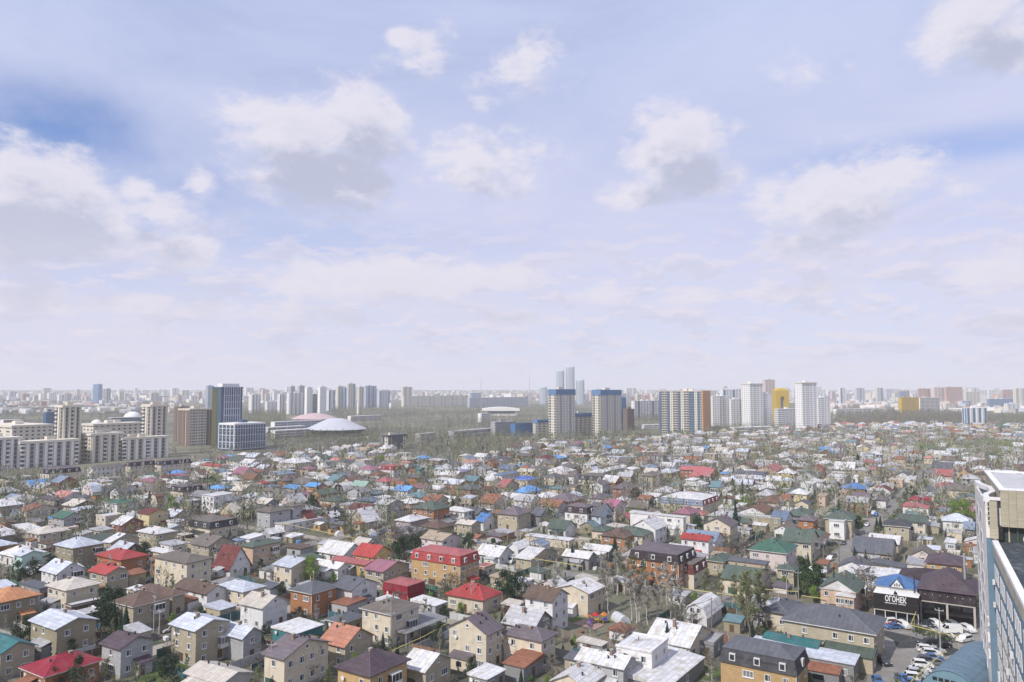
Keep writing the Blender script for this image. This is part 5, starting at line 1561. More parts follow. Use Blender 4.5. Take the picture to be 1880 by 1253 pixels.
TL = """birch 1094 1122 13;birch 1110 1120 14;birch 1122 1112 13;birch 1133 1123 15;birch 1140 1108 14;birch 1150 1120 14;birch 1162 1112 13;birch 1172 1138 13;birch 1180 1131 14;birch 1190 1121 13;birch 1200 1106 12;birch 1130 1098 13;birch 1146 1092 12;birch 1225 1136 11;birch 1236 1138 12;birch 1108 1100 13;birch 1118 1128 12;birch 1160 1128 13;birch 1210 1126 11
budding 1375 1172 17;budding 1388 1160 16;budding 1368 1150 14;budding 1402 1132 13;budding 1392 1112 11;budding 1350 1110 9;budding 1178 1075 11;budding 1195 1080 10;budding 1140 1070 9;budding 1007 1090 8;budding 965 1098 8;budding 1290 1098 9;budding 1320 1100 9
birch 1140 925 12;birch 1147 928 13;birch 1153 930 12;birch 1159 928 13;birch 1165 926 12;birch 1135 922 11;birch 1180 866 13;birch 1186 868 14;birch 1192 866 13;birch 1198 868 12;birch 1204 866 13;birch 1211 866 12;birch 1174 866 11
birch 438 955 13;birch 444 958 14;birch 450 956 14;birch 456 957 13;birch 463 955 14;birch 469 953 12;bare 342 985 10;bare 352 990 10;bare 364 986 10;bare 330 978 9;bare 162 965 13;bare 175 962 9;bare 8 1002 8;bare 20 1006 8;bare 33 1004 8;bare 45 1002 7;bare 12 985 8;bare 30 984 7
bare 718 998 9;bare 728 1002 9;bare 738 1003 10;bare 748 1003 9;bare 760 1001 9;bare 770 998 8;budding 640 995 9;budding 652 998 9;budding 664 996 8;bare 700 1005 8;budding 615 985 8;budding 606 990 9;budding 628 975 8
budding 1355 925 13;budding 1366 930 13;bare 1373 920 11;bare 1345 1030 9;bare 1355 1033 10;bare 1364 1035 10;bare 1372 1030 9;bare 1340 1015 8;bare 1620 950 6;bare 1634 955 6;bare 1645 952 6;bare 1718 957 9;bare 1724 950 9;bare 1708 945 8;bare 1640 930 9;bare 1632 925 8
bare 1588 1090 10;bare 1592 1108 11;bare 1598 1120 8;bare 495 1250 7;bare 555 1250 8;bare 488 1238 8;bare 325 1215 6;bare 830 1115 10;bare 838 1110 10;bare 845 1108 9;bare 770 1070 6;bare 1010 1228 5;bare 1230 1160 7;bare 1260 1150 6;bare 1130 1190 5;bare 1150 1185 6;bare 1165 1190 5;bare 1180 1195 5;bare 1142 1200 5
spruce 1051 1041 8.5 |the lone spruce by the gas pipe;spruce 1128 1031 10;spruce 958 1011 7;spruce 1358 976 13 |the tall spruce behind the cream gable;spruce 1223 1200 8;spruce 1617 980 8;spruce 1610 978 7;spruce 1551 1026 6.5;spruce 1559 1024 6;spruce 1591 1027 5.5;spruce 233 1152 8;spruce 254 1154 8;spruce 246 1158 5;spruce 206 1150 7;spruce 705 1190 4.5;spruce 312 1200 6;spruce 1475 1045 6;spruce 808 935 7;spruce 868 938 7;spruce 794 910 7;spruce 778 900 6;spruce 1025 895 8;spruce 1044 902 8;spruce 1077 897 8;spruce 990 890 7;spruce 422 990 5;spruce 1042 1042 4;spruce 1064 1046 4;spruce 940 960 4;spruce 1655 845 8;spruce 1575 848 8;spruce 1567 846 8;spruce 1585 850 7;spruce 1347 876 8;spruce 1360 878 8;spruce 1366 880 7;spruce 1330 870 8;spruce 230 870 6;spruce 356 875 7;spruce 460 950 6;spruce 497 962 6;spruce 1140 990 4;spruce 1503 1075 5
pine 45 1068 7;pine 58 1072 8;pine 72 1070 8;pine 84 1064 7;pine 30 1078 6;pine 192 1140 8;pine 203 1148 9;pine 215 1142 9;pine 224 1152 7;pine 210 1130 8;pine 196 1158 6;pine 128 1258 7;pine 118 1262 5;pine 300 1262 6;pine 318 1260 6;pine 735 1032 9;pine 745 1036 9;pine 755 1032 9;pine 765 1026 8;pine 728 1028 7;pine 925 1100 9;pine 938 1106 9;pine 950 1098 8;pine 805 1192 6;pine 858 1010 7;pine 866 1016 7;pine 60 1185 6;pine 75 1190 6;pine 66 1178 6;pine 85 1170 5;pine 265 1030 7;pine 272 1038 7;pine 520 1095 5
dark 572 941 9;dark 1573 981 8 |the round dark tree by the bend in the street;dark 1478 1092 7;dark 1490 1096 8;dark 1500 1086 8;dark 1468 1075 7;dark 1484 1078 8;dark 1668 922 8;dark 1675 918 8;dark 1660 918 7;dark 1280 975 6;dark 1275 968 6;dark 1415 902 6;dark 1430 905 6;dark 434 925 6;dark 1290 895 7;dark 1300 898 7;dark 1310 900 7;dark 380 892 7;dark 388 895 7;dark 1100 968 5;dark 905 1020 6;dark 1742 905 6;dark 1555 905 6;dark 1510 1100 5
lime 1765 968 12 |the big yellow-green willow;lime 1752 962 10;lime 1776 960 10;lime 318 944 9.5 |the bright green willow on the left;lime 570 1072 8.5 |the green willow behind the orange house;lime 397 890 8;lime 408 892 7;lime 1155 958 6;lime 1362 930 6;lime 1372 934 6;lime 1352 928 5;lime 722 960 4;lime 1440 1080 4;lime 1495 1108 5;lime 1240 802 10;lime 1252 803 10;lime 1232 804 9;lime 1262 806 9;lime 1418 935 5;lime 850 822 8;lime 858 824 8;lime 1270 1105 4;lime 305 1030 4;lime 690 850 7;lime 700 850 7"""
for ln in TL.split('\n'):
    for e in ln.split(';'):
        e, _, mk = e.partition('|')
        st, x, y, h = e.split()
        tree(st, at(float(x), float(y)), float(h) * .96, mk or None)
# trees in the remaining gaps, the nearest ones as objects, the others one mass
COUNT = dict(bare=0, budding=0, birch=0, spruce=0, dark=0, lime=0, pine=0)
far_trees = [MB(), MB(), MB()]
def far_tree(mb, p, h, style, r, n=30):
    """a loose cloud of leaf-sized faces round a stem"""
    m = {'bare': TWIG, 'budding': TWIG_G, 'birch': TWIG_W, 'spruce': SPRUCE, 'dark': DLEAF, 'lime': LIME, 'pine': PINE}[style]
    w = {'spruce': .16, 'birch': .2, 'budding': .26}.get(style, .34) * h
    mb.tube((p.x, p.y, 0), (p.x, p.y, h * .6), h * .016, h * .008, 3, BIRCH if style == 'birch' else BARK)
    for i in range(n):
        f = r.random(); a = r.uniform(0, 6.283)
        env = (1 - f) if style == 'spruce' else math.sin(math.pi * (f * .86 + .12)) ** .6
        rr = w * env * math.sqrt(r.random())
        q = Vector((p.x + math.cos(a) * rr, p.y + math.sin(a) * rr, h * (.14 + .86 * f)))
        s = h * r.uniform(.035, .085)
        if style in ('bare', 'birch', 'budding'): tri(mb, q, Vector((math.cos(a) * .5, math.sin(a) * .5, r.uniform(.3, 1.5))), s * .32, s * 3.2, m, r)
        else: quad_leaf(mb, q, s * 1.5, m, r)
rt = random.Random(11)
def scatter_yard_trees():
    pos = []
    for i in range(60000):
        d = 150 + 900 * rt.random() ** .8
        x = rt.uniform(-.75, .75) * d
        ok, px, py = inside(x, d)
        if not ok or not free(x, d): continue
        pos.append((d, x, px, py))
    pos.sort()
    for d, x, px, py in pos:
        if not free(x, d): continue
        p = Vector((x, d, 0))
        st = rt.choices(['bare', 'budding', 'birch', 'spruce', 'dark', 'lime', 'pine'], [38, 20, 8, 10, 15, 4, 5])[0]
        h = {'bare': rt.uniform(4, 8), 'budding': rt.uniform(5, 10), 'birch': rt.uniform(7, 12), 'spruce': rt.uniform(4, 8), 'dark': rt.uniform(3, 6), 'lime': rt.uniform(3, 7), 'pine': rt.uniform(4, 7)}[st]
        if d < 330:
            h *= .62
            if rt.random() < .5: 
                continue
        elif rt.random() < (.25 if d < 450 else .45): continue
        TAKEN[(int(x // 2.5), int(d // 2.5), 0)] = True
        if d < 420 and COUNT[st] < {'bare': 130, 'budding': 60, 'birch': 30}.get(st, 30):
            COUNT[st] += 1; tree(st, p, h)
        else: far_tree(far_trees[0], p, h * (1.08 if d < 500 else 1.3), st, rt, 44 if d < 500 else 20)
scatter_yard_trees()
far_trees[0].build('yard_trees', kind='stuff')
# low scrub, litter and woodpiles of the yards
def scrub():
    mb = MB(); r = random.Random(5)
    cols = [leaf_mat('dry_scrub', (.11, .095, .065), (.07, .065, .04)), TWIG, DLEAF, leaf_mat('young_grass', (.10, .15, .05), (.08, .10, .04))]
    for i in range(15000):
        d = 145 + 360 * r.random(); x = r.uniform(-.72, .72) * d
        ok, px, py = inside(x, d)
        if not ok or not free(x, d): continue
        m = r.choices(cols, [4, 4, 4, 2])[0]; n = r.randint(5, 12); s = r.uniform(.4, 1.3)
        for k in range(n):
            q = Vector((x + r.gauss(0, s * .6), d + r.gauss(0, s * .6), r.uniform(0, s * .5)))
            tri(mb, q, Vector((r.gauss(0, .6), r.gauss(0, .6), 1)), .06 + s * .06, s * r.uniform(.5, 1.1), m, r)
    mb.build('undergrowth', kind='stuff')
    mb = MB()
    junk = [M_CONC, M_TRIM, mat('old_timber', (.22, .16, .10), .9), mat('blue_tarpaulin', (.08, .2, .45), .6), mat('rusty_iron', (.20, .09, .05), .8), mat('dark_tyres', (.03, .03, .03), .9), M_STEEL]
    for i in range(2600):
        d = 145 + 260 * r.random(); x = r.uniform(-.70, .70) * d
        ok, px, py = inside(x, d)
        if not ok or not free(x, d) or py > 1262: continue
        u, v = uv(r.uniform(0, 180)); a, b, h = r.uniform(.3, 1.3), r.uniform(.2, .8), r.uniform(.15, .9)
        c = Vector((x, d, 0)); m = r.choices(junk, [5, 3, 5, 1, 3, 2, 3])[0]
        A = [c + u * a + v * b, c - u * a + v * b, c - u * a - v * b, c + u * a - v * b]
        mb.hull([(q.x, q.y, 0) for q in A], [(q.x, q.y, h) for q in A], m)
    mb.build('yard_clutter', kind='stuff')
scrub()

# woods, parks and tree belts farther off: (polygon in columns and rows, spacing, style weights, height)
BELTS = [([(750, 802), (830, 806), (985, 806), (1100, 804), (1190, 802), (1210, 815), (940, 824), (900, 846), (760, 850), (700, 826)], 8.0, dict(bare=6, budding=5, dark=1, spruce=1), (8, 12)),
         ([(600, 752), (1000, 752), (1010, 792), (830, 796), (640, 800)], 13.0, dict(bare=6, budding=5, birch=3, dark=1), (8, 13)),
         ([(1055, 756), (1210, 760), (1215, 798), (1150, 806), (1140, 800), (1090, 800)], 10.0, dict(bare=6, budding=4, dark=1), (8, 12)),
         ([(1305, 786), (1460, 784), (1460, 790), (1310, 798)], 8, dict(bare=4, budding=3, dark=2), (6, 9)),
         ([(1528, 762), (1770, 764), (1775, 782), (1528, 782)], 8.5, dict(bare=10, budding=1, dark=1), (12, 17)),
         ([(1800, 768), (1960, 764), (1960, 786), (1800, 784)], 9, dict(bare=3, dark=4, budding=3), (9, 13)),
         ([(1670, 824), (1800, 818), (1960, 822), (1960, 846), (1820, 846), (1760, 838), (1680, 842)], 7, dict(budding=8, lime=3, bare=2), (8, 11)),
         ([(-60, 736), (250, 738), (330, 744), (330, 770), (-60, 798)], 13, dict(bare=4, dark=6, budding=2), (8, 12)),
         ([(440, 760), (520, 758), (530, 790), (500, 812), (440, 800)], 9, dict(bare=4, budding=6, dark=1), (8, 12)),
         ([(490, 800), (700, 800), (700, 822), (480, 834)], 9, dict(bare=5, budding=4, dark=2), (7, 10)),
         ([(310, 815), (470, 828), (460, 834), (310, 838)], 10, dict(bare=3, budding=3, dark=3), (5, 8)),
         ([(-60, 868), (75, 862), (75, 869), (-60, 874)], 8, dict(dark=4, bare=4), (4, 7)),
         ([(-60, 884), (70, 878), (70, 892), (-60, 902)], 8, dict(dark=3, budding=4, bare=4), (4, 8))]
def in_poly(x, y, P_):
    c = False; n = len(P_)
    for i in range(n):
        (x0, y0), (x1, y1) = P_[i], P_[i - 1]
        if (y0 > y) != (y1 > y) and x < (x1 - x0) * (y - y0) / (y1 - y0) + x0: c = not c
    return c
def woods():
    r = random.Random(3)
    for k, (poly, sp, wts, (h0, h1)) in enumerate(BELTS):
        mb = MB()
        ds = [at(px, py) for px, py in poly]
        y0, y1 = min(p.y for p in ds), max(p.y for p in ds); x0, x1 = min(p.x for p in ds), max(p.x for p in ds)
        n = int((y1 - y0) * (x1 - x0) / sp / sp); cnt = 0
        if n > 60000: n = 60000
        for i in range(n):
            x, y = r.uniform(x0, x1), r.uniform(y0, y1)
            px, py = project((x, y, 0))
            if not in_poly(px, py, poly): continue
            if (math.sin(x * .013 + k) + math.sin(y * .009 + x * .006)) < -1.0 and r.random() < .75: continue
            if cnt > 3800: break
            cnt += 1
            st = r.choices(list(wts), list(wts.values()))[0]
            far_tree(mb, Vector((x, y, 0)), r.uniform(h0, h1), st, r, 24 if y < 1100 else 15)
        mb.build('woodland', kind='stuff')
woods()
# ------------------------------------------------------------------ the city behind
TW = {k: mat('tower_' + k, c, .8, var=.06) for k, c in dict(beige=(.55, .50, .42), cream=(.62, .58, .50), white=(.72, .71, .70), grey=(.42, .42, .45), pink=(.60, .49, .45), brick=(.44, .27, .21), orange=(.48, .27, .12),
      gold=(.50, .34, .05), brown=(.17, .125, .11), olive=(.09, .095, .04), concrete=(.37, .36, .35), navy=(.05, .09, .18), blue=(.11, .20, .36), sky=(.20, .36, .58), dark=(.07, .075, .09), red=(.42, .06, .05), pale=(.47, .50, .58)).items()}
TG = {k: glass('tower_glass_' + k, c, .18) for k, c in dict(dark=(.07, .08, .11), blue=(.06, .15, .30), green=(.05, .12, .14), grey=(.25, .27, .31), pale=(.33, .38, .45), steel=(.055, .095, .15)).items()}
def facade(P_, face, a0, a1, z0, z1, bays, fh, wallm, glassm, accent, mirror=False):
    """P_: parts dict of mesh builders; face 'L' at x=0 looking -x, 'R' at y=0 looking -y; bays: letters, one per bay"""
    n = len(bays); w = (a1 - a0) / n
    def bx(p, q, o0, o1, za, zb, m, part):
        if face == 'L': P_[part].box(-o1, -o0, p, q, za, zb, m)
        else: P_[part].box(p, q, -o1, -o0, za, zb, m)
    fl = max(1, int(round((z1 - z0) / fh))); f = (z1 - z0) / fl
    for i, k in enumerate(bays if face == 'R' else bays[::-1]):
        p, q = a0 + w * i, a0 + w * (i + 1); m_ = w * .14
        if k == 'w':
            for s in range(fl): bx(p + w * .30, q - w * .30, -.01, .05, z0 + f * s + f * .34, z0 + f * s + f * .76, glassm, 'windows')
        elif k == 'd':
            for s in range(fl):
                bx(p + w * .08, p + w * .44, -.01, .05, z0 + f * s + f * .3, z0 + f * s + f * .78, glassm, 'windows'); bx(p + w * .56, p + w * .92, -.01, .05, z0 + f * s + f * .3, z0 + f * s + f * .78, glassm, 'windows')
        elif k == 'g':
            bx(p + m_, q - m_, -.01, .15, z0, z1, glassm, 'glazing')
            for s in range(1, fl): bx(p + m_, q - m_, .15, .22, z0 + f * s - .12, z0 + f * s + .12, accent, 'floor_bands')
        elif k == 'G':
            bx(p, q, -.01, .18, z0, z1, glassm, 'glazing')
            for s in range(1, fl): bx(p, q, .18, .24, z0 + f * s - .1, z0 + f * s + .1, accent, 'floor_bands')
        elif k == 'b':
            bx(p + m_ * .5, q - m_ * .5, -.01, .06, z0, z1, TG['dark'], 'glazing')
            for s in range(fl): bx(p + m_ * .5, q - m_ * .5, .06, 1.1, z0 + f * s, z0 + f * s + f * .38, accent, 'balconies')
        elif k == 'p':
            bx(p + w * .2, q - w * .2, -.01, .7, z0, z1 + .3, accent, 'pilasters')
        elif k == 'o':
            bx(p, q, -.01, .1, z0, z1, accent, 'panels')
        elif k == 'l':
            for s in range(fl): bx(p + w * .04, q - w * .04, -.01, .08, z0 + f * s + f * .25, z0 + f * s + f * .8, glassm, 'windows')
def block(root, W, D, z0, z1, wall, left, right, fh=3.1, gl='dark', accent='white', x0=0.0, y0=0.0, crown=None, hc=3.0, cornice=None):
    P_ = {k: MB() for k in ('windows', 'glazing', 'floor_bands', 'balconies', 'pilasters', 'panels')}
    b = MB(); b.box(x0, x0 + W, y0, y0 + D, z0, z1, TW[wall]); 
    b.build('wall', root)
    sub = empty_off = None
    def shift(mb):
        mb.v = [(a + x0, c + y0, d) for a, c, d in mb.v]
    top = z1 - (hc if crown else 0)
    facade(P_, 'L', 0, D, z0, top, left, fh, TW[wall], TG[gl], TW[accent]); facade(P_, 'R', 0, W, z0, top, right, fh, TW[wall], TG[gl], TW[accent])
    for k, mb in P_.items():
        if mb.v: shift(mb); mb.build(k, root, kind='stuff')
    if crown:
        b = MB(); b.box(x0 - .5, x0 + W + .5, y0 - .5, y0 + D + .5, z1 - hc, z1 + .6, TW[crown]); b.build('crown', root)
    else:
        b = MB(); c = TW[cornice or accent if (cornice or accent) != 'dark' else 'grey']; o = .9 if cornice else .25
        b.box(x0 - o, x0 + W + o, y0 - o, y0 + D + o, z1 - (1.2 if cornice else .1), z1 + .7, c); b.build('cornice', root)
    return root
def tower_frame(name, xl, xn, xr, ytop, ybase, rot=ROT):
    C = at(xn, ybase, 0); u, v = uv(rot)
    t = at_depth(xn, ytop, C.y); H = t.z
    W = run_to(C, u, xr); D = run_to(C, v, xl)
    W = W if 0 < W < 400 else 20; D = D if 0 < D < 400 else 20
    return empty(name, C, R(rot)), W, D, H, C
def tower(name, xl, xn, xr, ytop, ybase, wall, left, right, desc, cat='tower', grp='apartment towers', mark=None, rot=None, plant=True, **k):
    if rot is None: rot = ROT if xn < 900 else 45 if xn < 1180 else 28
    root, W, D, H, C = tower_frame(name, xl, xn, xr, ytop, ybase, rot)
    if D < 8: D = 8
    if W < 8: W = 8
    block(root, W, D, 0, H, wall, left, right, **k)
    if plant:
        for q in range(2):
            b = MB(); a = rnd.uniform(.15, .6); b.box(W * a, W * a + min(6, W * .3), D * a, D * a + min(6, D * .3), H + .7, H + 3.2, TW[wall]); b.build('lift_housing', root)
    thing(root, desc, cat, grp, mark, C)
    return root, W, D, H
def city():
    # dark glass tower with its white-gridded podium
    r, W, D, H = tower('glass_tower', 388, 404, 443, 712, 826, 'navy', 'oGG', 'Gggggggg', 'dark glass office tower with white grid and olive side', 'office tower', None, 'the dark glass tower', fh=7.5, gl='steel', accent='navy', crown='navy', hc=1)
    b = MB(); b.box(-.4, -.05, D * .45, D, 0, H - 1, TW['olive']); b.build('olive_side', r)
    for k in range(8):
        b = MB(); x = W * (.13 + k * .105); b.box(x - .35, x + .35, -.9, -.2, 12, H + 1, TW['pale']); b.build('white_fin', r)
    for k in range(7):
        b = MB(); z = 14 + (H - 14) * k / 7.2; b.box(W * .12, W * .88, -.8, -.3, z - .3, z + .3, TW['pale']); b.build('white_band', r)
    b = MB(); b.box(W * .1, W * .9, 2, D * .7, H, H + 4, TW['white']); b.build('roof_screen', r)
    r, W, D, H = tower('office_podium', 402, 430, 486, 779, 829, 'navy', 'ggggggg', 'ggggggggggggg', 'low glass podium wrapped in a white window grid', 'office building', None, 'the white-gridded podium', fh=6.2, gl='steel', accent='white', crown='white', hc=1.2)
    for k in range(13):
        b = MB(); x = W * k / 12; b.box(x - .28, x + .28, -.9, -.2, 2, H, TW['pale']); b.build('white_fin', r)
    for k in range(5):
        b = MB(); y = D * k / 4; b.box(-.9, -.2, y - .4, y + .4, 2, H, TW['white']); b.build('white_fin', r)
    for k in range(4):
        b = MB(); z = 2 + (H - 4) * k / 3.4; b.box(-.8, W, -.8, -.3, z - .35, z + .35, TW['pale']); b.box(-.8, -.3, -.25, D, z - .35, z + .35, TW['pale']); b.build('white_band', r)
    # beige slab beside it
    tower('apartment_slab', 327, 347, 388, 752, 820, 'beige', 'opo', 'wdwwdwop', 'beige sixteen-storey slab with square windows', mark='the beige slab', accent='brown', cornice='beige')
    tower('apartment_slab', 318, 329, 345, 748, 812, 'beige', 'opo', 'bww', 'narrow beige slab end with balconies', accent='brown')
    # classical complexes on the left
    CL = 'pgpbpgpbpgp'
    tower('apartment_palace', -60, -12, 37, 806, 864, 'cream', 'pgpbp', 'pgpbpgp', 'cream classical apartment wing cut by pilasters', grp='cream classical apartment blocks', accent='white', cornice='cream', mark='the first cream palace wing', fh=3.3, gl='dark')
    tower('apartment_palace', 20, 36, 143, 813, 861, 'beige', 'pgp', 'bpgpgpbpgpgpb', 'long cream classical wing with arched top storey', grp='cream classical apartment blocks', accent='white', cornice='cream', mark='the long cream palace wing', fh=3.3, gl='dark')
    tower('apartment_palace', -40, 20, 95, 783, 848, 'cream', 'wwww', 'wwwwwww', 'cream setback block behind the palace wing', grp='cream classical apartment blocks', accent='cream', cornice='cream', fh=3.3)
    tower('palace_tower', 99, 112, 147, 746, 852, 'beige', 'bpg', 'pgpbpgp', 'cream classical tower with white pilasters', grp='cream classical towers', accent='cream', cornice='cream', mark='the nearer cream classical tower', fh=3.3, gl='dark')
    tower('apartment_palace', 147, 166, 224, 798, 850, 'beige', 'wbw', 'pgpbpgpb', 'taller cream classical wing with wide bays', grp='cream classical apartment blocks', accent='cream', cornice='cream', mark='the second cream palace wing', fh=3.3, gl='dark')
    tower('apartment_palace', 212, 224, 309, 806, 846, 'beige', 'pg', 'bpgpgpbpgpgp', 'long low cream classical wing beside the road', grp='cream classical apartment blocks', accent='white', cornice='cream', fh=3.3, gl='dark')
    tower('apartment_palace', 150, 170, 262, 780, 835, 'cream', 'www', 'wwwwwwwww', 'cream roof storeys behind the second palace wing', grp='cream classical apartment blocks', accent='cream', cornice='cream', fh=3.3)
    tower('palace_tower', 260, 274, 306, 745, 838, 'beige', 'bpg', 'pgpbpgp', 'second cream classical tower farther along', grp='cream classical towers', accent='cream', cornice='cream', mark='the farther cream classical tower', fh=3.3, gl='dark')
    tower('office_block', 78, 84, 100, 757, 800, 'navy', 'ggg', 'ggg', 'small dark blue glass office block', 'office block', 'dark glass office blocks', fh=4, gl='blue', accent='dark')
    tower('office_block', 199, 204, 262, 768, 781, 'pale', 'gg', 'GGGGGG', 'low green-glazed exhibition building', 'hall', None, gl='green', accent='white', plant=False)
    dome(243, 768, 15, 'white glazed dome on the exhibition building'); dome(177, 778, 9, 'small white dome behind the palace wing')
    # middle distance
    tower('office_tower', 377, 381, 392, 709, 752, 'sky', 'GG', 'GGG', 'pale blue glass tower behind the dark one', 'tower', 'far glass towers', gl='pale', accent='sky')
    tower('office_tower', 170, 180, 187, 706, 742, 'sky', 'GG', 'GG', 'blue glass twin-height tower on the horizon', 'tower', 'far glass towers', gl='blue', accent='sky', mark='the blue horizon tower')
    tower('office_tower', 190, 195, 203, 714, 740, 'grey', 'gg', 'gg', 'grey short tower beside the blue horizon tower', 'tower', 'far glass towers')
    for i, (a, n, c, t, bs, w, l, r_, d) in enumerate([
        (456, 461, 478, 725, 760, 'white', 'ww', 'pgpgpg', 'white residential tower with dark vertical strips'), (486, 490, 509, 738, 760, 'white', 'w', 'wpwpw', 'low white block with thin columns'),
        (510, 513, 524, 724, 760, 'white', 'w', 'gpgp', 'slim white tower between two wider ones'), (526, 530, 559, 722, 761, 'white', 'ww', 'pgpgpgpg', 'wide white tower with pilasters'),
        (529, 533, 541, 710, 757, 'grey', 'w', 'ww', 'grey stepped tower top'), (546, 549, 559, 709, 757, 'grey', 'w', 'ww', 'second grey stepped tower top'),
        (560, 563, 573, 712, 762, 'white', 'o', 'oo', 'blank white tower slab with rounded top'), (573, 574, 585, 724, 761, 'white', 'G', 'GG', 'green glass strip between white slabs'), (585, 587, 599, 711, 762, 'white', 'o', 'oo', 'second blank white tower slab'),
        (600, 603, 615, 717, 755, 'white', 'w', 'gwg', 'white tower with blue window strips'), (616, 620, 632, 710, 752, 'cream', 'ww', 'ww', 'cream tower half of a pair'), (632, 633, 637, 712, 752, 'blue', 'G', 'G', 'blue glazed core between cream towers'),
        (637, 639, 652, 705, 752, 'cream', 'w', 'wwg', 'taller cream tower half with blue core'), (655, 659, 668, 711, 750, 'cream', 'w', 'ww', 'beige tower beside the blue-topped one'),
        (668, 671, 691, 709, 750, 'pale', 'w', 'wgwgw', 'pale tower with blue vertical strips'), (692, 696, 716, 718, 750, 'pale', 'w', 'gwwg', 'low pale block at the end of the towers')]):
        tower('residential_tower', a, n, c, t, bs, w, l, r_, d, grp='white towers of the middle distance', gl=('green' if 'green' in d else 'blue' if 'blue' in d else 'grey'), accent='white', mark='the blank white slab' if 'blank white tower slab with' in d else None)
    tower('ministry_building', 737, 741, 860, 728, 748, 'cream', 'ww', 'wwpwwpwwpwwpwwpww', 'long beige ministry block with tall portals', 'ministry', None, 'the long ministry block', fh=6, gl='grey', accent='cream', cornice='cream')
    tower('ministry_tower', 737, 740, 757, 711, 747, 'cream', 'w', 'ww', 'beige corner tower of the ministry', 'tower', None, accent='cream')
    tower('ministry_building', 715, 718, 862, 741, 751, 'cream', 'o', 'owowowowowow', 'low white colonnade before the ministry', 'colonnade', None, fh=5, accent='white', plant=False)
    tower('office_block', 864, 867, 884, 722, 735, 'pale', 'G', 'GGG', 'blue glass box on the skyline', 'office block', 'dark glass office blocks', gl='blue', accent='sky', plant=False)
    tower('office_slab', 858, 862, 970, 731, 750, 'pale', 'ww', 'pppppppppppppppppppp', 'long pale slab with vertical ribs', 'office slab', None, accent='grey', plant=False, mark='the ribbed slab')
    arch_hall()
    triplets()
    # the pair of beige towers with blue crowns, and their low wings
    tower('apartment_tower', 1008, 1021, 1056, 716, 808, 'cream', 'bwb', 'wgwwgw', 'beige tower with blue crown and curved balconies', grp='blue-crowned towers', crown='blue', hc=6, accent='cream', gl='grey', mark='the first blue-crowned tower')
    tower('apartment_tower', 1088, 1103, 1141, 717, 804, 'cream', 'bwb', 'wwgwwgww', 'nearer beige tower with blue crown', grp='blue-crowned towers', crown='blue', hc=6, accent='cream', gl='grey', mark='the second blue-crowned tower')
    tower('apartment_slab', 984, 987, 1056, 772, 804, 'cream', 'wb', 'wwwwbgbwg', 'low beige wing with blue roof band', grp='blue-crowned low wings', crown='blue', hc=3.5, accent='grey', mark='the low blue-topped wing')
    tower('apartment_slab', 1034, 1038, 1086, 761, 803, 'cream', 'wb', 'gwwwww', 'taller beige wing with blue roof band', grp='blue-crowned low wings', crown='blue', hc=4, accent='grey')
    tower('office_block', 944, 946, 981, 779, 804, 'navy', 'GG', 'GGGGGG', 'dark blue glass office cube by the woods', 'office block', 'dark glass office blocks', gl='blue', accent='navy', plant=False)
    tower('office_block', 906, 909, 947, 776, 802, 'concrete', 'll', 'llllll', 'grey office block with ribbon windows', 'office block', None, gl='grey', accent='grey')
    tower('warehouse', 827, 833, 925, 793, 807, 'concrete', 'oo', 'llllllll', 'long low grey industrial hall', 'hall', None, fh=4, gl='grey', accent='grey', plant=False, mark='the long grey hall')
    tower('warehouse', 768, 772, 800, 798, 812, 'concrete', 'oo', 'oooo', 'grey concrete hall by the woods', 'hall', None, accent='concrete', plant=False)
    tower('office_block', 703, 712, 746, 801, 826, 'cream', 'gw', 'gGGGw', 'small modern block with dark glass front', 'office block', None, gl='dark', accent='dark', crown='dark', hc=1.2, mark='the small dark glass block')
    tower('apartment_tower', 1139, 1141, 1150, 731, 790, 'sky', 'GG', 'GG', 'narrow bright blue glazed tower', grp='far glass towers', gl='blue', accent='sky')
    tower('apartment_slab', 1150, 1152, 1165, 752, 791, 'brown', 'ww', 'www', 'brown brick slab beside the blue strip', accent='brown')
    tower('apartment_slab', 1162, 1165, 1212, 737, 770, 'white', 'ww', 'wgwwwwgww', 'white long slab with dark stair strips', accent='white', mark='the white long slab')
    # striped tower with orange end
    r, W, D, H = tower('apartment_tower', 1211, 1291, 1305, 719, 800, 'cream', 'GbbGwbbGwbbGGwGb', 'oo', 'wide striped tower with blue glass strips and an orange end', 'tower', 'apartment towers', 'the striped orange-ended tower', accent='beige', gl='steel', crown=None, rot=66)
    b = MB(); b.box(-.3, W + .3, -.5, -.2, 0, H + 1, TW['orange']); b.box(-.4, -.2, -.5, 1.2, 0, H + 1, TW['orange']); b.build('orange_end_panel', r)
    tower('residential_tower', 1306, 1312, 1340, 728, 783, 'white', 'wb', 'wwgbww', 'white tower with stepped roof', grp='white towers on the right', accent='white', gl='grey')
    tower('residential_tower', 1325, 1328, 1362, 716, 766, 'white', 'ww', 'gwwgww', 'white tower pair with blue strips behind', grp='white towers on the right', accent='white', gl='blue')
    tower('residential_tower', 1343, 1346, 1363, 734, 783, 'white', 'wb', 'wwb', 'slim white tower beside the tall one', grp='white towers on the right', accent='white', gl='grey')
    tower('residential_tower', 1362, 1378, 1402, 705, 785, 'white', 'wwww', 'wdww', 'tall white stepped tower', grp='white towers on the right', accent='white', gl='grey', mark='the tall white stepped tower', cornice='cream')
    tower('residential_tower', 1398, 1402, 1417, 724, 784, 'white', 'ww', 'wdw', 'lower step of the tall white tower', grp='white towers on the right', accent='white', gl='grey')
    tower('residential_tower', 1402, 1406, 1424, 698, 760, 'pink', 'ww', 'www', 'pinkish high-rise with rounded crown behind', grp='white towers on the right', accent='pink', gl='grey')
    gold_arch()
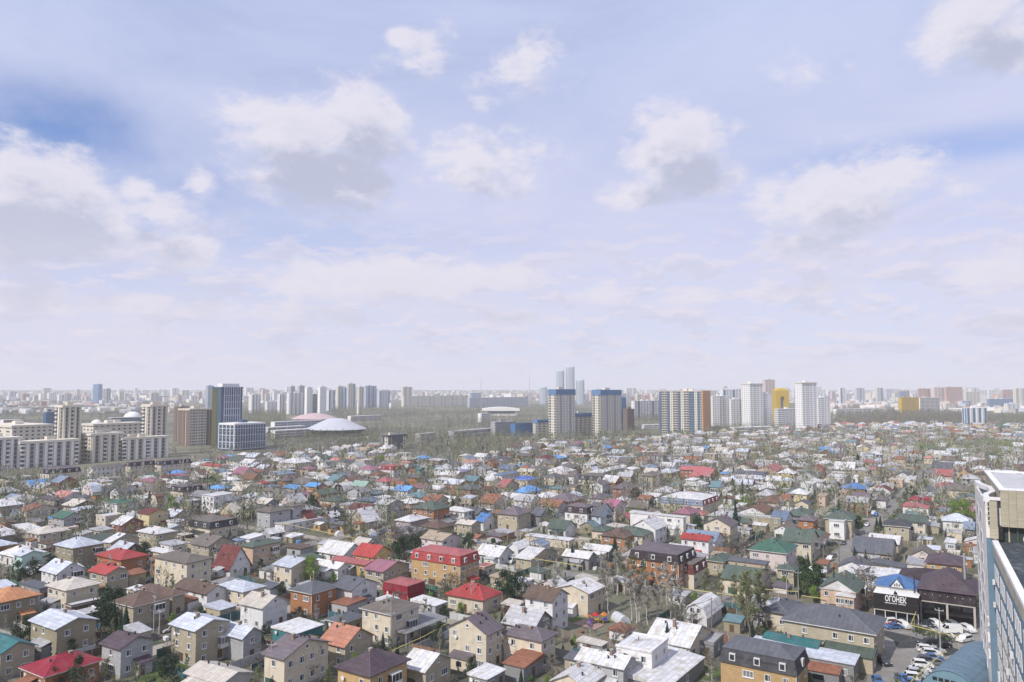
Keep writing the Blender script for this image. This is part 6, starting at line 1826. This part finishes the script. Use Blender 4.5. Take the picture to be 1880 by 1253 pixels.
    tower('civic_block', 1423, 1429, 1462, 752, 785, 'white', 'lll', 'lllll', 'white terraced civic block below the golden arch', 'civic block', None, accent='white', gl='grey')
    tower('residential_tower', 1461, 1474, 1501, 703, 792, 'white', 'wwww', 'wdww', 'nearest tall white tower with stepped crown', grp='white towers on the right', accent='white', gl='grey', mark='the second tall white tower', cornice='cream')
    tower('residential_tower', 1499, 1503, 1525, 731, 785, 'white', 'ww', 'wdww', 'shorter wing of the second white tower', grp='white towers on the right', accent='white', gl='grey')
    R_ = [(1540, 1543, 1553, 713, 741, 'white', 'w', 'gw', 'white tower with blue front'), (1569, 1573, 1588, 713, 741, 'pale', 'w', 'wgw', 'pointed-roofed pale tower'), (1608, 1611, 1622, 713, 741, 'cream', 'w', 'wg', 'cream tower with blue side'),
          (1650, 1656, 1688, 731, 766, 'gold', 'wo', 'owwwo', 'yellow and white striped block'), (1686, 1690, 1726, 731, 764, 'cream', 'oo', 'llll', 'cream block with ribbon windows'), (1709, 1716, 1735, 712, 742, 'pink', 'ww', 'www', 'pinkish towers of a brick estate'),
          (1735, 1738, 1768, 711, 742, 'brick', 'ww', 'wwwww', 'brick-red towers of an estate'), (1770, 1774, 1800, 720, 745, 'cream', 'w', 'wwww', 'cream towers of a housing estate'), (1838, 1842, 1864, 716, 740, 'brick', 'w', 'www', 'dark red tower pair near the edge'),
          (1862, 1866, 1884, 714, 752, 'cream', 'w', 'wpw', 'beige tower at the end of the skyline'), (1814, 1816, 1863, 733, 748, 'white', 'G', 'GGGG', 'glass-fronted white hall'), (1768, 1776, 1813, 750, 783, 'white', 'gg', 'gpgpgpg', 'blue and white office block among trees'),
          (1652, 1654, 1665, 719, 740, 'navy', 'G', 'GG', 'small dark glass tower'), (1684, 1687, 1710, 714, 742, 'brick', 'w', 'www', 'brown tower with twin peaks')]
    for a, n, c, t, bs, w, l, r_, d in R_:
        tower('residential_block', a, n, c, t, bs, w, l, r_, d, grp='blocks along the right skyline', gl='blue' if 'blue' in d or 'glass' in d else 'grey', accent='white' if w != 'gold' else 'gold', mark='the yellow striped block' if w == 'gold' else None)
    circus()
    # many more blocks along the horizon, each its own thing
    r = random.Random(21); n = 0
    for band, (rows, cnt) in enumerate((((725, 731), 105), ((731, 741), 150), ((743, 757), 70))):
        for k in range(cnt):
            px = -20 + 1930 * (k + r.uniform(.1, .9)) / cnt
            if band == 0 and 760 < px < 990 and r.random() < .5: continue
            if band == 1 and (700 < px < 990): continue
            if band == 2 and not (1500 < px < 1880 or px < 330): continue
            if band == 2 and px < 330 and r.random() < .75: continue
            if band == 2 and r.random() < .2: continue
            bs = r.uniform(*rows); w = r.uniform(7, 20) * (1.2 if band == 2 else 1) * (1.6 if r.random() < .2 else 1); hgt = r.uniform(5, 14) if band == 0 else (r.uniform(11, 23) if 430 < px < 720 or 1290 < px < 1560 else r.uniform(8, 20)) if band == 1 else r.uniform(6, 16)
            wall = r.choice(['cream', 'white', 'white', 'pink', 'beige', 'pale', 'white', 'brick', 'white', 'cream', 'white']); bay = r.choice(['www', 'wwww', 'gwg', 'wgw', 'wbwb', 'lll'])
            nice_w = {'pink': 'pinkish', 'pale': 'pale blue', 'brick': 'brick-red'}.get(wall, wall)
            size = ('tall ' if hgt > 14 else 'low ' if hgt < 8.5 else '') + ('narrow ' if w < 10 else 'wide ' if w > 18 else '')
            trait = {'lll': 'ribbon-windowed ', 'gwg': 'striped ', 'wgw': 'glass-cored ', 'wbwb': 'balconied '}.get(bay, '')
            tower('distant_block', px, px + w * .2, px + w, bs - hgt, bs, wall, 'w', bay, f'{size}{trait}{nice_w} far apartment block', 'apartment block', 'distant apartment blocks', gl='grey', accent=wall, plant=r.random() < .4); n += 1
    # the town beyond that nobody could count
    mb = MB(); u, v = uv(ROT)
    for k in range(3600):
        py = 718.5 + 26 * r.random() ** 1.7 if r.random() < .8 else r.uniform(740, 760)
        px = r.uniform(-30, 1910)
        if 560 < px < 1240 and py > 736: continue
        if py > 741 and 330 < px < 1500: continue
        p = at(px, py); w, d, h = r.uniform(12, 60), r.uniform(10, 24), r.choice([5, 7, 9, 12, 15, 18, 27, 27, 34]) * r.uniform(.8, 1.2)
        if py > 738: h = min(h, 10)
        m = TW[r.choice(['cream', 'white', 'pink', 'beige', 'grey', 'brick', 'concrete', 'white', 'pale', 'brown', 'concrete'])]
        uu, vv = (u, v) if r.random() < .5 else (v, -u)
        A = [p, p + uu * w, p + uu * w + vv * d, p + vv * d]
        mb.hull([(q.x, q.y, 0) for q in A], [(q.x, q.y, h) for q in A], m)
    mb.build('distant_town', kind='stuff')
    mb = MB()
    for k in range(9000):
        py = 717.6 + 46 * r.random() ** 2.0; px = r.uniform(-30, 1910)
        p = at(px, py); far_tree(mb, p, r.uniform(7, 13), r.choice(['bare', 'dark', 'bare', 'budding']), r, 6)
    mb.build('distant_tree_cover', kind='stuff')
def dome(px, py, rpx, desc):
    C = at(px, py + 8, 0); rad = rpx / FPX * C.y; base = at_depth(px, py, C.y).z
    root = empty('dome_building', C); b = MB(); n, m_ = 16, 5
    for i in range(m_):
        a0, a1 = math.pi / 2 * i / m_, math.pi / 2 * (i + 1) / m_
        for k in range(n):
            t0, t1 = 2 * math.pi * k / n, 2 * math.pi * (k + 1) / n
            f = lambda a, t: (rad * math.cos(a) * math.cos(t), rad * math.cos(a) * math.sin(t), base + rad * .8 * math.sin(a))
            b.poly([f(a0, t0), f(a0, t1), f(a1, t1), f(a1, t0)], TW['white'])
    b.build('dome', root)
    b = MB(); b.tube((0, 0, 0), (0, 0, base), rad, sides=16, m=TW['pale']); b.build('drum', root)
    thing(root, desc, 'dome', None, None, C)
def arch_hall():
    C = at(886, 764, 0); u, v = uv(4); s = C.y / FPX; root = empty('congress_hall', C, R(4))
    w = 68 * s
    b = MB(); n = 12; top = [(w * i / n, (13 + 3.0 * math.sin(math.pi * i / n)) * s) for i in range(n + 1)]
    b.hull([(x, 0, z) for x, z in top] + [(w, 0, 9 * s), (0, 0, 9 * s)], [(x, 40, z) for x, z in top] + [(w, 40, 9 * s), (0, 40, 9 * s)], TW['white']); b.build('roof', root)
    b = MB(); b.box(4 * s, w - 4 * s, 4, 38, 0, 9 * s, TW['white']); b.build('wall', root)
    b = MB(); b.box(9 * s, w - 9 * s, 3.4, 4, 4 * s, 8.2 * s, TG['green']); b.build('glazing', root)
    thing(root, 'white congress hall with a shallow arched roof over green glass', 'hall', None, 'the white arched hall', C)
def triplets():
    for (xl, xr, yt, d) in ((991, 1004, 710, 'shortest of the four rounded glass skyscrapers'), (1021, 1036, 680, 'second tallest rounded glass skyscraper'), (1039, 1055, 673, 'tallest rounded glass skyscraper'), (1058, 1073, 697, 'lower rounded glass skyscraper on the right of the cluster')):
        C = at((xl + xr) / 2, 743, 0); rad = (xr - xl) / 2 / FPX * C.y; H = at_depth(0, yt, C.y).z
        root = empty('skyscraper', C); n = 16
        ring_ = lambda k, z: [(k * rad * math.copysign(abs(math.cos(t)) ** .7, math.cos(t)), k * rad * math.copysign(abs(math.sin(t)) ** .7, math.sin(t)), z) for t in [2 * math.pi * i / n + .2 for i in range(n)]]
        b = MB(); b.hull(ring_(1, 0), ring_(1, H - 5), TG['pale']); b.build('glazing', root)
        b = MB()
        for z in range(8, int(H) - 6, 8): b.hull(ring_(1.012, z), ring_(1.012, z + 1.6), TW['pale'])
        b.build('floor_bands', root, kind='stuff')
        b = MB(); b.hull(ring_(1.02, H - 5), ring_(.9, H), TW['pale']); b.build('crown', root)
        thing(root, d, 'skyscraper', None, 'the tallest glass skyscraper' if d.startswith('tallest') else None, C)
    for px, yt, yb, d in ((883, 679, 777, 'tall thin lattice mast rising from the park'), (972, 682, 748, 'thin television mast on the skyline')):
        C = at(px, yb, 0); H = at_depth(px, yt, C.y).z; root = empty('radio_mast', C)
        k = C.y / 2200
        for i, (dx, dy) in enumerate(((1, 0), (-.5, .87), (-.5, -.87))):
            b = MB(); b.tube((dx * 1.1, dy * 1.1, 0), (dx * .25, dy * .25, H * .8), .42 * k + .1, .2 * k, m=TW['grey']); b.build('leg', root)
        b = MB()
        for z in range(0, int(H * .8), 6): b.box(-.6, .6, -.6, .6, z, z + .3, TW['grey'])
        b.build('lattice', root); b = MB(); b.tube((0, 0, H * .8), (0, 0, H), .3 * k, .12 * k, m=TW['grey']); b.build('antenna', root)
        thing(root, d, 'mast', None, None, C)
    C = at(657, 764, 0); H = at_depth(0, 741, C.y).z; root = empty('obelisk', C)
    b = MB(); b.tube((0, 0, 0), (0, 0, H), 2.4 / FPX * C.y, 1.1 / FPX * C.y, 8, TW['white'], True); b.build('shaft', root)
    b = MB(); b.box(-5, 5, -5, 5, 0, 2.5, TW['concrete']); b.build('base', root)
    thing(root, 'slender white obelisk in the park', 'obelisk', None, 'the white obelisk', C)
def gold_arch():
    C = at(1426, 775, 0); s = C.y / FPX; H = 63 * s * .98; root = empty('golden_arch_building', C, R(8)); w = 25 * s
    b = MB(); b.box(0, w * .34, 0, 16, 0, H * .93, TW['gold']); b.build('left_pier', root)
    b = MB(); b.box(w * .66, w, 0, 16, 0, H * .93, TW['gold']); b.build('right_pier', root)
    b = MB(); n = 8; arc = [(w * .5 - w * .16 * math.cos(math.pi * i / n), H * .66 + w * .22 * math.sin(math.pi * i / n)) for i in range(n + 1)]
    for i in range(n):
        (x0, z0), (x1, z1) = arc[i], arc[i + 1]
        b.hull([(x0, .1, z0), (x1, .1, z1), (x1, .1, H * .93), (x0, .1, H * .93)], [(x0, 15.9, z0), (x1, 15.9, z1), (x1, 15.9, H * .93), (x0, 15.9, H * .93)], TW['gold'])
    b.build('arch', root)
    b = MB(); b.box(w * .34, w * .66, 5, 10, 0, H * .72, TG['grey']); b.build('glazing', root)
    b = MB(); b.hull([(w * .1, 0, H * .93), (w * .9, 0, H * .93), (w * .9, 16, H * .93), (w * .1, 16, H * .93)], [(w * .25, 2, H), (w * .75, 2, H), (w * .75, 14, H), (w * .25, 14, H)], TW['gold']); b.build('roof', root)
    thing(root, 'golden building with a tall arched opening', 'arch building', None, 'the golden arch building', C)
def circus():
    C = at(607, 802, 0); s = C.y / FPX; root = empty('circus_building', C)
    def zz(py): return at_depth(607, py, C.y).z
    n = 32
    def ring_(r_, z): return [(r_ * s * math.cos(2 * math.pi * i / n), 30 + r_ * s * math.sin(2 * math.pi * i / n), z) for i in range(n)]
    b = MB(); b.hull(ring_(57, zz(790)), ring_(20, zz(772.5)), mat('disc_roof_white', (.46, .47, .51), .6)); b.hull(ring_(20, zz(772.5)), ring_(12, zz(770.5)), TW['pale']); b.build('disc_roof', root)
    b = MB(); b.hull(ring_(50, zz(797)), ring_(56.5, zz(790.2)), TG['dark'], cap=False); b.build('glass_band', root)
    b = MB(); b.hull(ring_(44, 0), ring_(44, zz(797)), TW['white']); b.build('wall', root)
    for k in range(3):
        b = MB(); x = (k - 1) * 3.0 * s; b.box(x - .9, x + .9, 30 - 13 * s, 30 - 12 * s, zz(775.5), zz(774), TW['dark']); b.build('vent', root)
    thing(root, 'white flying-saucer circus building with dark glass band', 'circus', None, 'the white saucer roof', C)
    C = at(572, 782, 0); s = C.y / FPX; root = empty('arena_hall', C)
    def z2(py): return at_depth(572, py, C.y).z
    b = MB(); rm = mat('pink_sheet_roof', (.44, .33, .34), .7)
    def rg(r_, z): return [(r_ * s * math.cos(2 * math.pi * i / n), 20 + r_ * s * .8 * math.sin(2 * math.pi * i / n), z) for i in range(n)]
    b.hull(rg(44, z2(770)), rg(26, z2(763)), rm); b.hull(rg(26, z2(763)), rg(6, z2(759.5)), rm); b.build('roof', root)
    b = MB(); b.hull(rg(33, 0), rg(33, z2(768.7)), TW['pale']); b.build('wall', root)
    thing(root, 'sports arena under a wide pink domed roof', 'arena', None, 'the pink domed roof', C)
    for (a, nn, c, t, bs, w, d) in ((500, 504, 592, 776, 796, 'pale', 'low pale hall with wide flat roof beside the saucer roof'), (500, 505, 576, 792, 806, 'beige', 'low tan hall before the saucer roof'), (488, 492, 560, 786, 800, 'white', 'low white hall with metal roof'),
                                   (640, 644, 700, 765, 774, 'pink', 'long low pink-banded hall behind the saucer roof'), (880, 884, 900, 760, 776, 'white', 'small white pavilion in the park'), (1180, 1183, 1215, 781, 788, 'white', 'low white store roofs by the striped tower'),
                                   (1530, 1536, 1600, 752, 768, 'white', 'low white offices before the skyline'), (1340, 1350, 1420, 786, 796, 'cream', 'low cream market hall below the white tower'), (0, 6, 40, 772, 786, 'red', 'low building with a red roof in the trees')):
        tower('low_hall', a, nn, c, t, bs, w, 'oo', 'llll', d, 'hall', None, accent='white', gl='grey', plant=False)
city()
# ------------------------------------------------------------------ cars
CAR_COL = dict(white=(.68, .68, .68), black=(.02, .02, .022), blue=(.04, .12, .30), grey=(.16, .17, .18), silver=(.42, .43, .45), red=(.25, .02, .02), dark=(.04, .045, .06))
TYRE = mat('tyre_rubber', (.015, .015, .015), .9); RIM = mat('wheel_rim', (.40, .40, .42), .4); CGL = glass('car_glass', (.02, .025, .03), .08)
LAMP = mat('headlight_glass', (.6, .6, .6), .2); TAIL = mat('tail_light', (.35, .02, .02), .3)
WHEEL = []
def car_proto(kind, col):
    m = mat('car_paint_' + col, CAR_COL[col], .3, var=.03); m.node_tree.nodes['Principled BSDF'].inputs['Specular IOR Level'].default_value = .6
    L_, Wd = {'sedan': (4.5, 1.78), 'suv': (4.7, 1.9), 'van': (5.6, 2.05)}[kind]
    hb = {'sedan': .82, 'suv': 1.0, 'van': 1.1}[kind]; ht = {'sedan': 1.45, 'suv': 1.75, 'van': 2.35}[kind]
    if kind == 'sedan': prof = [(0, .35), (.02, .62), (.12, .82), (.30, .90), (.46, 1.42), (.74, 1.45), (.88, .98), (.99, .92), (1, .45), (1, .28), (0, .28)]; cab = [(.325, .93), (.465, 1.36), (.735, 1.39), (.855, .98)]
    elif kind == 'suv': prof = [(0, .4), (.02, .75), (.10, .98), (.27, 1.08), (.38, 1.68), (.88, 1.75), (.98, 1.15), (1, .55), (1, .32), (0, .32)]; cab = [(.295, 1.10), (.395, 1.60), (.87, 1.66), (.955, 1.15)]
    else: prof = [(0, .4), (.01, .9), (.08, 1.15), (.17, 1.3), (.30, 2.2), (.36, 2.33), (.99, 2.35), (1, 1.2), (1, .35), (0, .35)]; cab = [(.185, 1.35), (.305, 2.12), (.40, 2.15), (.40, 1.35)]
    body = MB(); x0 = -L_ / 2
    def inset(z): return 0 if z < hb + .12 else .16 * (z - hb - .12) / (ht - hb)
    A = [(x0 + a * L_, -Wd / 2 + inset(z), z) for a, z in prof]; B = [(x0 + a * L_, Wd / 2 - inset(z), z) for a, z in prof]
    body.hull(A, B, m)
    g = MB(); sh = [(x0 + a * L_, z) for a, z in cab]
    for sgn in (-1, 1):
        g.poly([(x, sgn * (Wd / 2 - inset(z) + .012), z) for x, z in (sh if sgn < 0 else sh[::-1])], CGL)
    (xa, za), (xb, zb) = sh[0], sh[1]
    y = Wd / 2 - .22
    g.poly([(xa - .05, -y, za + .03), (xa - .05, y, za + .03), (xb - .08, y * .9, zb + .02), (xb - .08, -y * .9, zb + .02)], CGL)
    if kind != 'van':
        (xa, za), (xb, zb) = sh[3], sh[2]; g.poly([(xa + .1, y, za + .03), (xa + .1, -y, za + .03), (xb + .1, -y * .9, zb + .03), (xb + .1, y * .9, zb + .03)], CGL)
    if not WHEEL:
        t = MB(); t.tube((0, -.11, 0), (0, .11, 0), .33, sides=12, m=TYRE, cap=True); r_ = MB(); r_.tube((0, -.125, 0), (0, .125, 0), .19, sides=8, m=RIM, cap=True)
        WHEEL.extend([t.mesh('tyre'), r_.mesh('rim')])
    lm = MB(); lm.box(x0 - .01, x0 + .12, -.2, .2, 0, .15, LAMP); tl = MB(); tl.box(-x0 - .1, -x0 + .01, -.16, .16, 0, .18, TAIL)
    return dict(body=body.mesh('body'), glass=g.mesh('glass'), lamp=lm.mesh('headlight'), tail=tl.mesh('tail_light'), L=L_, W=Wd, hb=hb)
CARS = {}
def put_car(px, py, kind, col, ang, mark=None):
    if (kind, col) not in CARS: CARS[(kind, col)] = car_proto(kind, col)
    c = CARS[(kind, col)]; p = at(px, py); z = .012 + .006 * (LEVEL[0] + 1)
    root = empty('parked_van' if kind == 'van' else 'parked_car', (p.x, p.y, z), R(ang)); root.scale = (.9, .9, .9)
    place(c['body'], 'body', root); place(c['glass'], 'glass', root)
    for sx in (-.31, .31):
        for sy in (-1, 1):
            w = place(WHEEL[0], 'wheel', root, (sx * c['L'], sy * (c['W'] / 2 - .1), .33)); place(WHEEL[1], 'rim', w)
    for sy in (-1, 1):
        place(c['lamp'], 'headlight', root, (0, sy * (c['W'] / 2 - .3), c['hb'] - .22)); place(c['tail'], 'tail_light', root, (0, sy * (c['W'] / 2 - .25), c['hb'] - .15))
    cn = {'dark': 'dark blue-black', 'grey': 'dark grey'}.get(col, col)
    thing(root, f'{cn} {"delivery van" if kind == "van" else "off-roader" if kind == "suv" else "saloon car"} parked {"in the car park" if px > 1600 and py > 1130 else "at the kerb"}', 'van' if kind == 'van' else 'car', 'parked cars', mark, p)
for e in """1632 1147 suv white 0;1640 1155 sedan blue 5;1659 1153 suv white 100;1719 1151 suv white 95;1703 1150 sedan dark 95;1745 1163 van white -15;1750 1153 suv grey 95;1777 1160 suv white 100;1694 1160 sedan silver -15;1713 1167 sedan white -12;1734 1171 sedan white -12
1771 1179 suv white 25;1704 1186 suv black 5;1716 1183 sedan dark 5;1702 1198 suv white 165;1711 1205 suv white 165;1714 1212 sedan blue 165;1704 1219 suv dark 165;1694 1226 suv white 165;1690 1234 sedan white 165;1684 1242 suv silver 165;1680 1250 suv white 165;1676 1259 sedan blue 165;1718 1199 sedan silver 165;1621 1220 suv dark 100
1659 1252 sedan blue 95;1612 1256 sedan blue 80;1722 1222 sedan grey 165;1730 1190 sedan black 8;1728 1176 sedan dark -10;1643 1149 sedan red 20;1524 1030 suv white 50;1529 1024 sedan dark 50;1514 1047 suv white 55;1526 1003 suv dark 10;1548 1000 sedan dark 55;1592 966 sedan white 50
1437 1085 suv dark 80;872 1214 sedan white 40;310 1160 sedan white 60;276 1070 sedan black 55;939 1034 van white 70;1256 1049 sedan blue 140;1262 1052 sedan white 150;1340 937 sedan white 60;1344 940 sedan dark 60;660 992 sedan silver 55;700 982 van blue 60;1604 945 suv white 55;1608 948 suv blue 55;40 876 sedan white -30;25 879 sedan silver -30;1695 868 sedan dark 60;1702 880 sedan white 60""".replace('\n', ';').split(';'):
    x, y, k, c, a = e.split(); put_car(float(x), float(y), k, c, float(a), 'the white delivery van in the car park' if (k, x) == ('van', '1745') else None)

# ------------------------------------------------------------------ poles, pipes, wires
def pole(px, py, h, white=False, mark=None):
    p = at(px, py); root = empty('utility_pole', p, rnd.uniform(0, 3))
    b = MB(); b.tube((0, 0, 0), (rnd.uniform(-.1, .1), 0, h), .16, .10, 6, M_CONC if white else M_WOODPOST, True); b.build('pole', root)
    b = MB(); b.box(-.9, .9, -.06, .06, h - .7, h - .56, M_STEEL); b.build('crossarm', root)
    for k in (-.8, 0, .8): 
        b = MB(); b.tube((k, 0, h - .56), (k, 0, h - .3), .06, sides=5, m=M_TRIM, cap=True); b.build('insulator', root)
    thing(root, 'pale concrete utility pole' if white else 'dark wooden utility pole', 'utility pole', 'utility poles', mark, p)
    return p + Vector((0, 0, h - .35))
PP = []
for x, y, h, w in ((1106, 1262, 8, 0), (1173, 1240, 8, 0), (1240, 1165, 9, 0), (1307, 1166, 9, 0), (1445, 1105, 8, 1), (1466, 1100, 8, 1), (282, 1160, 9, 1), (292, 1172, 7, 1), (277, 1073, 8, 1), (717, 1195, 9, 1), (497, 1262, 9, 1), (46, 1010, 8, 1), (97, 1018, 8, 0), (1727, 1198, 10, 1),
                   (1541, 1035, 8, 0), (1568, 1020, 8, 0), (1056, 985, 8, 0), (978, 1030, 7, 0), (120, 905, 9, 1), (728, 965, 8, 0), (659, 972, 7, 0), (1367, 940, 8, 1), (1591, 1003, 8, 1), (1214, 1082, 7, 1), (988, 1075, 8, 1), (865, 1125, 8, 1), (575, 1085, 6, 1), (1113, 980, 7, 0), (483, 1010, 7, 1), (1512, 1030, 7, 0), (1685, 1030, 7, 1), (1560, 1150, 6, 1), (1719, 1184, 4, 1)):
    PP.append(pole(x, y, h, bool(w)))
def wires(i, j):
    a, c = PP[i], PP[j]; root = MB()
    for o in (-.7, 0, .7):
        q = Vector((o * .7, o * .7, 0)); n = 6; pts = [a.lerp(c, t / n) + q - Vector((0, 0, 1.3 * (1 - (2 * t / n - 1) ** 2))) for t in range(n + 1)]
        for p0, p1 in zip(pts, pts[1:]): root.tube(p0, p1, .022, sides=3, m=mat('black_cable', (.03, .03, .03), .6))
    o = root.build('overhead_wires'); thing(o, 'sagging black overhead wires between two utility poles', 'overhead wires', 'overhead wires', None, a.lerp(c, .5))
for i, j in ((0, 1), (2, 3), (4, 5), (6, 8), (13, 4), (14, 15), (16, 17), (20, 19), (21, 5), (22, 15), (24, 17), (11, 12), (9, 26), (10, 6), (23, 3), (16, 27)): wires(i, j)
def gas_pipe(pts, h, mark=None):
    q = [at(x, y, h) for x, y in pts]; root = empty('gas_pipe', (q[0].x, q[0].y, 0)); o = Vector((q[0].x, q[0].y, 0)); b = MB()
    for a, c in zip(q, q[1:]): b.tube(a - o, c - o, .10, sides=6, m=M_YELLOW)
    b.build('pipe', root)
    for a, c in zip(q, q[1:]):
        n = max(1, int((c - a).length / 7))
        for k in range(n + 1):
            p = a.lerp(c, k / n) - o; s = MB(); s.tube((p.x, p.y, 0), (p.x, p.y, h), .05, sides=5, m=M_YELLOW); s.build('support', root)
    thing(root, 'yellow overhead gas pipe on thin posts', 'gas pipe', 'yellow gas pipes', mark, q[len(q) // 2])
gas_pipe([(968, 1024), (1070, 1040)], 4.2); gas_pipe([(1200, 1072), (1290, 1086), (1402, 1100)], 3.6, 'the long yellow gas pipe'); gas_pipe([(1402, 1082), (1466, 1087)], 5); gas_pipe([(1472, 1094), (1515, 1100)], 3.5)
gas_pipe([(490, 955), (570, 972), (660, 990)], 3.5); gas_pipe([(300, 1000), (395, 1001)], 3.2); gas_pipe([(720, 1195), (780, 1168), (830, 1140)], 3.2); gas_pipe([(1606, 1110), (1684, 1118), (1672, 1148), (1760, 1170)], 3.4); gas_pipe([(1672, 1252), (1735, 1195)], 3.5)
gas_pipe([(640, 1010), (650, 985), (735, 962)], 3.4); gas_pipe([(1330, 1250), (1378, 1232)], 2.5)
# hedge before the columned building
mb = MB(); r = random.Random(9)
for i in range(260):
    t = r.random(); p = at(1676 + 60 * t, 1158 + 22 * t) + Vector((r.gauss(0, .8), r.gauss(0, .8), r.uniform(.1, 1.3)))
    for k in range(6): tri(mb, p, Vector((r.gauss(0, .7), r.gauss(0, .7), 1)), .07, r.uniform(.5, 1), DLEAF if k % 2 else TWIG_G, r)
mb.build('hedge', kind='stuff')
# greenhouse tunnels and a blue barrel
for i, (x, y, a, L_) in enumerate(((1148, 1146, 20, 5), (1560, 985, 60, 6), (625, 985, 30, 8), (688, 985, 20, 7), (503, 1047, -15, 9), (1255, 1010, 40, 6))):
    p = at(x, y); root = empty('greenhouse', p, R(a)); n = 8; rr = 1.6; arc = [(rr * math.cos(math.pi * q / n), 1.9 * math.sin(math.pi * q / n)) for q in range(n + 1)]
    b = MB()
    for (x0, z0), (x1, z1) in zip(arc, arc[1:]): b.poly([(x0, 0, z0), (x0, L_, z0), (x1, L_, z1), (x1, 0, z1)], mat('greenhouse_film', (.52, .54, .57), .3))
    b.build('cover', root); b = MB(); b.poly([(q, 0, z) for q, z in arc], MATS['greenhouse_film']); b.poly([(q, L_, z) for q, z in reversed(arc)], MATS['greenhouse_film']); b.build('end_panel', root)
    for k in range(4):
        b = MB(); yy = L_ * k / 3
        for (x0, z0), (x1, z1) in zip(arc, arc[1:]): b.tube((x0, yy, z0 + .03), (x1, yy, z1 + .03), .04, sides=3, m=M_STEEL)
        b.build('hoop', root)
    thing(root, 'white film tunnel greenhouse', 'greenhouse', 'tunnel greenhouses', None, p)
p = at(548, 1007); root = empty('water_tank', p); b = MB(); b.tube((0, 0, .9), (0, 0, 2.9), .95, sides=14, m=mat('tank_blue', (.08, .28, .55), .5), cap=True); b.build('tank', root)
for a in range(4):
    b = MB(); b.box(math.cos(a * 1.57 + .78) * .7 - .06, math.cos(a * 1.57 + .78) * .7 + .06, math.sin(a * 1.57 + .78) * .7 - .06, math.sin(a * 1.57 + .78) * .7 + .06, 0, .9, M_STEEL); b.build('leg', root)
thing(root, 'bright blue round water tank on a low stand', 'water tank', None, 'the blue water tank', p)
# ------------------------------------------------------------------ haze
def haze():
    m = bpy.data.materials.new('pale_air'); m.use_nodes = True; nt = m.node_tree; nt.nodes.clear()
    v = nt.nodes.new('ShaderNodeVolumePrincipled'); o = nt.nodes.new('ShaderNodeOutputMaterial')
    v.inputs['Color'].default_value = (.96, .97, 1.0, 1); v.inputs['Density'].default_value = HAZE_DENSITY; v.inputs['Anisotropy'].default_value = 0.0
    nt.links.new(v.outputs[0], o.inputs['Volume'])
    m.cycles.homogeneous_volume = True if hasattr(m.cycles, 'homogeneous_volume') else None
    mb = MB(); mb.box(-6500, 6500, -300, 7000, -1.0, 190, m); mb.build('haze', kind='stuff')
HAZE_DENSITY = .00012
haze()
# ------------------------------------------------------------------ labels
def finish_labels():
    marks = LANDMARKS
    MP = [(n, p, project((p.x, p.y, 0))) for n, p in marks]
    rows = []
    for o, desc, mark, p in THINGS:
        q = project((p.x, max(p.y, 5), 0))
        best = None
        for n, mp, mq in MP:
            d = math.hypot(mp.x - p.x, mp.y - p.y)
            if mark == n or d < .5: continue
            if best is None or d < best[0]: best = (d, n, mp, mq)
        d, n, mp, mq = best
        dx, dy = p.x - mp.x, p.y - mp.y
        if abs(dx) > abs(dy) * .8: rel = 'right of' if dx > 0 else 'left of'
        else: rel = 'behind' if dy > 0 else 'in front of'
        rows.append((o, desc, rel, n, d))
    own = {}
    for r in rows: own[r[1]] = own.get(r[1], 0) + 1
    grp = {}
    for r in rows:
        if own[r[1]] == 1: r[0]['label'] = r[1]
        else: grp.setdefault((r[1], r[2], r[3]), []).append(r)
    ords = ['', 'second', 'third', 'fourth', 'fifth', 'sixth', 'seventh', 'eighth', 'ninth', 'tenth', 'eleventh', 'twelfth', 'thirteenth', 'fourteenth', 'fifteenth', 'sixteenth', 'seventeenth', 'eighteenth', 'nineteenth', 'twentieth']
    for (desc, rel, n), g in grp.items():
        g.sort(key=lambda r: r[4])
        for i, r in enumerate(g):
            if len(g) == 1: r[0]['label'] = f'{desc}, {rel} {n}'
            elif i == 0: r[0]['label'] = f'nearest {desc}, {rel} {n}'
            elif i < 20: r[0]['label'] = f'{ords[i]} {desc}, {rel} {n}'
            else: r[0]['label'] = f'{desc}, farther off, {rel} {n}'
    seen = {}
    for o, *_ in THINGS: seen[o['label']] = seen.get(o['label'], 0) + 1
    for o, desc, mark, p in THINGS:            # shorten what runs over sixteen words, keeping each label its own
        lab = o['label']
        for a, b in (('single-storey ', ''), ('two-storey ', ''), ('three-storey ', ''), (' house with ', ' house, '), ('the ', ''), ('low ', ''), (' with flat ', ', '), (' just coming into bud', ' in bud'), (' parked', ''), ('nearest ', ''), (' tall ', ' '), (' with ', ', ')):
            if len(o['label'].split()) <= 16: break
            t = o['label'].replace(a, b)
            if t not in seen: seen[t] = 1; o['label'] = t
    for o, *_ in THINGS:
        if len(o['label'].split()) < 4: o['label'] = o['label'] + ' on the skyline'
    long_ = 0
    for o, *_ in THINGS:
        if len(o['label'].split()) > 16: long_ += 1
    print('things', len(THINGS), 'objects', len(bpy.data.objects), 'long labels', long_)
finish_labels()
